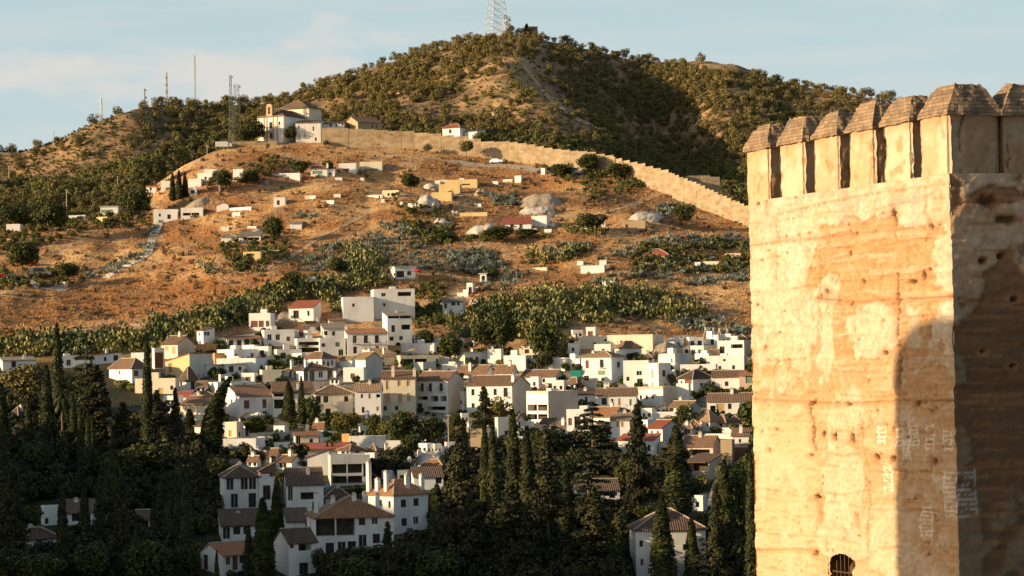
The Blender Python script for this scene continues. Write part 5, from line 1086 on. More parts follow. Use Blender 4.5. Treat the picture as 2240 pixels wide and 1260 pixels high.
# --- whitewashed cave mounds: rounded skins of plaster over the rock
wr = noisy('whitewashed_rock', (0.66, 0.60, 0.50), (0.33, 0.26, 0.18), scale=0.6, bump=0.12, detail=8, lo=.38, hi=.66, bscale=2.5)
wg = noisy('bare_rock', (0.46, 0.37, 0.26), (0.30, 0.23, 0.15), scale=0.6, bump=0.2, detail=8, bscale=1.5)
def mound(name, label, x0, x1, y0, y1, mat, lean=0.0, depth=5.0, seed=0, cat='rock face'):
    """irregular rounded rock face: front skin bulging from the slope"""
    P = hit((x0 + x1) / 2, y1); mpp = P[1] / FP; W = (x1 - x0) * mpp; Hh = (y1 - y0) * mpp
    n1, n2 = 26, 16; A, B = np.meshgrid(np.linspace(-1, 1, n1), np.linspace(0, 1, n2))
    nz = fbm(A * 3 + seed, B * 3, 4); nz2 = fbm(A * 2.0 + seed * 3 + 9, A * 0, 3)
    top = Hh * 0.70 * (1 - 0.62 * np.abs(A) ** 3.0) * (0.7 + 0.45 * nz2)
    x = A * W / 2 * (1.06 - 0.10 * B) + lean * B * W / 3; z = -1.0 + (top + 1.0) * np.sin(B * math.pi / 2) ** 0.9; y = -(1 - np.abs(A) ** 2) * 1.2 + B ** 1.6 * depth + (nz - .5) * 1.6
    V = np.stack([x, y, z + (nz - .5) * .5], -1).reshape(-1, 3); ix = np.arange(n1 * n2).reshape(n2, n1)
    Q = np.stack([ix[:-1, :-1], ix[:-1, 1:], ix[1:, 1:], ix[1:, :-1]], -1).reshape(-1, 4)
    o = np_mesh(name, V, Q, mat, smooth=True); o.location = P; tag(o, label, cat); return o
mound('cave_mound', 'big whitewashed cave mound left of the yellow house', 902, 956, 410, 456, wr, .5, 6, 1)
mound('cave_mound', 'small white peaked mound above the yellow house', 922, 962, 392, 414, wr, 0, 5, 2)
mound('cave_mound', 'grey and white cave mound with bushes at its foot', 940, 990, 464, 498, wr, .2, 6, 3)
mound('cave_mound', 'bright whitewashed mound left of the red tiled cave house', 1016, 1088, 474, 512, wr, .3, 6, 4)
mound('cave_mound', 'grey concrete bank above a white painted skirt', 1130, 1226, 405, 450, wg, .2, 8, 5)
mound('cave_mound', 'white painted skirt below the grey concrete bank', 1132, 1214, 436, 470, wr, .1, 6, 6)
mound('cave_mound', 'smooth white sloping roof over the stone cave front', 1364, 1436, 448, 482, wr, .9, 8, 7)
mound('cave_mound', 'pale rounded rock right of the yellow roofs', 1034, 1068, 400, 428, wg, .3, 5, 8)
mound('cave_mound', 'whitewashed rock face at the left above the cactus', 664, 700, 594, 624, wr, 0, 4, 9)
mound('cave_mound', 'second whitewashed rock face above the cactus', 694, 724, 606, 628, wr, 0, 4, 10)
mound('cave_mound', 'flat topped white rock face above the cactus', 730, 770, 598, 622, wr, 0, 4, 11)
mound('cave_mound', 'white rock face beside the flat grey cave roof', 816, 858, 590, 612, wr, 0, 4, 12)
mound('cave_mound', 'white plastered mound amid dark trees', 540, 578, 490, 514, wr, .6, 5, 13)
mound('cave_mound', 'low grey mound in the agaves left of the beige walls', 982, 1010, 452, 470, wr, 0, 4, 14)
mound('rock_bank', 'dappled whitewashed bank below the gardens', 908, 990, 968, 1024, wr, 0, 6, 15)
mound('rock_bank', 'pale eroded rock beside the top white block', 592, 640, 670, 704, wg, .3, 6, 16)
mound('rock_bank', 'grey concrete ramp bank under the brown fence wall', 400, 462, 418, 452, wg, .5, 9, 17)
mound('rock_bank', 'white cliff edge beneath the prickly pear trees', 1108, 1150, 724, 740, wr, .2, 4, 18)
mound('rock_bank', 'rocky wall with plants left of the hipped cream house', 1240, 1276, 768, 810, wg, .1, 5, 19)
mound('rock_bank', 'grey slope beside the stepped retaining building', 1410, 1490, 732, 790, wg, .6, 10, 20)

# --- the old city wall stepping down the ridge
def city_wall(name, label, top, base, Y, thick, step, mat, cat='city wall', jag=2.2, tex=None):
    t = np.array(top, float); b = np.array(base, float)
    xs = np.arange(t[0, 0], t[-1, 0], step); mb = MB(); parts = []
    rnd = random.Random(int(t[0, 0]))
    Yf = (lambda x: float(np.interp(x, [q[0] for q in Y], [q[1] for q in Y])))
    prev = None
    for x in xs:
        x1 = min(x + step, t[-1, 0]); yt_ = np.interp(x + step * .25, t[:, 0], t[:, 1]) - rnd.uniform(0, jag)
        p0, p1 = at(x, np.interp(x, b[:, 0], b[:, 1]), Yf(x)), at(x1, np.interp(x1, b[:, 0], b[:, 1]), Yf(x1))
        zt = at((x + x1) / 2, yt_, Yf((x + x1) / 2))[2]
        z0, z1 = min(p0[2], zground(p0[0], p0[1])) - 1.5, min(p1[2], zground(p1[0], p1[1])) - 1.5
        v = [(p0[0], p0[1], z0), (p1[0], p1[1], z1), (p1[0], p1[1] + thick, z1), (p0[0], p0[1] + thick, z0), (p0[0], p0[1], zt), (p1[0], p1[1], zt), (p1[0], p1[1] + thick, zt), (p0[0], p0[1] + thick, zt)]
        dy = rnd.uniform(-.05, .05); v = [(q[0], q[1] + dy, q[2]) for q in v]
        mb.add(v, [(0, 1, 5, 4), (2, 3, 7, 6), (4, 5, 6, 7), (1, 2, 6, 5), (3, 0, 4, 7)])
    o = mb.build(name, mat); tag(o, label, cat); return o
wst = noisy('city_wall_earth', (0.44, 0.335, 0.205), (0.26, 0.185, 0.105), scale=0.5, bump=0.10, detail=10, lo=.36, hi=.66, bscale=1.6, stretch=(.8, .8, 1.5))
city_wall('city_wall', 'long tan city wall stepping down the ridge from the chapel',
          [(704, 281), (790, 283), (880, 288), (1000, 300), (1070, 312), (1115, 310)], [(704, 312), (780, 318), (900, 316), (1000, 326), (1060, 335), (1116, 350)], [(700, 828), (900, 826), (1060, 820), (1118, 816)], 1.2, 29, wst)
city_wall('city_wall', 'middle stretch of the tan city wall, below the pine slope',
          [(1114, 308), (1118, 312), (1160, 318), (1210, 328), (1285, 334), (1346, 344)], [(1114, 352), (1210, 354), (1285, 358), (1346, 362)], [(1114, 815), (1346, 796)], 1.2, 19, wst)
city_wall('city_wall', 'lower tan city wall bending down behind the trees to its corner',
          [(1344, 347), (1390, 357), (1470, 379)], [(1344, 378), (1400, 396), (1470, 412)], [(1344, 797), (1400, 784), (1472, 774)], 1.2, 17, wst)
city_wall('city_wall', 'steep lowest city wall with saw tooth steps next to the fortress',
          [(1467, 380), (1530, 405), (1570, 425), (1640, 455), (1680, 480)], [(1467, 430), (1520, 450), (1565, 470), (1640, 495), (1690, 515)], [(1467, 773), (1640, 746), (1690, 738)], 1.2, 9.5, wst)
city_wall('side_wall', 'darker spur wall behind the lowest city wall', [(1500, 384), (1575, 388)], [(1500, 410), (1575, 420)], [(1478, 800), (1640, 800)], 1.0, 54, wst)
city_wall('church_terrace_wall', 'low retaining wall of the church terrace', [(508, 311), (606, 308)], [(508, 330), (606, 322)], [(508, 829), (606, 829)], 1.0, 49, wst, cat='wall')
city_wall('garden_wall', 'buttressed wall section on the hill ridge behind the parked cars', [(1200, 366), (1290, 372)], [(1200, 372), (1290, 378)], [(1200, 806), (1290, 798)], .6, 45, wst, cat='wall')

# ------------------------------------------------------------------ vegetation
def leafm(name, c1, c2, scale=0.5, isl=0.9, tr=0.0, objrand=0.25):
    return noisy(name, c1, c2, scale=scale, rough=0.75, detail=3, island=isl, objrand=objrand, lo=.4, hi=.6)
LEAF = {'cyp': leafm('cypress_leaves', (0.024, 0.030, 0.009), (0.062, 0.066, 0.018)), 'con': leafm('conifer_needles', (0.028, 0.031, 0.012), (0.060, 0.055, 0.021)),
        'pine': leafm('pine_needles', (0.120, 0.105, 0.036), (0.215, 0.165, 0.052), scale=0.5, isl=.5), 'broad': leafm('broad_leaves', (0.036, 0.046, 0.011), (0.078, 0.082, 0.020)),
        'gold': leafm('golden_leaves', (0.10, 0.10, 0.02), (0.18, 0.14, 0.025)), 'olive': leafm('olive_leaves', (0.11, 0.115, 0.055), (0.17, 0.16, 0.08)), 'ced': leafm('cedar_needles', (0.045, 0.058, 0.028), (0.085, 0.092, 0.045)),
        'palm': leafm('palm_fronds', (0.05, 0.07, 0.02), (0.10, 0.11, 0.035)), 'shrub': leafm('shrub_leaves', (0.115, 0.125, 0.034), (0.19, 0.17, 0.048)), 'vine': leafm('vine_leaves', (0.04, 0.06, 0.015), (0.08, 0.10, 0.02)),
        'dry': leafm('dry_twigs', (0.20, 0.13, 0.06), (0.28, 0.19, 0.10))}
bark = noisy('bark', (0.11, 0.075, 0.05), (0.19, 0.14, 0.10), 3, bump=0.03)
def leaves(P, Nn, size, rs, jitter=0.7, aspect=1.0):
    n = len(P); Nn = Nn + rs.normal(size=(n, 3)) * jitter; Nn /= np.linalg.norm(Nn, axis=1, keepdims=True) + 1e-9
    A = np.cross(Nn, rs.normal(size=(n, 3))); A /= np.linalg.norm(A, axis=1, keepdims=True) + 1e-9; B = np.cross(Nn, A)
    s = (size * rs.uniform(0.6, 1.3, n))[:, None] / 2
    V = np.stack([P - A * s - B * s * aspect * .5, P + A * s * .3 - B * s * aspect, P + A * s + B * s * aspect * .4, P - A * s * .2 + B * s * aspect], 1).reshape(-1, 3)
    return V, np.arange(4 * n).reshape(n, 4)
def sphere_pts(n, rs):
    v = rs.normal(size=(n, 3)); return v / np.linalg.norm(v, axis=1, keepdims=True)
def clumps_crown(rs, centers, radii, n_each, size, squash=0.75, up=0.35, jit=.7):
    Ps = []; Ns = []
    for c, r, n in zip(centers, radii, n_each):
        d = sphere_pts(n, rs); rad = r * rs.uniform(0.55, 1.08, n) ** 0.5
        p = d * rad[:, None]; p[:, 2] *= squash; Ps.append(p + c); nn = d.copy(); nn[:, 2] += up; Ns.append(nn)
    return leaves(np.concatenate(Ps), np.concatenate(Ns), size, rs, jit)
PROTO = {}
def proto(kind, V, Q, trunk, mat, Hh, Ww, smooth=False):
    cm = np_mesh(kind + '_crown', V, Q, LEAF[mat], objlink=False)
    tm = bpy.data.meshes.new(kind + '_trunk'); tm.from_pydata(trunk.v, [], trunk.f); tm.materials.append(bark)
    PROTO.setdefault(kind, []).append((cm, tm, Hh, Ww, V, Q))
def mk_cypress(seed, n=3000, bend=0.0, fat=1.0):
    rs = np.random.RandomState(seed); Hh, Ww = 15.0, 2.2
    t = rs.uniform(0.0, 1, n) ** 0.9; a = rs.uniform(0, 2 * math.pi, n)
    prof = np.minimum(1, (t / 0.12 + .25)) ** 0.5 * np.clip(1 - t, 0, 1) ** 0.62 * (1 + 0.0 * t) * 1.12
    lump = 0.80 + 0.55 * (fbm(a * 1.2 + seed, t * 9 + seed, 3) - .3)
    r = Ww / 2 * prof * lump * np.where(rs.rand(n) < .85, rs.uniform(0.86, 1.08, n), rs.uniform(.5, .9, n)) * fat
    P = np.stack([r * np.cos(a) + bend * t ** 3, r * np.sin(a), 0.3 + t * (Hh - .3)], 1); Nn = np.stack([np.cos(a), np.sin(a), 0.5 + 0 * a], 1)
    V, Q = leaves(P, Nn, 0.34, rs, 0.45)
    # dense inner body so that the sky never shows through
    m1, m2 = 12, 22; T, Aa = np.meshgrid(np.linspace(0, 1, m2), np.linspace(0, 2 * math.pi, m1 + 1)[:-1], indexing='ij')
    rr = Ww / 2 * 0.80 * np.minimum(1, (T / 0.12 + .25)) ** 0.5 * np.clip(1 - T, 0, 1) ** 0.62 * (0.85 + 0.4 * (fbm(Aa * 1.2 + seed, T * 9 + seed, 3) - .3)) * fat
    VB = np.stack([rr * np.cos(Aa) + bend * T ** 3, rr * np.sin(Aa), 0.3 + T * (Hh - .5)], -1).reshape(-1, 3); ix = np.arange(m1 * m2).reshape(m2, m1)
    QB = np.stack([ix[:-1], np.roll(ix[:-1], -1, 1), np.roll(ix[1:], -1, 1), ix[1:]], -1).reshape(-1, 4)
    tr = MB(); tr.bar((0, 0, -1), (0, 0, 1.5), 0.18, 6)
    proto('cypress' if not bend else 'bent_cypress', np.concatenate([V, VB]), np.concatenate([Q, QB + len(V)]), tr, 'cyp', Hh, Ww)
for s_ in range(4): mk_cypress(s_ + 1)
mk_cypress(9, bend=1.7)
def mk_conifer(seed, n=5200, layers=0, mat='con', kind='conifer', Hh=17.0, Ww=7.5, size=0.42):
    rs = np.random.RandomState(seed); cs = []; rr = []; nn = []
    tr = MB(); tr.bar((0, 0, -1), (0, 0, Hh * .92), 0.30, 6, 0.05)
    nb = 62
    for i in range(nb):
        t = (i + rs.rand()) / nb; t = 0.06 + 0.94 * t; a = rs.uniform(0, 2 * math.pi); R_ = Ww / 2 * (1 - t) ** 0.75 * rs.uniform(0.55, 1.0)
        c = np.array([R_ * .68 * math.cos(a), R_ * .68 * math.sin(a), t * Hh - R_ * .10]); cs.append(c); r_ = 0.45 + R_ * .42; rr.append(r_); nn.append(int(n / nb * (0.5 + r_ / 1.4)))
        tr.bar((0, 0, t * Hh), tuple(c), 0.07, 4, 0.02)
    V, Q = clumps_crown(rs, cs, rr, nn, size, squash=0.55, up=.5)
    proto(kind, V, Q, tr, mat, Hh, Ww)
for s_ in (1, 2, 3): mk_conifer(s_)
def mk_cedar(seed):
    rs = np.random.RandomState(seed + 50); Hh, Ww = 14.0, 11.0; Ps = []; Ns = []; tr = MB(); tr.bar((0, 0, -1), (.3, 0, Hh * .95), 0.38, 6, 0.06)
    nt_ = 9
    for i in range(nt_):
        t = 0.18 + 0.80 * i / (nt_ - 1)
        for k in range(4 if i < 7 else 2):
            a = rs.uniform(0, 2 * math.pi); L_ = Ww / 2 * (1 - (t - .15) ** 1.3 * 0.85) * rs.uniform(.55, 1.0); z = t * Hh + rs.uniform(-.3, .3)
            tr.bar((0, 0, z - .6), (L_ * .8 * math.cos(a), L_ * .8 * math.sin(a), z), 0.09, 4, 0.03)
            n = int(60 + 44 * L_); u = rs.rand(n) ** 0.7; w_ = rs.normal(size=n) * (0.25 + 0.30 * L_ * np.sin(u * math.pi * .8) * .55)
            x = u * L_ * math.cos(a) - w_ * math.sin(a); y = u * L_ * math.sin(a) + w_ * math.cos(a)
            Ps.append(np.stack([x, y, z + rs.normal(size=n) * .13 - 0.35 * (u ** 2) + .1], 1)); Ns.append(np.stack([0 * x, 0 * x, 1 + 0 * x], 1))
    V, Q = leaves(np.concatenate(Ps), np.concatenate(Ns), 0.5, rs, .45); proto('cedar', V, Q, tr, 'ced', Hh, Ww)
for s_ in (1, 2): mk_cedar(s_)
def mk_broad(seed, kind, mat, n=2600, Hh=7.0, Ww=7.0, size=0.42, base=0.22, gap=1.0, ncl=22):
    rs = np.random.RandomState(seed + 100); tr = MB(); zc = Hh * (base + 1) / 2; cs = []; rr = []
    tr.bar((0, 0, -1), (0.15, 0, Hh * base + .5), 0.20, 6, .14)
    for i in range(ncl):
        d = sphere_pts(1, rs)[0]; u = rs.uniform(.55, .98); c = np.array([d[0] * Ww / 2 * .70 * u, d[1] * Ww / 2 * .70 * u, zc + d[2] * Hh * (1 - base) / 2 * .70 * u]); cs.append(c); rr.append(rs.uniform(.14, .26) * Ww)
        tr.bar((0.1, 0, Hh * base), tuple(c), 0.07, 4, 0.02)
    V, Q = clumps_crown(rs, cs, rr, [max(20, int(n / ncl * (r / (.2 * Ww)) ** 2)) for r in rr], size, squash=.8, jit=.38 if kind == 'hill_pine' else .6)
    proto(kind, V, Q, tr, mat, Hh, Ww)
for s_ in (1, 2, 3): mk_broad(s_, 'broad', 'broad'); mk_broad(s_ + 5, 'golden', 'gold', 2200, gap=1.2, ncl=18); mk_broad(s_ + 9, 'olive', 'olive', 1700, ncl=16); mk_broad(s_ + 14, 'shrub', 'shrub', 700, 2.4, 3.2, .34, .0, 1, 10)
for s_ in (1, 2): mk_broad(s_ + 20, 'umbrella', 'pine', 3000, 9.0, 8.0, .45, .45, 1, 24); mk_broad(s_ + 30, 'bush', 'broad', 500, 1.9, 2.6, .3, .0, 1, 8)
for s_ in range(4): mk_broad(s_ + 40, 'hill_pine', 'pine', 560, 3.9, 4.3, .36, -.10, 1, 11)
def mk_palm():
    rs = np.random.RandomState(5); tr = MB(); tr.bar((0, 0, -1), (0, 0, 5.6), .22, 7, .17); V = []; Q = []
    for i in range(34):
        a = i * 2.4; el = 1.25 - 2.0 * (i / 34); L_ = 2.3; pr = None
        for k in range(7):
            t = k / 6; r = L_ * t * math.cos(el * (1 - .0 * t)) ; z = 5.6 + L_ * t * math.sin(el) - 1.1 * t * t; w_ = .30 * math.sin(math.pi * min(.98, t * .9 + .08)) + .02
            c = np.array([r * math.cos(a), r * math.sin(a), z]); s = np.array([-math.sin(a), math.cos(a), 0]) * w_
            V += [c - s - (0, 0, .08), c + s - (0, 0, .08)]
            if k: n = len(V); Q.append((n - 4, n - 3, n - 1, n - 2))
    proto('palm', np.array(V), np.array(Q), tr, 'palm', 6.6, 4.4)
mk_palm()
_cnt = {}
NAMES = {'cypress': 'cypress_tree', 'bent_cypress': 'cypress_tree', 'conifer': 'conifer_tree', 'cedar': 'cedar_tree', 'broad': 'broadleaf_tree', 'golden': 'autumn_tree', 'olive': 'olive_tree', 'shrub': 'shrub', 'bush': 'bush', 'umbrella': 'umbrella_pine', 'hill_pine': 'pine_tree', 'palm': 'palm_tree'}
def tree(kind, px, yt, yb, wpx, label, group=None, cat=None, layer='f', P=None, var=None):
    P = hit(px, yb, layer) if P is None else P
    mpp = P[1] / FP; k = _cnt.get(kind, 0); _cnt[kind] = k + 1
    cm, tm, Hh, Ww, _, _ = PROTO[kind][k % len(PROTO[kind]) if var is None else var]
    nm = NAMES[kind]; e = empty(nm, tuple(float(x) for x in P), (k * 2.399) % 6.28 if kind != 'bent_cypress' else -.15)
    sh = (yb - yt) * mpp / Hh; sw = wpx * mpp / Ww * (1.3 if 'cypress' in kind else 1.0); e.scale = (sw, sw, sh)
    tag(e, label, cat or nm.replace('_tree', ' tree').replace('_', ' '), group)
    small = kind in ('shrub', 'bush', 'hill_pine')
    c = bpy.data.objects.new('foliage' if kind in ('shrub', 'bush') else 'crown', cm); link(c, e)
    if kind not in ('shrub', 'bush'): link(bpy.data.objects.new('trunk', tm), e)
    return e
T = tree
# cypresses of the gardens and valley
for q in [
    (127, 707, 915, 26, 'tall cypress rising above the cactus hedge at the left'), (324, 731, 985, 24, 'tallest thin cypress in front of the hipped roof house'),
    (6, 840, 1110, 40, 'dark cypress cut by the left frame edge'), (63, 872, 1010, 22, 'narrow dark cypress behind the left palm'), (104, 800, 1020, 36, 'thick dark cypress left of the palm tree'),
    (161, 860, 972, 17, 'sunlit narrow cypress just right of the palm'), (176, 886, 1020, 16, 'slim sunlit cypress left of a close pair'), (194, 900, 1050, 16, 'left one of a close sunlit cypress pair'), (204, 912, 1045, 16, 'right one of a close sunlit cypress pair'),
    (138, 1050, 1262, 26, 'cypress in front of the white cube garden house'), (186, 1040, 1190, 22, 'thin cypress with two tips beside the cube house'), (231, 1022, 1120, 12, 'slender cypress tip behind a bushy tree'),
    (335, 1094, 1190, 13, 'small cypress left of the dense lower group'), (368, 1075, 1190, 15, 'short slim cypress inside the lower group'), (393, 965, 1225, 24, 'bright yellow green cypress in the lower group'), (409, 1018, 1235, 26, 'second yellow green cypress of the lower group'),
    (577, 1090, 1275, 46, 'dark cypress between the two bottom houses'), (606, 1045, 1180, 26, 'dark cypress beside the awning house'), (921, 1168, 1300, 20, 'lone slim cypress at the bottom centre'), (475, 1205, 1300, 12, 'little cypress before the rust coloured roof'),
    (1063, 922, 1130, 24, 'left one of the two twin cypresses at centre'), (1081, 934, 1150, 28, 'right one of the two twin cypresses at centre'), (1126, 898, 1190, 40, 'big black green cypress at centre'), (1156, 935, 1195, 38, 'black green cypress right of the biggest one'),
    (1366, 1220, 1300, 13, 'tiny bright cypress tip left of the convent bottom'), (1477, 1228, 1300, 12, 'tiny bright cypress tip before the convent'), (1560, 1245, 1310, 10, 'tiniest cypress tip at the bottom right'), (1482, 932, 1135, 54, 'broad sunlit cypress right of the sunlit white house'), (1450, 1080, 1275, 46, 'dark cypress in front of the convent wall'),
    (1588, 1008, 1235, 40, 'dark cypress left of the leafy tree by the fortress'), (1646, 985, 1290, 26, 'narrow dark cypress touching the fortress edge'), (633, 834, 926, 26, 'brownish cypress before the dark loggias'), (660, 822, 914, 14, 'thin green cypress before the dark loggias'),
    (716, 964, 998, 7, 'left of two tiny garden cypresses'), (727, 966, 998, 7, 'right of two tiny garden cypresses'), (378, 377, 440, 13, 'left of three dark hillside cypresses'), (392, 372, 436, 14, 'middle of three dark hillside cypresses'), (405, 377, 430, 12, 'right of three dark hillside cypresses'),
    (415, 895, 960, 30, 'spiky dark young cypress before the cream gable'), (1152, 36, 62, 12, 'pointed cypress beside the summit hut')]:
    T('cypress', *q, group='cypresses of the valley', layer='b' if q[2] == 62 else 'f')
T('bent_cypress', 462, 826, 1000, 46, 'large dark cypress with its tip bent to the right', group='cypresses of the valley')
for q in [(268, 1034, 1270, 66, 'ragged sunlit conifer at the lower left'), (218, 1040, 1200, 42, 'bushy dark conifer beside the cube house'), (360, 1003, 1160, 40, 'rough conifer behind the lower cypress group'), (437, 962, 1135, 84, 'broad dark conifer right of the lower cypress group'),
          (1010, 938, 1262, 150, 'huge dark conifer in front of the shaded villa end'), (1200, 945, 1230, 120, 'broad dark conifer right of the black cypresses'), (1060, 846, 955, 66, 'sunlit conifer in front of the broad white house'),
          (1396, 888, 1120, 84, 'tall ragged conifer before the sunlit white house'), (1300, 1080, 1262, 150, 'low wide black conifer left of the convent'), (850, 1142, 1300, 60, 'sunlit conifer below the villa tower'), (1120, 1060, 1270, 150, 'black conifer mass at the bottom centre'), 
          (210, 800, 960, 110, 'large spreading dark conifer at the left, before the white houses'), (270, 880, 1010, 90, 'dark conifer left of the tallest thin cypress'), (345, 855, 985, 60, 'dark tree right of the tallest thin cypress'), (385, 850, 980, 44, 'spiky conifer before the red sheet roof'), (1570, 1060, 1290, 70, 'dark conifer left of the fortress foot'), (30, 1010, 1240, 90, 'black conifer at the lower left edge')]:
    T('conifer', *q, group='conifers of the valley')
for q in [(1296, 880, 1010, 120, 'layered cedar with a green awning behind it'), (1290, 985, 1140, 150, 'wide layered cedar with sunlit tiers'), (190, 742, 930, 110, 'layered cedar before the left white houses'), (1540, 1180, 1290, 70, 'small shaded cedar before the convent'), (1240, 1010, 1110, 90, 'cedar branch tree left of the wide cedar')]:
    T('cedar', *q, group='cedars of the valley')
for q in [(1612, 992, 1225, 104, 'leafy green tree against the fortress edge'), (680, 862, 940, 60, 'green garden tree below the dark loggias'), (880, 898, 985, 90, 'leafy tree below the bright balcony house'), (945, 905, 985, 70, 'leafy tree left of the broad white house'), (1000, 900, 970, 46, 'leafy tree under the plain gable'),
          (820, 905, 968, 44, 'green garden tree below the low white wing'), (900, 945, 1010, 50, 'garden tree above the dappled bank'), (1560, 838, 880, 60, 'round green tree above the curtained porch'), (1640, 882, 925, 50, 'dark round tree at the fortress edge'), (1500, 880, 940, 40, 'dark bushes behind the twin pavilions'),
          (1190, 700, 802, 92, 'tall green tree at the cactus bank with visible trunk'), (1100, 672, 780, 80, 'hazy green tree left of the trunked one'), (1065, 695, 775, 70, 'brownish green tree on the grassy bank'), (985, 722, 800, 56, 'bright green tree above the porch house'), (930, 720, 765, 50, 'garden tree beside the tall brown roofed house'),
          (112, 432, 522, 84, 'big dark tree on the left hillside'), (298, 402, 488, 74, 'big rounded dark tree by the garden shed'), (50, 528, 596, 84, 'round tree above the parked van'), (145, 570, 616, 60, 'round bush tree right of the parked van'), (30, 440, 500, 90, 'dark green tree near the left edge of the slope'), (1288, 335, 380, 56, 'dark tree hiding a wall corner'),
          (655, 348, 384, 44, 'round tree above the green fronted cave house'), (718, 349, 378, 30, 'round tree over the white patio wall'), (488, 372, 418, 46, 'round tree right of the stacked walls'), (545, 370, 406, 46, 'round tree above the corrugated fence'), (898, 376, 420, 44, 'leafy tree left of the big mound'), (598, 474, 526, 56, 'bushy tree beside the white plastered mound'),
          (640, 588, 646, 46, 'green tree beside the whitewashed rock faces'), (1078, 584, 614, 40, 'dark bush tree beside the pillared porch'), (525, 660, 716, 34, 'dark green tree behind the picture window block'), (1500, 444, 498, 50, 'brownish green tree below the steep city wall'), (1292, 464, 508, 84, 'wide tree above the scattered white walls'), (1228, 358, 392, 60, 'bushy trees by the parked car'),
          (1352, 352, 396, 56, 'pale green reed like tree by the wall bend'), (636, 268, 308, 30, 'tree against the church side'), (1058, 256, 306, 62, 'dark tree right of the red roofed house'), (850, 258, 290, 56, 'dark tree right of the stone chapel'), (880, 268, 290, 40, 'dark bushes behind the city wall'), (555, 262, 312, 60, 'green tree left of the church front'), (530, 275, 315, 50, 'tree behind the lattice masts'),
          (975, 505, 530, 60, 'green trees under the grey and white mound'), (1090, 495, 525, 80, 'bushes under the bright mound'), (1150, 498, 520, 60, 'bushes below the red tiled cave house'), (340, 345, 410, 60, 'sunlit green tree left of the three cypresses'), (1265, 795, 830, 34, 'garden tree right of the whitewashed ruin'), (1190, 770, 812, 46, 'dark trees right of the terrace house'),
          (740, 560, 606, 50, 'dark bushy tree beside the cave rock faces'), (1180, 940, 1010, 60, 'green tree before the balcony block'), (1240, 990, 1060, 70, 'dark green tree below the balcony block'), (85, 960, 1040, 80, 'dark garden tree at the left'), (260, 985, 1070, 110, 'dark broad tree in the middle of the gardens'), (330, 960, 1050, 120, 'dark broad tree under the tallest cypress'), (60, 1100, 1170, 80, 'dark broad tree by the lower left houses'),
          (470, 1000, 1060, 100, 'dark tree above the timber house'), (560, 905, 960, 60, 'dark courtyard tree beside the shuttered gable'), (1375, 1000, 1075, 70, 'green tree right of the wide cedar'), (780, 1215, 1300, 110, 'dark leafy garden below the villa'), (960, 1190, 1300, 130, 'dark hedge like tree at the bottom centre'), (1500, 1040, 1110, 90, 'dark tree beside the garden shed'), (320, 1180, 1290, 120, 'brownish broad tree at the bottom left'), (80, 1200, 1300, 130, 'dark tree at the bottom left corner'), (200, 1180, 1290, 110, 'dark tree below the hip roofed garden house')]:
    T('broad', *q, group='broadleaf trees')
for q in [(755, 893, 958, 66, 'yellow green tree below the arched window house'), (1095, 868, 945, 60, 'yellowish tree right of the sunlit conifer'), (845, 915, 970, 46, 'golden brown tree below the cream house'), (1470, 905, 935, 40, 'yellow green bush right of the crenellated wall'), (640, 985, 1020, 40, 'rust coloured shrub below the white block'), (1468, 814, 848, 26, 'yellow green bush by the wedge house'), (1205, 775, 805, 44, 'yellow leafed bush above the whitewashed ruin'), (55, 955, 990, 50, 'dusky gold tree at the left')]:
    T('golden', *q, group='autumn trees')
for q in [(60, 798, 905, 120, 'golden lit umbrella pine at the left edge'), (150, 812, 900, 80, 'umbrella pine right of the left cypress'), (1020, 308, 350, 36, 'olive coloured pine before the city wall')]:
    T('umbrella', *q, group='umbrella pines')
T('palm', 137, 850, 965, 56, 'small palm tree between the dark left cypresses')
for i, q in enumerate([(936, 313, 336, 26), (906, 306, 322, 18), (878, 310, 322, 14), (1042, 315, 338, 20), (795, 305, 318, 14), (743, 300, 318, 16), (760, 298, 316, 16), (712, 305, 322, 18), (970, 312, 322, 14), (990, 318, 330, 22), (825, 312, 322, 12), (585, 312, 328, 14)]):
    T('olive', *q, 'small round olive tree growing in front of the city wall', group='olive trees below the city wall')
for q in [(470, 1008, 1050, 70, 'dark tree left of the timber house roof'), (615, 1030, 1062, 40, 'dark tree between timber house and balustrade building'), (700, 1195, 1262, 40, 'dark tree beside the gatehouse loggia'), (760, 1070, 1102, 40, 'dark tree behind the villa roof'), (600, 1125, 1180, 30, 'dark tree between the two grey roofs'),
          (455, 1120, 1185, 50, 'dark tree left of the long grey roof'), (885, 1185, 1250, 70, 'dark garden tree beneath the villa tower'), (420, 1180, 1270, 60, 'dark tree left of the rust coloured roof'), (1345, 1150, 1262, 60, 'dark tree touching the convent left wall'), (1545, 1120, 1210, 60, 'dark tree at the convent right end'), (1410, 1100, 1150, 50, 'dark tree above the convent roof')]:
    T('broad', *q, group='broadleaf trees')
for q in [(545, 1150, 1262, 22, 'narrow dark cypress before the rust coloured roof'), (705, 1120, 1215, 16, 'narrow dark cypress at the villa veranda corner'), (958, 1060, 1210, 40, 'dark cypress against the right end of the villa tower'), (1240, 1020, 1200, 34, 'dark cypress between the black mass and the wide cedar'), (1515, 1130, 1275, 30, 'dark cypress at the convent right side'), (300, 1150, 1290, 24, 'dark cypress at the bottom left, before the gabled garden house'), (30, 1010, 1180, 26, 'dark cypress near the lower left edge'), (246, 960, 1110, 20, 'slim cypress in the middle of the dark gardens')]:
    T('cypress', *q, group='cypresses of the valley')
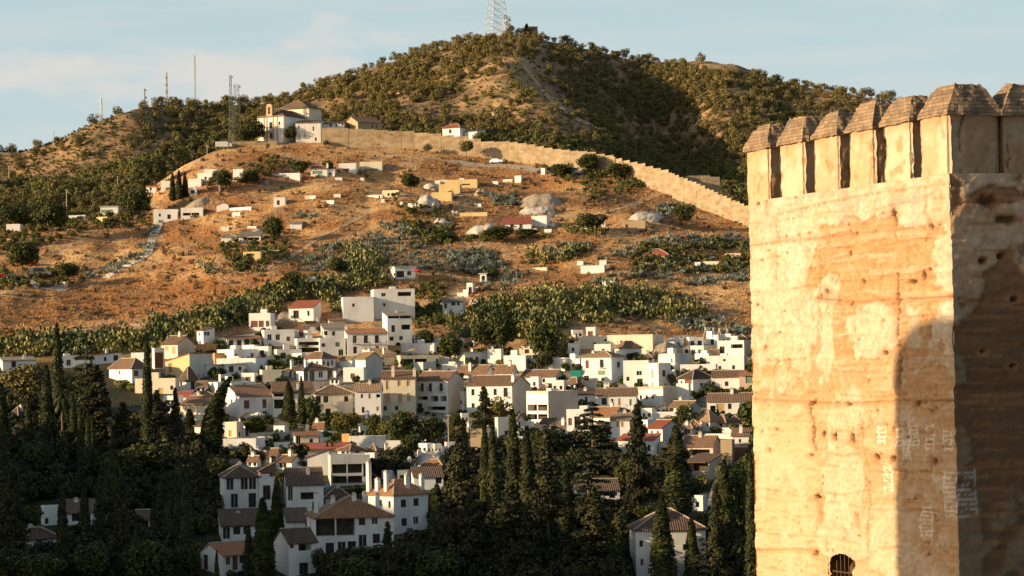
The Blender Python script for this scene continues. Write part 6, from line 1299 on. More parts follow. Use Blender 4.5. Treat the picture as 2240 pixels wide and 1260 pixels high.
# clipped and wild shrubs in the village gardens
rg = random.Random(3)
for (x, y, hh, ww) in [(585, 905, 30, 40), (700, 905, 26, 40), (800, 945, 34, 30), (640, 925, 24, 40), (430, 750, 14, 40), (478, 765, 16, 44), (520, 746, 10, 50), (595, 800, 14, 60), (625, 812, 14, 50), (660, 770, 22, 50), (790, 798, 12, 40), (815, 842, 14, 60), (375, 828, 12, 30), (345, 838, 14, 34), (270, 850, 24, 40), (290, 855, 20, 30),
                       (950, 790, 20, 30), (1094, 802, 20, 24), (1155, 808, 26, 40), (1450, 835, 16, 24), (1530, 870, 20, 40), (1600, 860, 12, 40), (1360, 904, 12, 40), (1410, 903, 18, 60), (1480, 945, 24, 40), (1600, 946, 18, 40), (1570, 946, 16, 40), (1340, 1015, 30, 60), (1100, 1000, 40, 60), (880, 1005, 30, 60), (760, 1000, 18, 60), (820, 1000, 16, 60),
                       (600, 1000, 18, 60), (560, 1010, 20, 60), (520, 1000, 20, 50), (700, 1030, 24, 30), (860, 1090, 34, 40), (730, 1100, 20, 40), (900, 1190, 24, 80), (800, 1230, 40, 90), (560, 1200, 24, 60), (470, 1120, 30, 40), (640, 1140, 24, 40), (1360, 940, 20, 40), (1320, 870, 10, 30), (1210, 850, 14, 40), (1180, 868, 16, 30), (1540, 985, 20, 40), (1600, 1040, 30, 50), (1530, 1070, 30, 50)]:
    T('shrub', x, y - hh, y, ww, 'dark green garden shrub between the village houses', group='garden shrubs')

# ------------------------------------------------------------------ the wooded hill: pines
def in_poly(x, y, poly):
    c = False; j = len(poly) - 1
    for i in range(len(poly)):
        xi, yi = poly[i]; xj, yj = poly[j]
        if (yi > y) != (yj > y) and x < (xj - xi) * (y - yi) / (yj - yi) + xi: c = not c
        j = i
    return c
# sparse clearings on the back hill (photo pixels): (poly, chance of keeping a tree)
CLEAR = [([(1068, 128), (1150, 124), (1215, 190), (1270, 255), (1330, 295), (1200, 300), (1060, 262), (900, 262), (860, 225), (1010, 200)], 0.10),
         ([(1480, 118), (1560, 118), (1640, 132), (1690, 160), (1600, 166), (1500, 150)], 0.12), ([(-60, 318), (150, 285), (240, 245), (310, 225), (365, 225), (380, 300), (330, 350), (220, 400), (-60, 440)], 0.08),
         ([(560, 318), (700, 210), (760, 240), (720, 262)], 0.35), ([(1490, 292), (1530, 290), (1540, 304), (1490, 306)], 0.0), ([(1350, 270), (1480, 280), (1440, 320), (1340, 310)], 0.25), ([(1640, 300), (1690, 300), (1690, 400), (1560, 398)], .2), ([(680, 190), (860, 230), (760, 245), (700, 235)], .6)]
rp_ = random.Random(11); pts = []
y = 60.0
while y < 560:
    x = -160.0
    dxs = 13.5
    while x < 2330:
        xx_ = x + rp_.uniform(-6, 6); yy_ = y + rp_.uniform(-4, 4)
        x += dxs
        if 1680 < xx_ < 2240 and (yy_ > 560 or rp_.random() < .35): continue
        u_, v_ = uv(xx_, yy_); c_ = int(round(np.interp(float(u_), UC, np.arange(NC))))
        if float(v_) > CMB[-1 if False else np.argmax(CMB[:, c_]), c_] - 0.0006: continue
        if float(v_) < CMF[:, c_].max() - 0.002: continue
        keep = 0.97
        for pg, pr in CLEAR:
            if in_poly(xx_, yy_, pg): keep = min(keep, pr)
        n0 = float(fbm(xx_ / 60., yy_ / 35., 3, off=4)); keep *= 0.45 + 1.2 * sstep(0.36, 0.55, n0)
        if rp_.random() > keep: continue
        pts.append((xx_, yy_))
    y += 8.0
# trees standing along the skyline
for x in np.arange(-100, 2300, 13.0):
    xx_ = float(x + rp_.uniform(-5, 5)); ys = float(np.interp(xx_, sx, sy_)) + rp_.uniform(1, 5)
    k = 0.92
    if xx_ < 330: k = 0.22
    if 1440 < xx_ < 1690: k = 0.06
    if 1060 < xx_ < 1108: k = 0.3
    if rp_.random() < k: pts.append((xx_, ys))
PT = []
for (x, y) in pts:
    P = hit(x, y, 'b'); PT.append((x, y, P, rp_.uniform(0.75, 1.35), rp_.randrange(4), rp_.uniform(0, 6.28), rp_.uniform(.85, 1.25)))
print('pines', len(PT))
PT.sort(key=lambda q: -(q[3] / q[2][1]) - (0 if 0 < q[0] < 1680 and q[1] > 80 else -1))
def pine_scale(q): return q[3] * 0.85
for q in PT[:300]:
    cm, tm, Hh, Ww, _, _ = PROTO['hill_pine'][q[4]]
    e = empty('pine_tree', (float(q[2][0]), float(q[2][1]), float(q[2][2]) - .2), q[5]); s = pine_scale(q); e.scale = (s, s, s * q[6])
    tag(e, 'rounded green pine on the wooded hill behind the church and city wall', 'pine tree', 'pines on the far hill')
    link(bpy.data.objects.new('crown', cm), e); link(bpy.data.objects.new('trunk', tm), e)
VV = []; QQ = []; nb = 0
for q in PT[300:]:
    V0, Q0 = PROTO['hill_pine'][q[4]][4:6]; s = pine_scale(q); ca, sa = math.cos(q[5]), math.sin(q[5])
    V = np.stack([(V0[:, 0] * ca - V0[:, 1] * sa) * s, (V0[:, 0] * sa + V0[:, 1] * ca) * s, V0[:, 2] * s * q[6]], 1) + q[2] - np.array([0, 0, .2])
    VV.append(V); QQ.append(Q0 + nb); nb += len(V)
o = np_mesh('pine_forest', np.concatenate(VV), np.concatenate(QQ), LEAF['pine']); tag(o, 'pine wood covering the far hill', 'forest', kind='stuff')

# ------------------------------------------------------------------ ground cover made of very many small plants
def scatter(polys, n, seed, layer='f', dens=None):
    r = random.Random(seed); out = []
    areas = []
    for pg in polys:
        a = abs(sum(pg[i][0] * pg[(i + 1) % len(pg)][1] - pg[(i + 1) % len(pg)][0] * pg[i][1] for i in range(len(pg)))) / 2; areas.append(a)
    tot = sum(areas)
    for pg, a in zip(polys, areas):
        xs = [p[0] for p in pg]; ys = [p[1] for p in pg]; m_ = int(n * a / tot); k = 0; tries = 0
        while k < m_ and tries < m_ * 12:
            tries += 1; x = r.uniform(min(xs), max(xs)); y = r.uniform(min(ys), max(ys))
            if not in_poly(x, y, pg): continue
            if dens is not None and r.random() > dens(x, y): k += 1; continue
            out.append(hit(x, y, layer)); k += 1
    return out
def merged(name, label, cat, protos, P, mat, smin, smax, seed, zoff=0.0, tilt=0.0):
    r = np.random.RandomState(seed); VV = []; QQ = []; nb = 0
    for p in P:
        V0, Q0 = protos[r.randint(len(protos))]; s = r.uniform(smin, smax); a = r.uniform(0, 6.28); ca, sa = math.cos(a) * s, math.sin(a) * s
        V = np.stack([V0[:, 0] * ca - V0[:, 1] * sa, V0[:, 0] * sa + V0[:, 1] * ca, V0[:, 2] * s * r.uniform(.8, 1.2)], 1) + np.array([p[0], p[1], p[2] + zoff])
        VV.append(V); QQ.append(Q0 + nb); nb += len(V)
    o = np_mesh(name, np.concatenate(VV), np.concatenate(QQ), mat); tag(o, label, cat, kind='stuff'); return o
rs = np.random.RandomState(77)
# dry grass tussocks: a few leaning blades each
def tuft(seed, n=9, h=0.36, w_=0.45):
    r = np.random.RandomState(seed); V = []; Q = []
    for i in range(n):
        a = r.uniform(0, 6.28); c = r.normal(size=2) * w_ * .5; d = np.array([math.cos(a), math.sin(a)]); l = r.uniform(.1, .4) * h; hh = h * r.uniform(.6, 1.2); s = np.array([-d[1], d[0]]) * .10
        V += [(*(c - s), -.1), (*(c + s), -.1), (*(c + s * .4 + d * l), hh), (*(c - s * .4 + d * l), hh)]; k = len(V); Q.append((k - 4, k - 3, k - 2, k - 1))
    return np.array(V), np.array(Q)
grass = noisy('dry_grass', (0.57, 0.335, 0.14), (0.32, 0.16, 0.063), scale=0.09, rough=.9, detail=7, island=.22, lo=.40, hi=.62)
front_poly = [(-60, 500), (150, 485), (250, 455), (330, 415), (400, 368), (510, 322), (900, 322), (1100, 345), (1300, 372), (1400, 402), (1480, 436), (1680, 510), (2150, 640), (2150, 745), (1680, 735), (1240, 735), (960, 740), (740, 640), (620, 690), (540, 716), (420, 745), (-60, 765)]
merged('dry_grass', 'dry orange grass covering the sunny slope', 'grass', [tuft(i) for i in range(8)], scatter([front_poly], 46000, 5, dens=lambda x, y: 0.25 + 0.9 * float(sstep(.42, .58, fbm(x / 22., y / 11., 3, off=8)))), grass, .4, .95, 1)
# prickly pear: stacks of flat pads
def pear(seed, n=26):
    r = np.random.RandomState(seed); V = []; Q = []
    for i in range(n):
        c = np.array([r.normal() * .75, r.normal() * .6, abs(r.normal()) * .75 + .15]); a = r.uniform(0, 6.28); t = r.uniform(-.6, .9); ax = np.array([math.cos(a), math.sin(a), 0]); up = np.array([-math.sin(a) * math.sin(t), math.cos(a) * math.sin(t), math.cos(t)]); R1, R2 = .19, .27
        nrm = np.cross(ax, up) * .045
        ring = [c + ax * R1 * math.cos(q) + up * R2 * math.sin(q) for q in np.arange(6) * math.pi / 3]
        k = len(V); V += [p + nrm for p in ring] + [p - nrm for p in ring]
        Q += [(k, k + 1, k + 2, k + 3), (k + 3, k + 4, k + 5, k), (k + 9, k + 8, k + 7, k + 6), (k + 6, k + 11, k + 10, k + 9)]
    return np.array(V), np.array(Q)
pearm = noisy('prickly_pear_pads', (0.075, 0.10, 0.034), (0.26, 0.23, 0.070), scale=0.09, rough=.55, detail=3, island=1.0, lo=.4, hi=.6)
pear_polys = [([(-20, 745), (130, 740), (300, 734), (360, 728), (360, 770), (-20, 785)], .8), ([(330, 712), (420, 690), (520, 660), (600, 628), (640, 640), (600, 680), (520, 715), (430, 738), (350, 770), (320, 760)], .85),
              ([(590, 640), (680, 622), (760, 612), (850, 606), (860, 625), (760, 640), (740, 690), (700, 655), (600, 660)], .9), ([(1090, 660), (1160, 640), (1250, 640), (1350, 632), (1430, 640), (1500, 660), (1545, 690), (1500, 708), (1430, 700), (1330, 705), (1240, 720), (1160, 745), (1060, 735), (1040, 690)], .92),
              ([(980, 700), (1060, 660), (1100, 660), (1060, 720), (990, 750)], .7), ([(760, 540), (840, 540), (830, 600), (740, 610)], .7), ([(1160, 552), (1290, 548), (1240, 575), (1150, 575)], .35), ([(1170, 745), (1240, 735), (1240, 790), (1170, 780)], .5), ([(400, 560), (440, 540), (560, 590), (600, 600), (440, 600)], .12)]
pp = []
for i, (pg, dn) in enumerate(pear_polys): 
    a = abs(sum(pg[j][0] * pg[(j + 1) % len(pg)][1] - pg[(j + 1) % len(pg)][0] * pg[j][1] for j in range(len(pg)))) / 2
    pp += scatter([pg], int(a / 34), 40 + i, dens=lambda x, y: dn * (0.12 + 1.1 * float(sstep(.42, .54, fbm(x / 16., y / 9., 3, off=2)))))
merged('prickly_pear', 'dense yellow green prickly pear thickets', 'cactus', [pear(i) for i in range(6)], pp, pearm, .8, 1.5, 3)
# agaves: grey green rosettes
def agave(seed, n=15):
    r = np.random.RandomState(seed); V = []; Q = []
    for i in range(n):
        a = i * 2.4 + r.uniform(-.2, .2); el = r.uniform(.25, 1.25); L_ = r.uniform(.7, 1.1); d = np.array([math.cos(a) * math.cos(el), math.sin(a) * math.cos(el), math.sin(el)]); s = np.array([-math.sin(a), math.cos(a), 0]) * .10
        k = len(V); V += [tuple(-s * .7), tuple(s * .7), tuple(d * L_ * .5 + s + (0, 0, .03)), tuple(d * L_ * .5 - s + (0, 0, .03)), tuple(d * L_ - s * .1), tuple(d * L_ + s * .1)]
        Q += [(k, k + 1, k + 2, k + 3), (k + 3, k + 2, k + 5, k + 4)]
    return np.array(V, float), np.array(Q)
agm = noisy('agave_leaves', (0.15, 0.19, 0.15), (0.30, 0.33, 0.26), scale=.5, rough=.5, detail=3, island=.9)
ag_polys = [([(680, 545), (860, 500), (960, 520), (1000, 560), (1080, 560), (1060, 600), (900, 590), (760, 600), (690, 580)], .3), ([(830, 488), (900, 485), (960, 510), (900, 520), (830, 500)], .6), ([(980, 545), (1060, 548), (1110, 580), (1040, 602), (980, 590)], .9), ([(1060, 600), (1110, 590), (1160, 600), (1120, 625), (1050, 640)], .5),
            ([(1300, 570), (1430, 520), (1600, 515), (1640, 525), (1640, 550), (1520, 545), (1400, 550), (1330, 575)], .55), ([(1440, 450), (1500, 445), (1500, 470), (1430, 475)], .8), ([(1500, 560), (1640, 575), (1640, 610), (1560, 620), (1470, 600)], .25), ([(1490, 615), (1640, 600), (1640, 615), (1570, 625), (1500, 628)], .7), ([(1280, 615), (1400, 590), (1420, 600), (1350, 620), (1290, 625)], .6),
            ([(1470, 705), (1560, 700), (1640, 715), (1640, 735), (1560, 730), (1480, 725)], .75), ([(1070, 425), (1130, 420), (1140, 450), (1080, 455)], .95), ([(640, 470), (690, 465), (690, 480), (640, 485)], .8), ([(285, 560), (330, 500), (350, 480), (345, 520), (320, 560), (250, 600), (190, 615), (190, 600)], .6),
            ([(1430, 560), (1480, 560), (1480, 640), (1430, 620)], .3), ([(1150, 560), (1250, 530), (1300, 535), (1260, 560), (1170, 580)], .6), ([(1440, 760), (1490, 748), (1490, 775), (1440, 778)], .8), ([(650, 560), (740, 550), (740, 590), (650, 600)], .4), ([(1380, 590), (1480, 570), (1500, 600), (1400, 610)], .35)]
pp = []
for i, (pg, dn) in enumerate(ag_polys):
    a = abs(sum(pg[j][0] * pg[(j + 1) % len(pg)][1] - pg[(j + 1) % len(pg)][0] * pg[j][1] for j in range(len(pg)))) / 2
    pp += scatter([pg], int(a / 17), 80 + i, dens=lambda x, y: dn * (0.25 + 1.0 * float(sstep(.42, .52, fbm(x / 14., y / 7., 3, off=6)))))
merged('agave_patch', 'grey green agaves growing in drifts over the slope', 'agave', [agave(i) for i in range(6)], pp, agm, .9, 1.7, 4)
# low scrub on the sunny slope, the far hill and in the gardens
bp_ = [(PROTO['bush'][i][4], PROTO['bush'][i][5]) for i in range(2)]
sp_ = [(PROTO['shrub'][i][4], PROTO['shrub'][i][5]) for i in range(3)]
merged('hill_scrub', 'low brown and green scrub on the far hill', 'scrub', bp_, scatter([[(-60, 340), (330, 235), (560, 235), (700, 200), (1080, 90), (1200, 110), (1500, 150), (1690, 170), (1690, 400), (1300, 350), (900, 290), (560, 300), (300, 420), (-60, 480)], [(-60, 325), (330, 235), (380, 300), (200, 420), (-60, 440)]], 4600, 31, 'b'), LEAF['shrub'], .2, .55, 8)
sl_polys = [[(440, 390), (600, 345), (640, 360), (560, 400), (450, 410)], [(860, 430), (960, 450), (1000, 520), (1240, 520), (1240, 500), (1320, 505), (1320, 515), (900, 540)], [(1180, 370), (1390, 370), (1420, 420), (1290, 440)], [(-20, 450), (330, 440), (330, 500), (200, 500), (120, 530), (-20, 560)], [(470, 540), (620, 500), (640, 560), (520, 600)], [(540, 640), (680, 600), (740, 640), (640, 665)], [(900, 620), (970, 620), (970, 720), (900, 720)], [(1380, 540), (1640, 530), (1640, 600), (1380, 600)], [(0, 600), (200, 590), (180, 620), (0, 640)]]
merged('slope_scrub', 'green bushes dotted over the sunny slope', 'scrub', bp_, scatter(sl_polys, 1150, 32), LEAF['shrub'], .4, 1.1, 9)
merged('slope_weeds', 'dry twiggy weeds in the gullies', 'scrub', bp_, scatter([front_poly], 1500, 36), LEAF['dry'], .25, .7, 12)
merged('foothill_bushes', 'sunlit green bushes filling the dip behind the ridge', 'scrub', sp_, scatter([[(-60, 400), (120, 400), (330, 345), (470, 290), (500, 300), (380, 360), (300, 420), (150, 462), (-60, 490)], [(880, 290), (1200, 300), (1640, 380), (1640, 440), (1470, 378), (1200, 330), (900, 300)]], 1500, 33, 'b'), LEAF['shrub'], .6, 1.3, 10)
HR = [(480, 600, 1020, 1116), (560, 710, 1028, 1120), (478, 584, 1119, 1184), (600, 700, 1141, 1262), (648, 864, 1090, 1225), (800, 945, 1045, 1175), (425, 640, 1175, 1262), (20, 135, 1110, 1210), (90, 212, 1096, 1150), (295, 335, 1122, 1170), (1375, 1540, 1095, 1262), (670, 812, 990, 1066), (900, 975, 1010, 1072), (1250, 1356, 1050, 1102), (706, 766, 1060, 1112), (1500, 1640, 960, 1110)]
def nohouse(x, y):
    return 0.0 if any(a - 6 < x < b + 10 and c < y < d + 22 for a, b, c, d in HR) else 1.0
merged('garden_undergrowth', 'dark undergrowth filling the shaded valley gardens', 'undergrowth', sp_, scatter([[(-60, 870), (330, 900), (480, 1000), (620, 1010), (1000, 1010), (1240, 960), (1380, 1010), (1660, 1020), (1660, 1285), (-60, 1285)]], 2300, 34, dens=nohouse), LEAF['con'], .6, 1.5, 11)
merged('village_greenery', 'creepers and potted plants between the village houses', 'plants', bp_, scatter([[(360, 760), (640, 720), (960, 760), (1640, 790), (1640, 960), (1240, 960), (900, 990), (620, 1000), (430, 900)]], 520, 35), LEAF['vine'], .4, 1.1, 13)

merged('fortress_wood', 'dark shrubs growing up the valley side behind the fortress tower', 'scrub', sp_, scatter([[(1655, 735), (2180, 750), (2180, 1285), (1655, 1285)]], 1100, 37), LEAF['broad'], 1.0, 2.4, 14)
# ------------------------------------------------------------------ lanes and tracks
def strip(name, label, pts, width, mat, lift=0.10, layer='f', dens=6):
    xs = []; 
    for (a, b) in zip(pts[:-1], pts[1:]):
        n = max(2, int(math.hypot(a[0] - b[0], a[1] - b[1]) / dens))
        for i in range(n): xs.append((a[0] + (b[0] - a[0]) * i / n, a[1] + (b[1] - a[1]) * i / n))
    xs.append(pts[-1]); W_ = [hit(x, y, layer) for x, y in xs]; V = []; nn = 4
    W_ = np.array(W_); Ws = W_.copy()
    for i in range(1, len(W_) - 1): Ws[i] = (W_[i - 1] + W_[i] * 2 + W_[i + 1]) / 4
    for i, p in enumerate(Ws):
        d = Ws[min(i + 1, len(Ws) - 1)] - Ws[max(i - 1, 0)]; s = np.array([-d[1], d[0]]); s = s / (np.linalg.norm(s) + 1e-9)
        for k in range(nn + 1):
            q = p[:2] + s * width * (k / nn - .5); V.append((q[0], q[1], zground(q[0], q[1]) + lift))
    F = []
    for i in range(len(Ws) - 1):
        for k in range(nn): a = i * (nn + 1) + k; F.append((a, a + 1, a + nn + 2, a + nn + 1))
    o = mesh_obj(name, V, F, mat, smooth=True); tag(o, label, 'path', kind='structure'); return o
dirt = noisy('dirt_track', (0.50, 0.36, 0.22), (0.38, 0.25, 0.14), scale=.5, detail=7, bump=.03)
grv = noisy('gravel_lane', (0.42, 0.37, 0.30), (0.33, 0.28, 0.22), scale=.8, detail=6)
strip('dirt_path', 'dirt track running under the grassy slope', [(-40, 745), (60, 738), (160, 728), (300, 712), (420, 700), (500, 682), (560, 655)], 2.4, dirt)
strip('gravel_track', 'gravel track by the parked white car', [(980, 352), (1040, 362), (1100, 362), (1180, 372), (1230, 378), (1300, 392)], 3.6, grv)
strip('dirt_path', 'thin path across the upper slope', [(760, 320), (830, 330), (900, 340), (980, 352)], 2.0, dirt)
strip('dirt_path', 'path to the caves', [(1500, 420), (1440, 425), (1380, 450), (1300, 470), (1200, 480)], 2.2, dirt)
strip('dirt_path', 'narrow path over the middle slope', [(420, 575), (500, 595), (560, 600), (640, 560), (700, 520), (800, 470)], 1.3, dirt)
strip('dirt_path', 'path below the terraces right of the village', [(1420, 775), (1460, 750), (1500, 735), (1530, 745), (1560, 760)], 3.0, grv)
strip('dirt_path', 'track over the spur of the far hill', [(1140, 138), (1165, 170), (1200, 215), (1250, 255), (1320, 290)], 2.4, dirt, layer='b', lift=.25)
strip('dirt_path', 'footpath on the far right hill', [(1598, 135), (1606, 150), (1618, 165)], 2.5, dirt, layer='b', lift=.25)
strip('road', 'road at the far left with parked cars', [(-40, 605), (40, 612), (90, 624), (150, 634)], 5.0, grv)
strip('dusty_lane', 'dusty lane climbing beside the curved wall', [(1575, 1110), (1590, 1050), (1600, 1010), (1590, 970)], 4.0, grv)
strip('village_lane', 'lane at the foot of the terraces', [(1244, 845), (1320, 846), (1400, 850), (1480, 860), (1560, 880)], 3.0, grv)
# stair path up the slope
st = MB(); sp = [(232, 608), (262, 590), (300, 572), (322, 558), (332, 530), (344, 500), (352, 482)]
pw = []
for a, b in zip(sp[:-1], sp[1:]):
    for i in range(9): pw.append(hit(a[0] + (b[0] - a[0]) * i / 9, a[1] + (b[1] - a[1]) * i / 9))
for i in range(len(pw) - 1):
    p, q = pw[i], pw[i + 1]; d = (q - p)[:2]; L_ = np.linalg.norm(d) + 1e-6; d = d / L_; s = np.array([-d[1], d[0]]) * 1.1; z1 = max(p[2], q[2]) + .12
    c = [p[:2] - s, p[:2] + s, q[:2] + s + d * .1, q[:2] - s + d * .1]
    st.add([(x[0], x[1], min(p[2], q[2]) - 1) for x in c] + [(x[0], x[1], z1) for x in c], [(4, 5, 6, 7), (0, 1, 5, 4), (1, 2, 6, 5), (2, 3, 7, 6), (3, 0, 4, 7)])
o = st.build('stone_stairs', noisy('pale_stone', (0.62, 0.58, 0.50), (0.45, 0.42, 0.36), 1.0)); tag(o, 'pale stone stair climbing the left slope', 'stairs', kind='thing')

# ------------------------------------------------------------------ masts, poles and towers
steel = noisy('galvanised_steel', (0.55, 0.55, 0.54), (0.42, 0.43, 0.42), 3, rough=.5); whitep = noisy('white_steel', (0.80, 0.80, 0.78), (0.66, 0.66, 0.64), 3, rough=.5); redp = noisy('red_steel', (0.45, 0.10, 0.06), (0.36, 0.09, 0.06), 3); gren = noisy('green_steel', (0.12, 0.15, 0.12), (0.18, 0.20, 0.17), 3)
def mast(name, label, px, yt, yb, w0, w1, mat, layer='b', P=None, nseg=8, r=.08, dishes=(), cat='mast', bands=None, Yd=None):
    P = hit(px, yb, layer) if P is None else np.array(P)
    if Yd: P = at(px, yb, Yd)
    Hh = (yb - yt) * P[1] / FP; e = empty(name, tuple(map(float, P)), .5); tag(e, label, cat); mb = MB(); mis = []
    def cr(t): w_ = (w0 + (w1 - w0) * t) / 2; return [Vector((sx_ * w_, sy__ * w_, Hh * t)) for sx_, sy__ in ((-1, -1), (1, -1), (1, 1), (-1, 1))]
    for i in range(nseg):
        a, b = cr(i / nseg), cr((i + 1) / nseg); m_ = mb; f0 = len(mb.f)
        for k in range(4):
            m_.bar(a[k] - Vector((0, 0, 1.5 if i == 0 else 0)), b[k], r, 4); m_.bar(a[k], b[(k + 1) % 4], r * .6, 3); m_.bar(a[(k + 1) % 4], b[k], r * .6, 3); m_.bar(b[k], b[(k + 1) % 4], r * .6, 3)
        mis += [1 if (bands and i % 2) else 0] * (len(mb.f) - f0)
    mesh_obj('lattice', mb.v, mb.f, [mat, bands or mat], e, mi=mis)
    for (t, dx, sz) in dishes:
        d = MB(); d.bar((dx, -.4, Hh * t), (dx, .1, Hh * t), sz, 10, sz * .75); d.build('antenna_dish', whitep, e)
    return e
mast('lattice_tower', 'big white lattice tower on the summit cut off by the frame top', 1087, -60, 68, 8.0, 3.2, steel, r=.13, nseg=9, cat='tower')
mast('antenna_mast', 'short white mast crowded with dishes beside the summit tower', 1109, 26, 66, 2.6, 2.0, whitep, r=.10, nseg=4, dishes=((.95, -.9, 1.0), (.8, 1.0, .9), (.62, -.6, .9), (.5, 1.1, 1.0), (.3, 0, .8)))
mast('lattice_mast', 'taller dark antenna mast left of the church', 506, 164, 312, 1.2, .5, gren, P=tuple(at(506, 312, 836)), r=.04, nseg=14, dishes=((.97, .5, .25), (.85, -.5, .3)), cat='mast')
mast('lattice_mast', 'green lattice mast with square top platform left of the church', 519, 184, 312, 2.0, 1.1, gren, P=tuple(at(519, 312, 836)), r=.042, nseg=11, dishes=((.96, .9, .35), (.96, -.9, .35), (.8, .8, .3), (.7, -.8, .35)), cat='mast')
mast('radio_mast', 'thinnest and tallest guyed mast on the left ridge', 427, 112, 224, .45, .45, steel, r=.05, nseg=14)
mast('radio_mast', 'red and white mast on the left ridge behind a tree clump', 365, 154, 224, .6, .45, steel, r=.06, nseg=9, bands=redp)
mast('radio_mast', 'short mast with small aerials on the left ridge', 316, 190, 230, .5, .4, steel, r=.07, nseg=5, dishes=((.9, .4, .4), (.5, .4, .5)))
mast('radio_mast', 'pale mast standing alone low on the left ridge', 222, 209, 258, .8, .3, whitep, r=.07, nseg=6)
def pole(label, px, yt, yb, layer='f', r=.12, name='utility_pole', P=None):
    P = hit(px, yb, layer) if P is None else P; Hh = (yb - yt) * P[1] / FP
    e = empty(name, tuple(map(float, P))); tag(e, label, 'pole'); MB().bar((0, 0, -1), (0, 0, Hh), r, 6, r * .7).build('post', noisy('pole_concrete', (0.55, 0.48, 0.38), (0.42, 0.36, 0.28), 2), e)
    MB().bar((-.5, 0, Hh - .3), (.5, 0, Hh - .3), .06, 4).build('crossarm', steel, e)
pole('pale pole on the left hill between dark bushes', 118, 287, 327, 'b', .2); pole('pale pole at the far left among trees', 20, 363, 398, 'b', .2); pole('tall pale pole behind the big dark left tree', 146, 408, 472, 'f', .16)
pole('thin pole left of the big rounded dark tree', 258, 385, 430, 'b', .12); pole('tall thin metal pole in the garden below the balcony house', 982, 905, 1010, 'f', .09); pole('thin pole at the top right of the village', 1541, 700, 724, 'f', .07)
pole('slim pole standing on the middle terrace', 604, 455, 482, 'f', .08); pole('white pole on the ridge near the church lorry', 453, 305, 326, 'f', .12); pole('small mast on the right hill skyline', 1500, 110, 122, 'b', .15)
# playground swing frames by the terraces
for i, (x, y) in enumerate([(1552, 738), (1582, 740)]):
    P = hit(x, y); m_ = MB()
    for sx_ in (-1.1, 1.1):
        m_.bar((sx_, -.7, 0), (sx_, 0, 2.2), .06, 5); m_.bar((sx_, .7, 0), (sx_, 0, 2.2), .06, 5)
    m_.bar((-1.1, 0, 2.2), (1.1, 0, 2.2), .06, 5); e = empty('swing_frame', tuple(map(float, P)), .6); m_.build('frame', whitep, e)
    s_ = MB(); s_.bar((-.3, 0, 2.2), (-.3, 0, .5), .015, 3); s_.bar((.3, 0, 2.2), (.3, 0, .5), .015, 3); s_.box(-.35, .35, -.1, .1, .46, .5); s_.build('seat', framed, e)
    tag(e, ['white swing frame nearer the curved path', 'white swing frame right of the other one, near the terraces'][i], 'swing')

# ------------------------------------------------------------------ vehicles
def car(label, px, py, rz, body, van=False, s=1.0):
    P = hit(px, py); e = empty('parked_van' if van else 'parked_car', (float(P[0]), float(P[1]), float(P[2]) + .05), rz); tag(e, label, 'van' if van else 'car'); e.scale = (s, s, s)
    L_, W_, = (4.6, 1.9) if van else (4.2, 1.75); hz = 1.95 if van else 1.42
    prof = [(-L_ / 2, .35), (L_ / 2, .35), (L_ / 2, .75), (L_ / 2 - .1, .95 if not van else 1.0), (L_ / 2 - 1.05, 1.0 if not van else 1.15), (L_ / 2 - 1.75 if not van else L_ / 2 - 1.35, hz), (-L_ / 2 + .75 if not van else -L_ / 2 + .15, hz), (-L_ / 2 + .1, 1.0), (-L_ / 2, .9)]
    n = len(prof); v = []
    for sy__ in (-1, 1):
        for (x, z) in prof: v.append((x, sy__ * W_ / 2 * (.86 if z > 1.1 else 1), z))
    f = [tuple(range(n - 1, -1, -1)) if False else tuple(range(n)), tuple(range(2 * n - 1, n - 1, -1))] + [(i, n + i, n + (i + 1) % n, (i + 1) % n) for i in range(n)]
    b_ = mesh_obj('body', v, f, noisy('car_' + body, *{'white': ((.78, .78, .76), (.7, .7, .68)), 'grey': ((.20, .22, .24), (.16, .17, .18)), 'red': ((.45, .04, .03), (.38, .03, .03)), 'blue': ((.07, .11, .18), (.06, .09, .14))}[body], 1, rough=.35), e)
    for sy__ in (-1, 1):
        g = MB(); y0 = sy__ * (W_ / 2 * .86 + .03); x0_, x1_ = -L_ / 2 + .85, L_ / 2 - 1.75
        g.add([(x0_, y0 * 1.07, 1.06), (x1_ + .35, y0 * 1.07, 1.06), (x1_, y0, hz - .1), (x0_ + .15, y0, hz - .1)], [(0, 1, 2, 3)]); g.build('side_window', glass, e)
        for xw in (-L_ / 2 + .85, L_ / 2 - .85):
            w__ = MB(); w__.bar((xw, sy__ * (W_ / 2 - .2), .33), (xw, sy__ * (W_ / 2 + .01), .33), .33, 12); wo = w__.build('wheel', railm, e)
    g = MB(); g.add([(L_ / 2 - 1.0, -W_ / 2 * .8, 1.05 if not van else 1.2), (L_ / 2 - 1.0, W_ / 2 * .8, 1.05 if not van else 1.2), (L_ / 2 - 1.68 if not van else L_ / 2 - 1.3, W_ / 2 * .74, hz - .06), (L_ / 2 - 1.68 if not van else L_ / 2 - 1.3, -W_ / 2 * .74, hz - .06)], [(0, 1, 2, 3)])
    for q in range(len(g.v)): g.v[q] = (g.v[q][0] + .04, g.v[q][1], g.v[q][2] + .02)
    g.build('windscreen', glass, e)
car('white car parked on the gravel track below the city wall', 1088, 358, -.5, 'white'); car('pale car half hidden by bushes right of the gravel track', 1257, 382, -.3, 'white'); car('grey van parked beside the round bush at the far left', 88, 606, .1, 'grey', True, 1.15)
car('red car at the far left edge of the road', 4, 612, .2, 'red'); car('dark blue car on the road at the far left', 30, 613, .1, 'blue'); car('red car behind the round tree at the left', 66, 581, .1, 'red'); car('white car parked on the terrace of the bright balcony house', 919, 884, .1, 'white')
P = hit(1528, 1128)
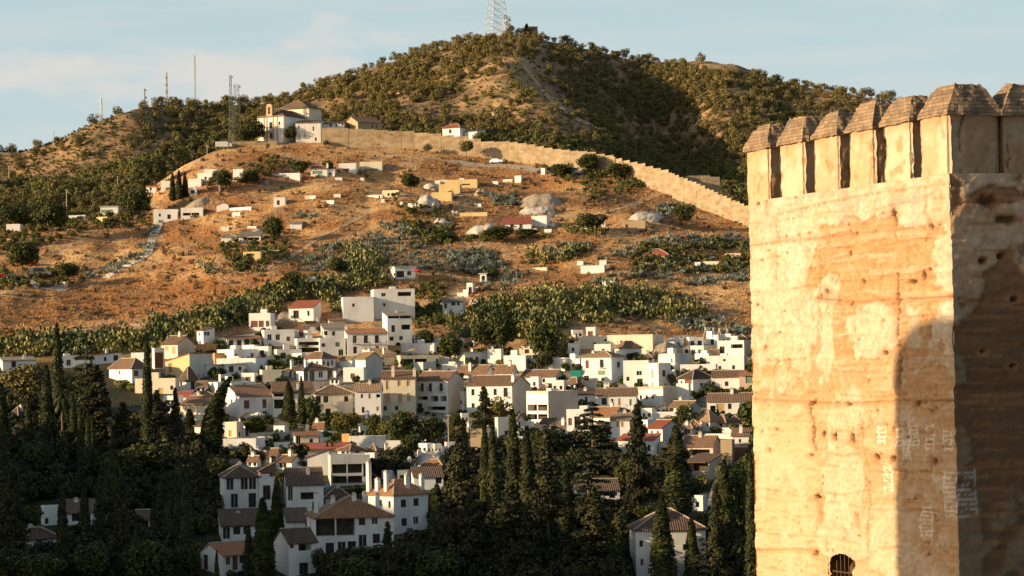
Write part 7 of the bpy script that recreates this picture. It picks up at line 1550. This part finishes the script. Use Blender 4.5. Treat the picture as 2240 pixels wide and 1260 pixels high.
# lorry on the ridge left of the masts
P = hit(487, 313); e = empty('box_lorry', tuple(map(float, P)), .1); tag(e, 'white box lorry on the ridge left of the lattice masts', 'lorry')
MB().box(-2.2, 1.6, -1, 1, .7, 2.2).build('cargo_box', whitep, e); MB().frustum(1.65, 2.9, -.95, .95, .5, 1.65, 2.5, -.85, .85, 1.9).build('cab', whitep, e)
wl = MB(); 
for xw in (-1.5, 2.2):
    for yw in (-.9, .9): wl.bar((xw, yw - .12, .4), (xw, yw + .12, .4), .4, 10)
wl.build('wheel', railm, e)
# umbrella, awnings and terrace furniture
def parasol(label, px, py, c, w_=2.4, layer='f', z=2.2, P=None):
    P = hit(px, py, layer) if P is None else P; e = empty('parasol', tuple(map(float, P))); tag(e, label, 'parasol'); m_ = MB(); n = 8
    m_.add([(w_ / 2 * math.cos(i * math.pi / 4), w_ / 2 * math.sin(i * math.pi / 4), z) for i in range(n)] + [(0, 0, z + .55)], [(i, (i + 1) % n, n) for i in range(n)] + [tuple(range(n - 1, -1, -1))]); m_.build('canopy', c, e)
    MB().bar((0, 0, -.3), (0, 0, z + .1), .03, 5).build('pole', steel, e)
redc = noisy('red_canvas', (0.62, 0.06, 0.07), (0.5, 0.04, 0.05), 2); grnc = noisy('green_canvas', (0.03, 0.30, 0.20), (0.02, 0.24, 0.16), 2); strw = noisy('straw', (0.45, 0.32, 0.15), (0.35, 0.24, 0.11), 6); whc = noisy('white_canvas', (0.8, 0.77, 0.7), (0.7, 0.67, 0.6), 2)
parasol('bright red parasol before the flat grey roofed cave house', 914, 613, redc, 2.6)
parasol('wide straw parasol over the cafe terrace', 905, 792, strw, 3.2, z=2.3)
parasol('white parasol in the courtyard below the shuttered gable', 565, 935, whc, 3.0); parasol('small white parasol on the shaded roof terrace', 687, 934, whc, 1.8)
def awning(label, x0, x1, y0, y1, mat, name='awning', out_=2.2):
    P = hit((x0 + x1) / 2, y1 + 12); mpp = P[1] / FP; w_ = (x1 - x0) * mpp; z1 = (y1 + 12 - y0) * mpp; z0 = (12) * mpp
    P = P + np.array([0, -1.5, 0])
    e = empty(name, tuple(map(float, P))); tag(e, label, 'awning'); m_ = MB(); m_.add([(-w_ / 2, -out_, z0), (w_ / 2, -out_, z0), (w_ / 2, 0, z1), (-w_ / 2, 0, z1), (-w_ / 2, -out_, z0 - .05), (w_ / 2, -out_, z0 - .05), (w_ / 2, 0, z1 - .05), (-w_ / 2, 0, z1 - .05)], [(0, 1, 2, 3), (7, 6, 5, 4), (0, 4, 5, 1), (1, 5, 6, 2), (3, 7, 4, 0), (2, 6, 7, 3)]); m_.build('canvas', mat, e)
    f_ = MB(); f_.bar((-w_ / 2, -out_, -2), (-w_ / 2, -out_, z0), .04, 4); f_.bar((w_ / 2, -out_, -2), (w_ / 2, -out_, z0), .04, 4); f_.build('frame', steel, e)
awning('green awning roof left of the hipped cream house', 1248, 1272, 810, 824, grnc); awning('bright green awning in front of the cedar', 1308, 1332, 944, 958, grnc); awning('ochre awning on the shaded middle house', 656, 702, 1062, 1074, strw); awning('dark blue awning on the shaded middle house', 696, 724, 1058, 1066, noisy('blue_canvas', (.03, .07, .14), (.03, .06, .11), 2))
chm = whitep
for i, (x, y) in enumerate([(882, 806), (890, 803), (898, 808), (906, 804), (914, 808), (922, 803), (930, 806), (938, 803), (946, 806), (952, 803)]):
    P = hit(x, y); m_ = MB(); m_.box(-.25, .25, -.25, .25, .42, .47)
    e = empty('terrace_chair', (float(P[0]), float(P[1]), float(P[2])), i * .9); tag(e, 'white chair on the cafe terrace', 'chair', 'chairs on the cafe terrace'); m_.build('seat', chm, e)
    b_ = MB(); b_.box(-.25, .25, .2, .25, .47, .95); b_.build('backrest', chm, e)
    for sx_ in (-.22, .22):
        for sy__ in (-.22, .22): MB().box(sx_ - .02, sx_ + .02, sy__ - .02, sy__ + .02, 0, .42).build('leg', chm, e)
for o in list(col.objects):
    if o.parent is None and o.type in ('MESH', 'EMPTY') and 'kind' not in o: o['kind'] = 'thing'
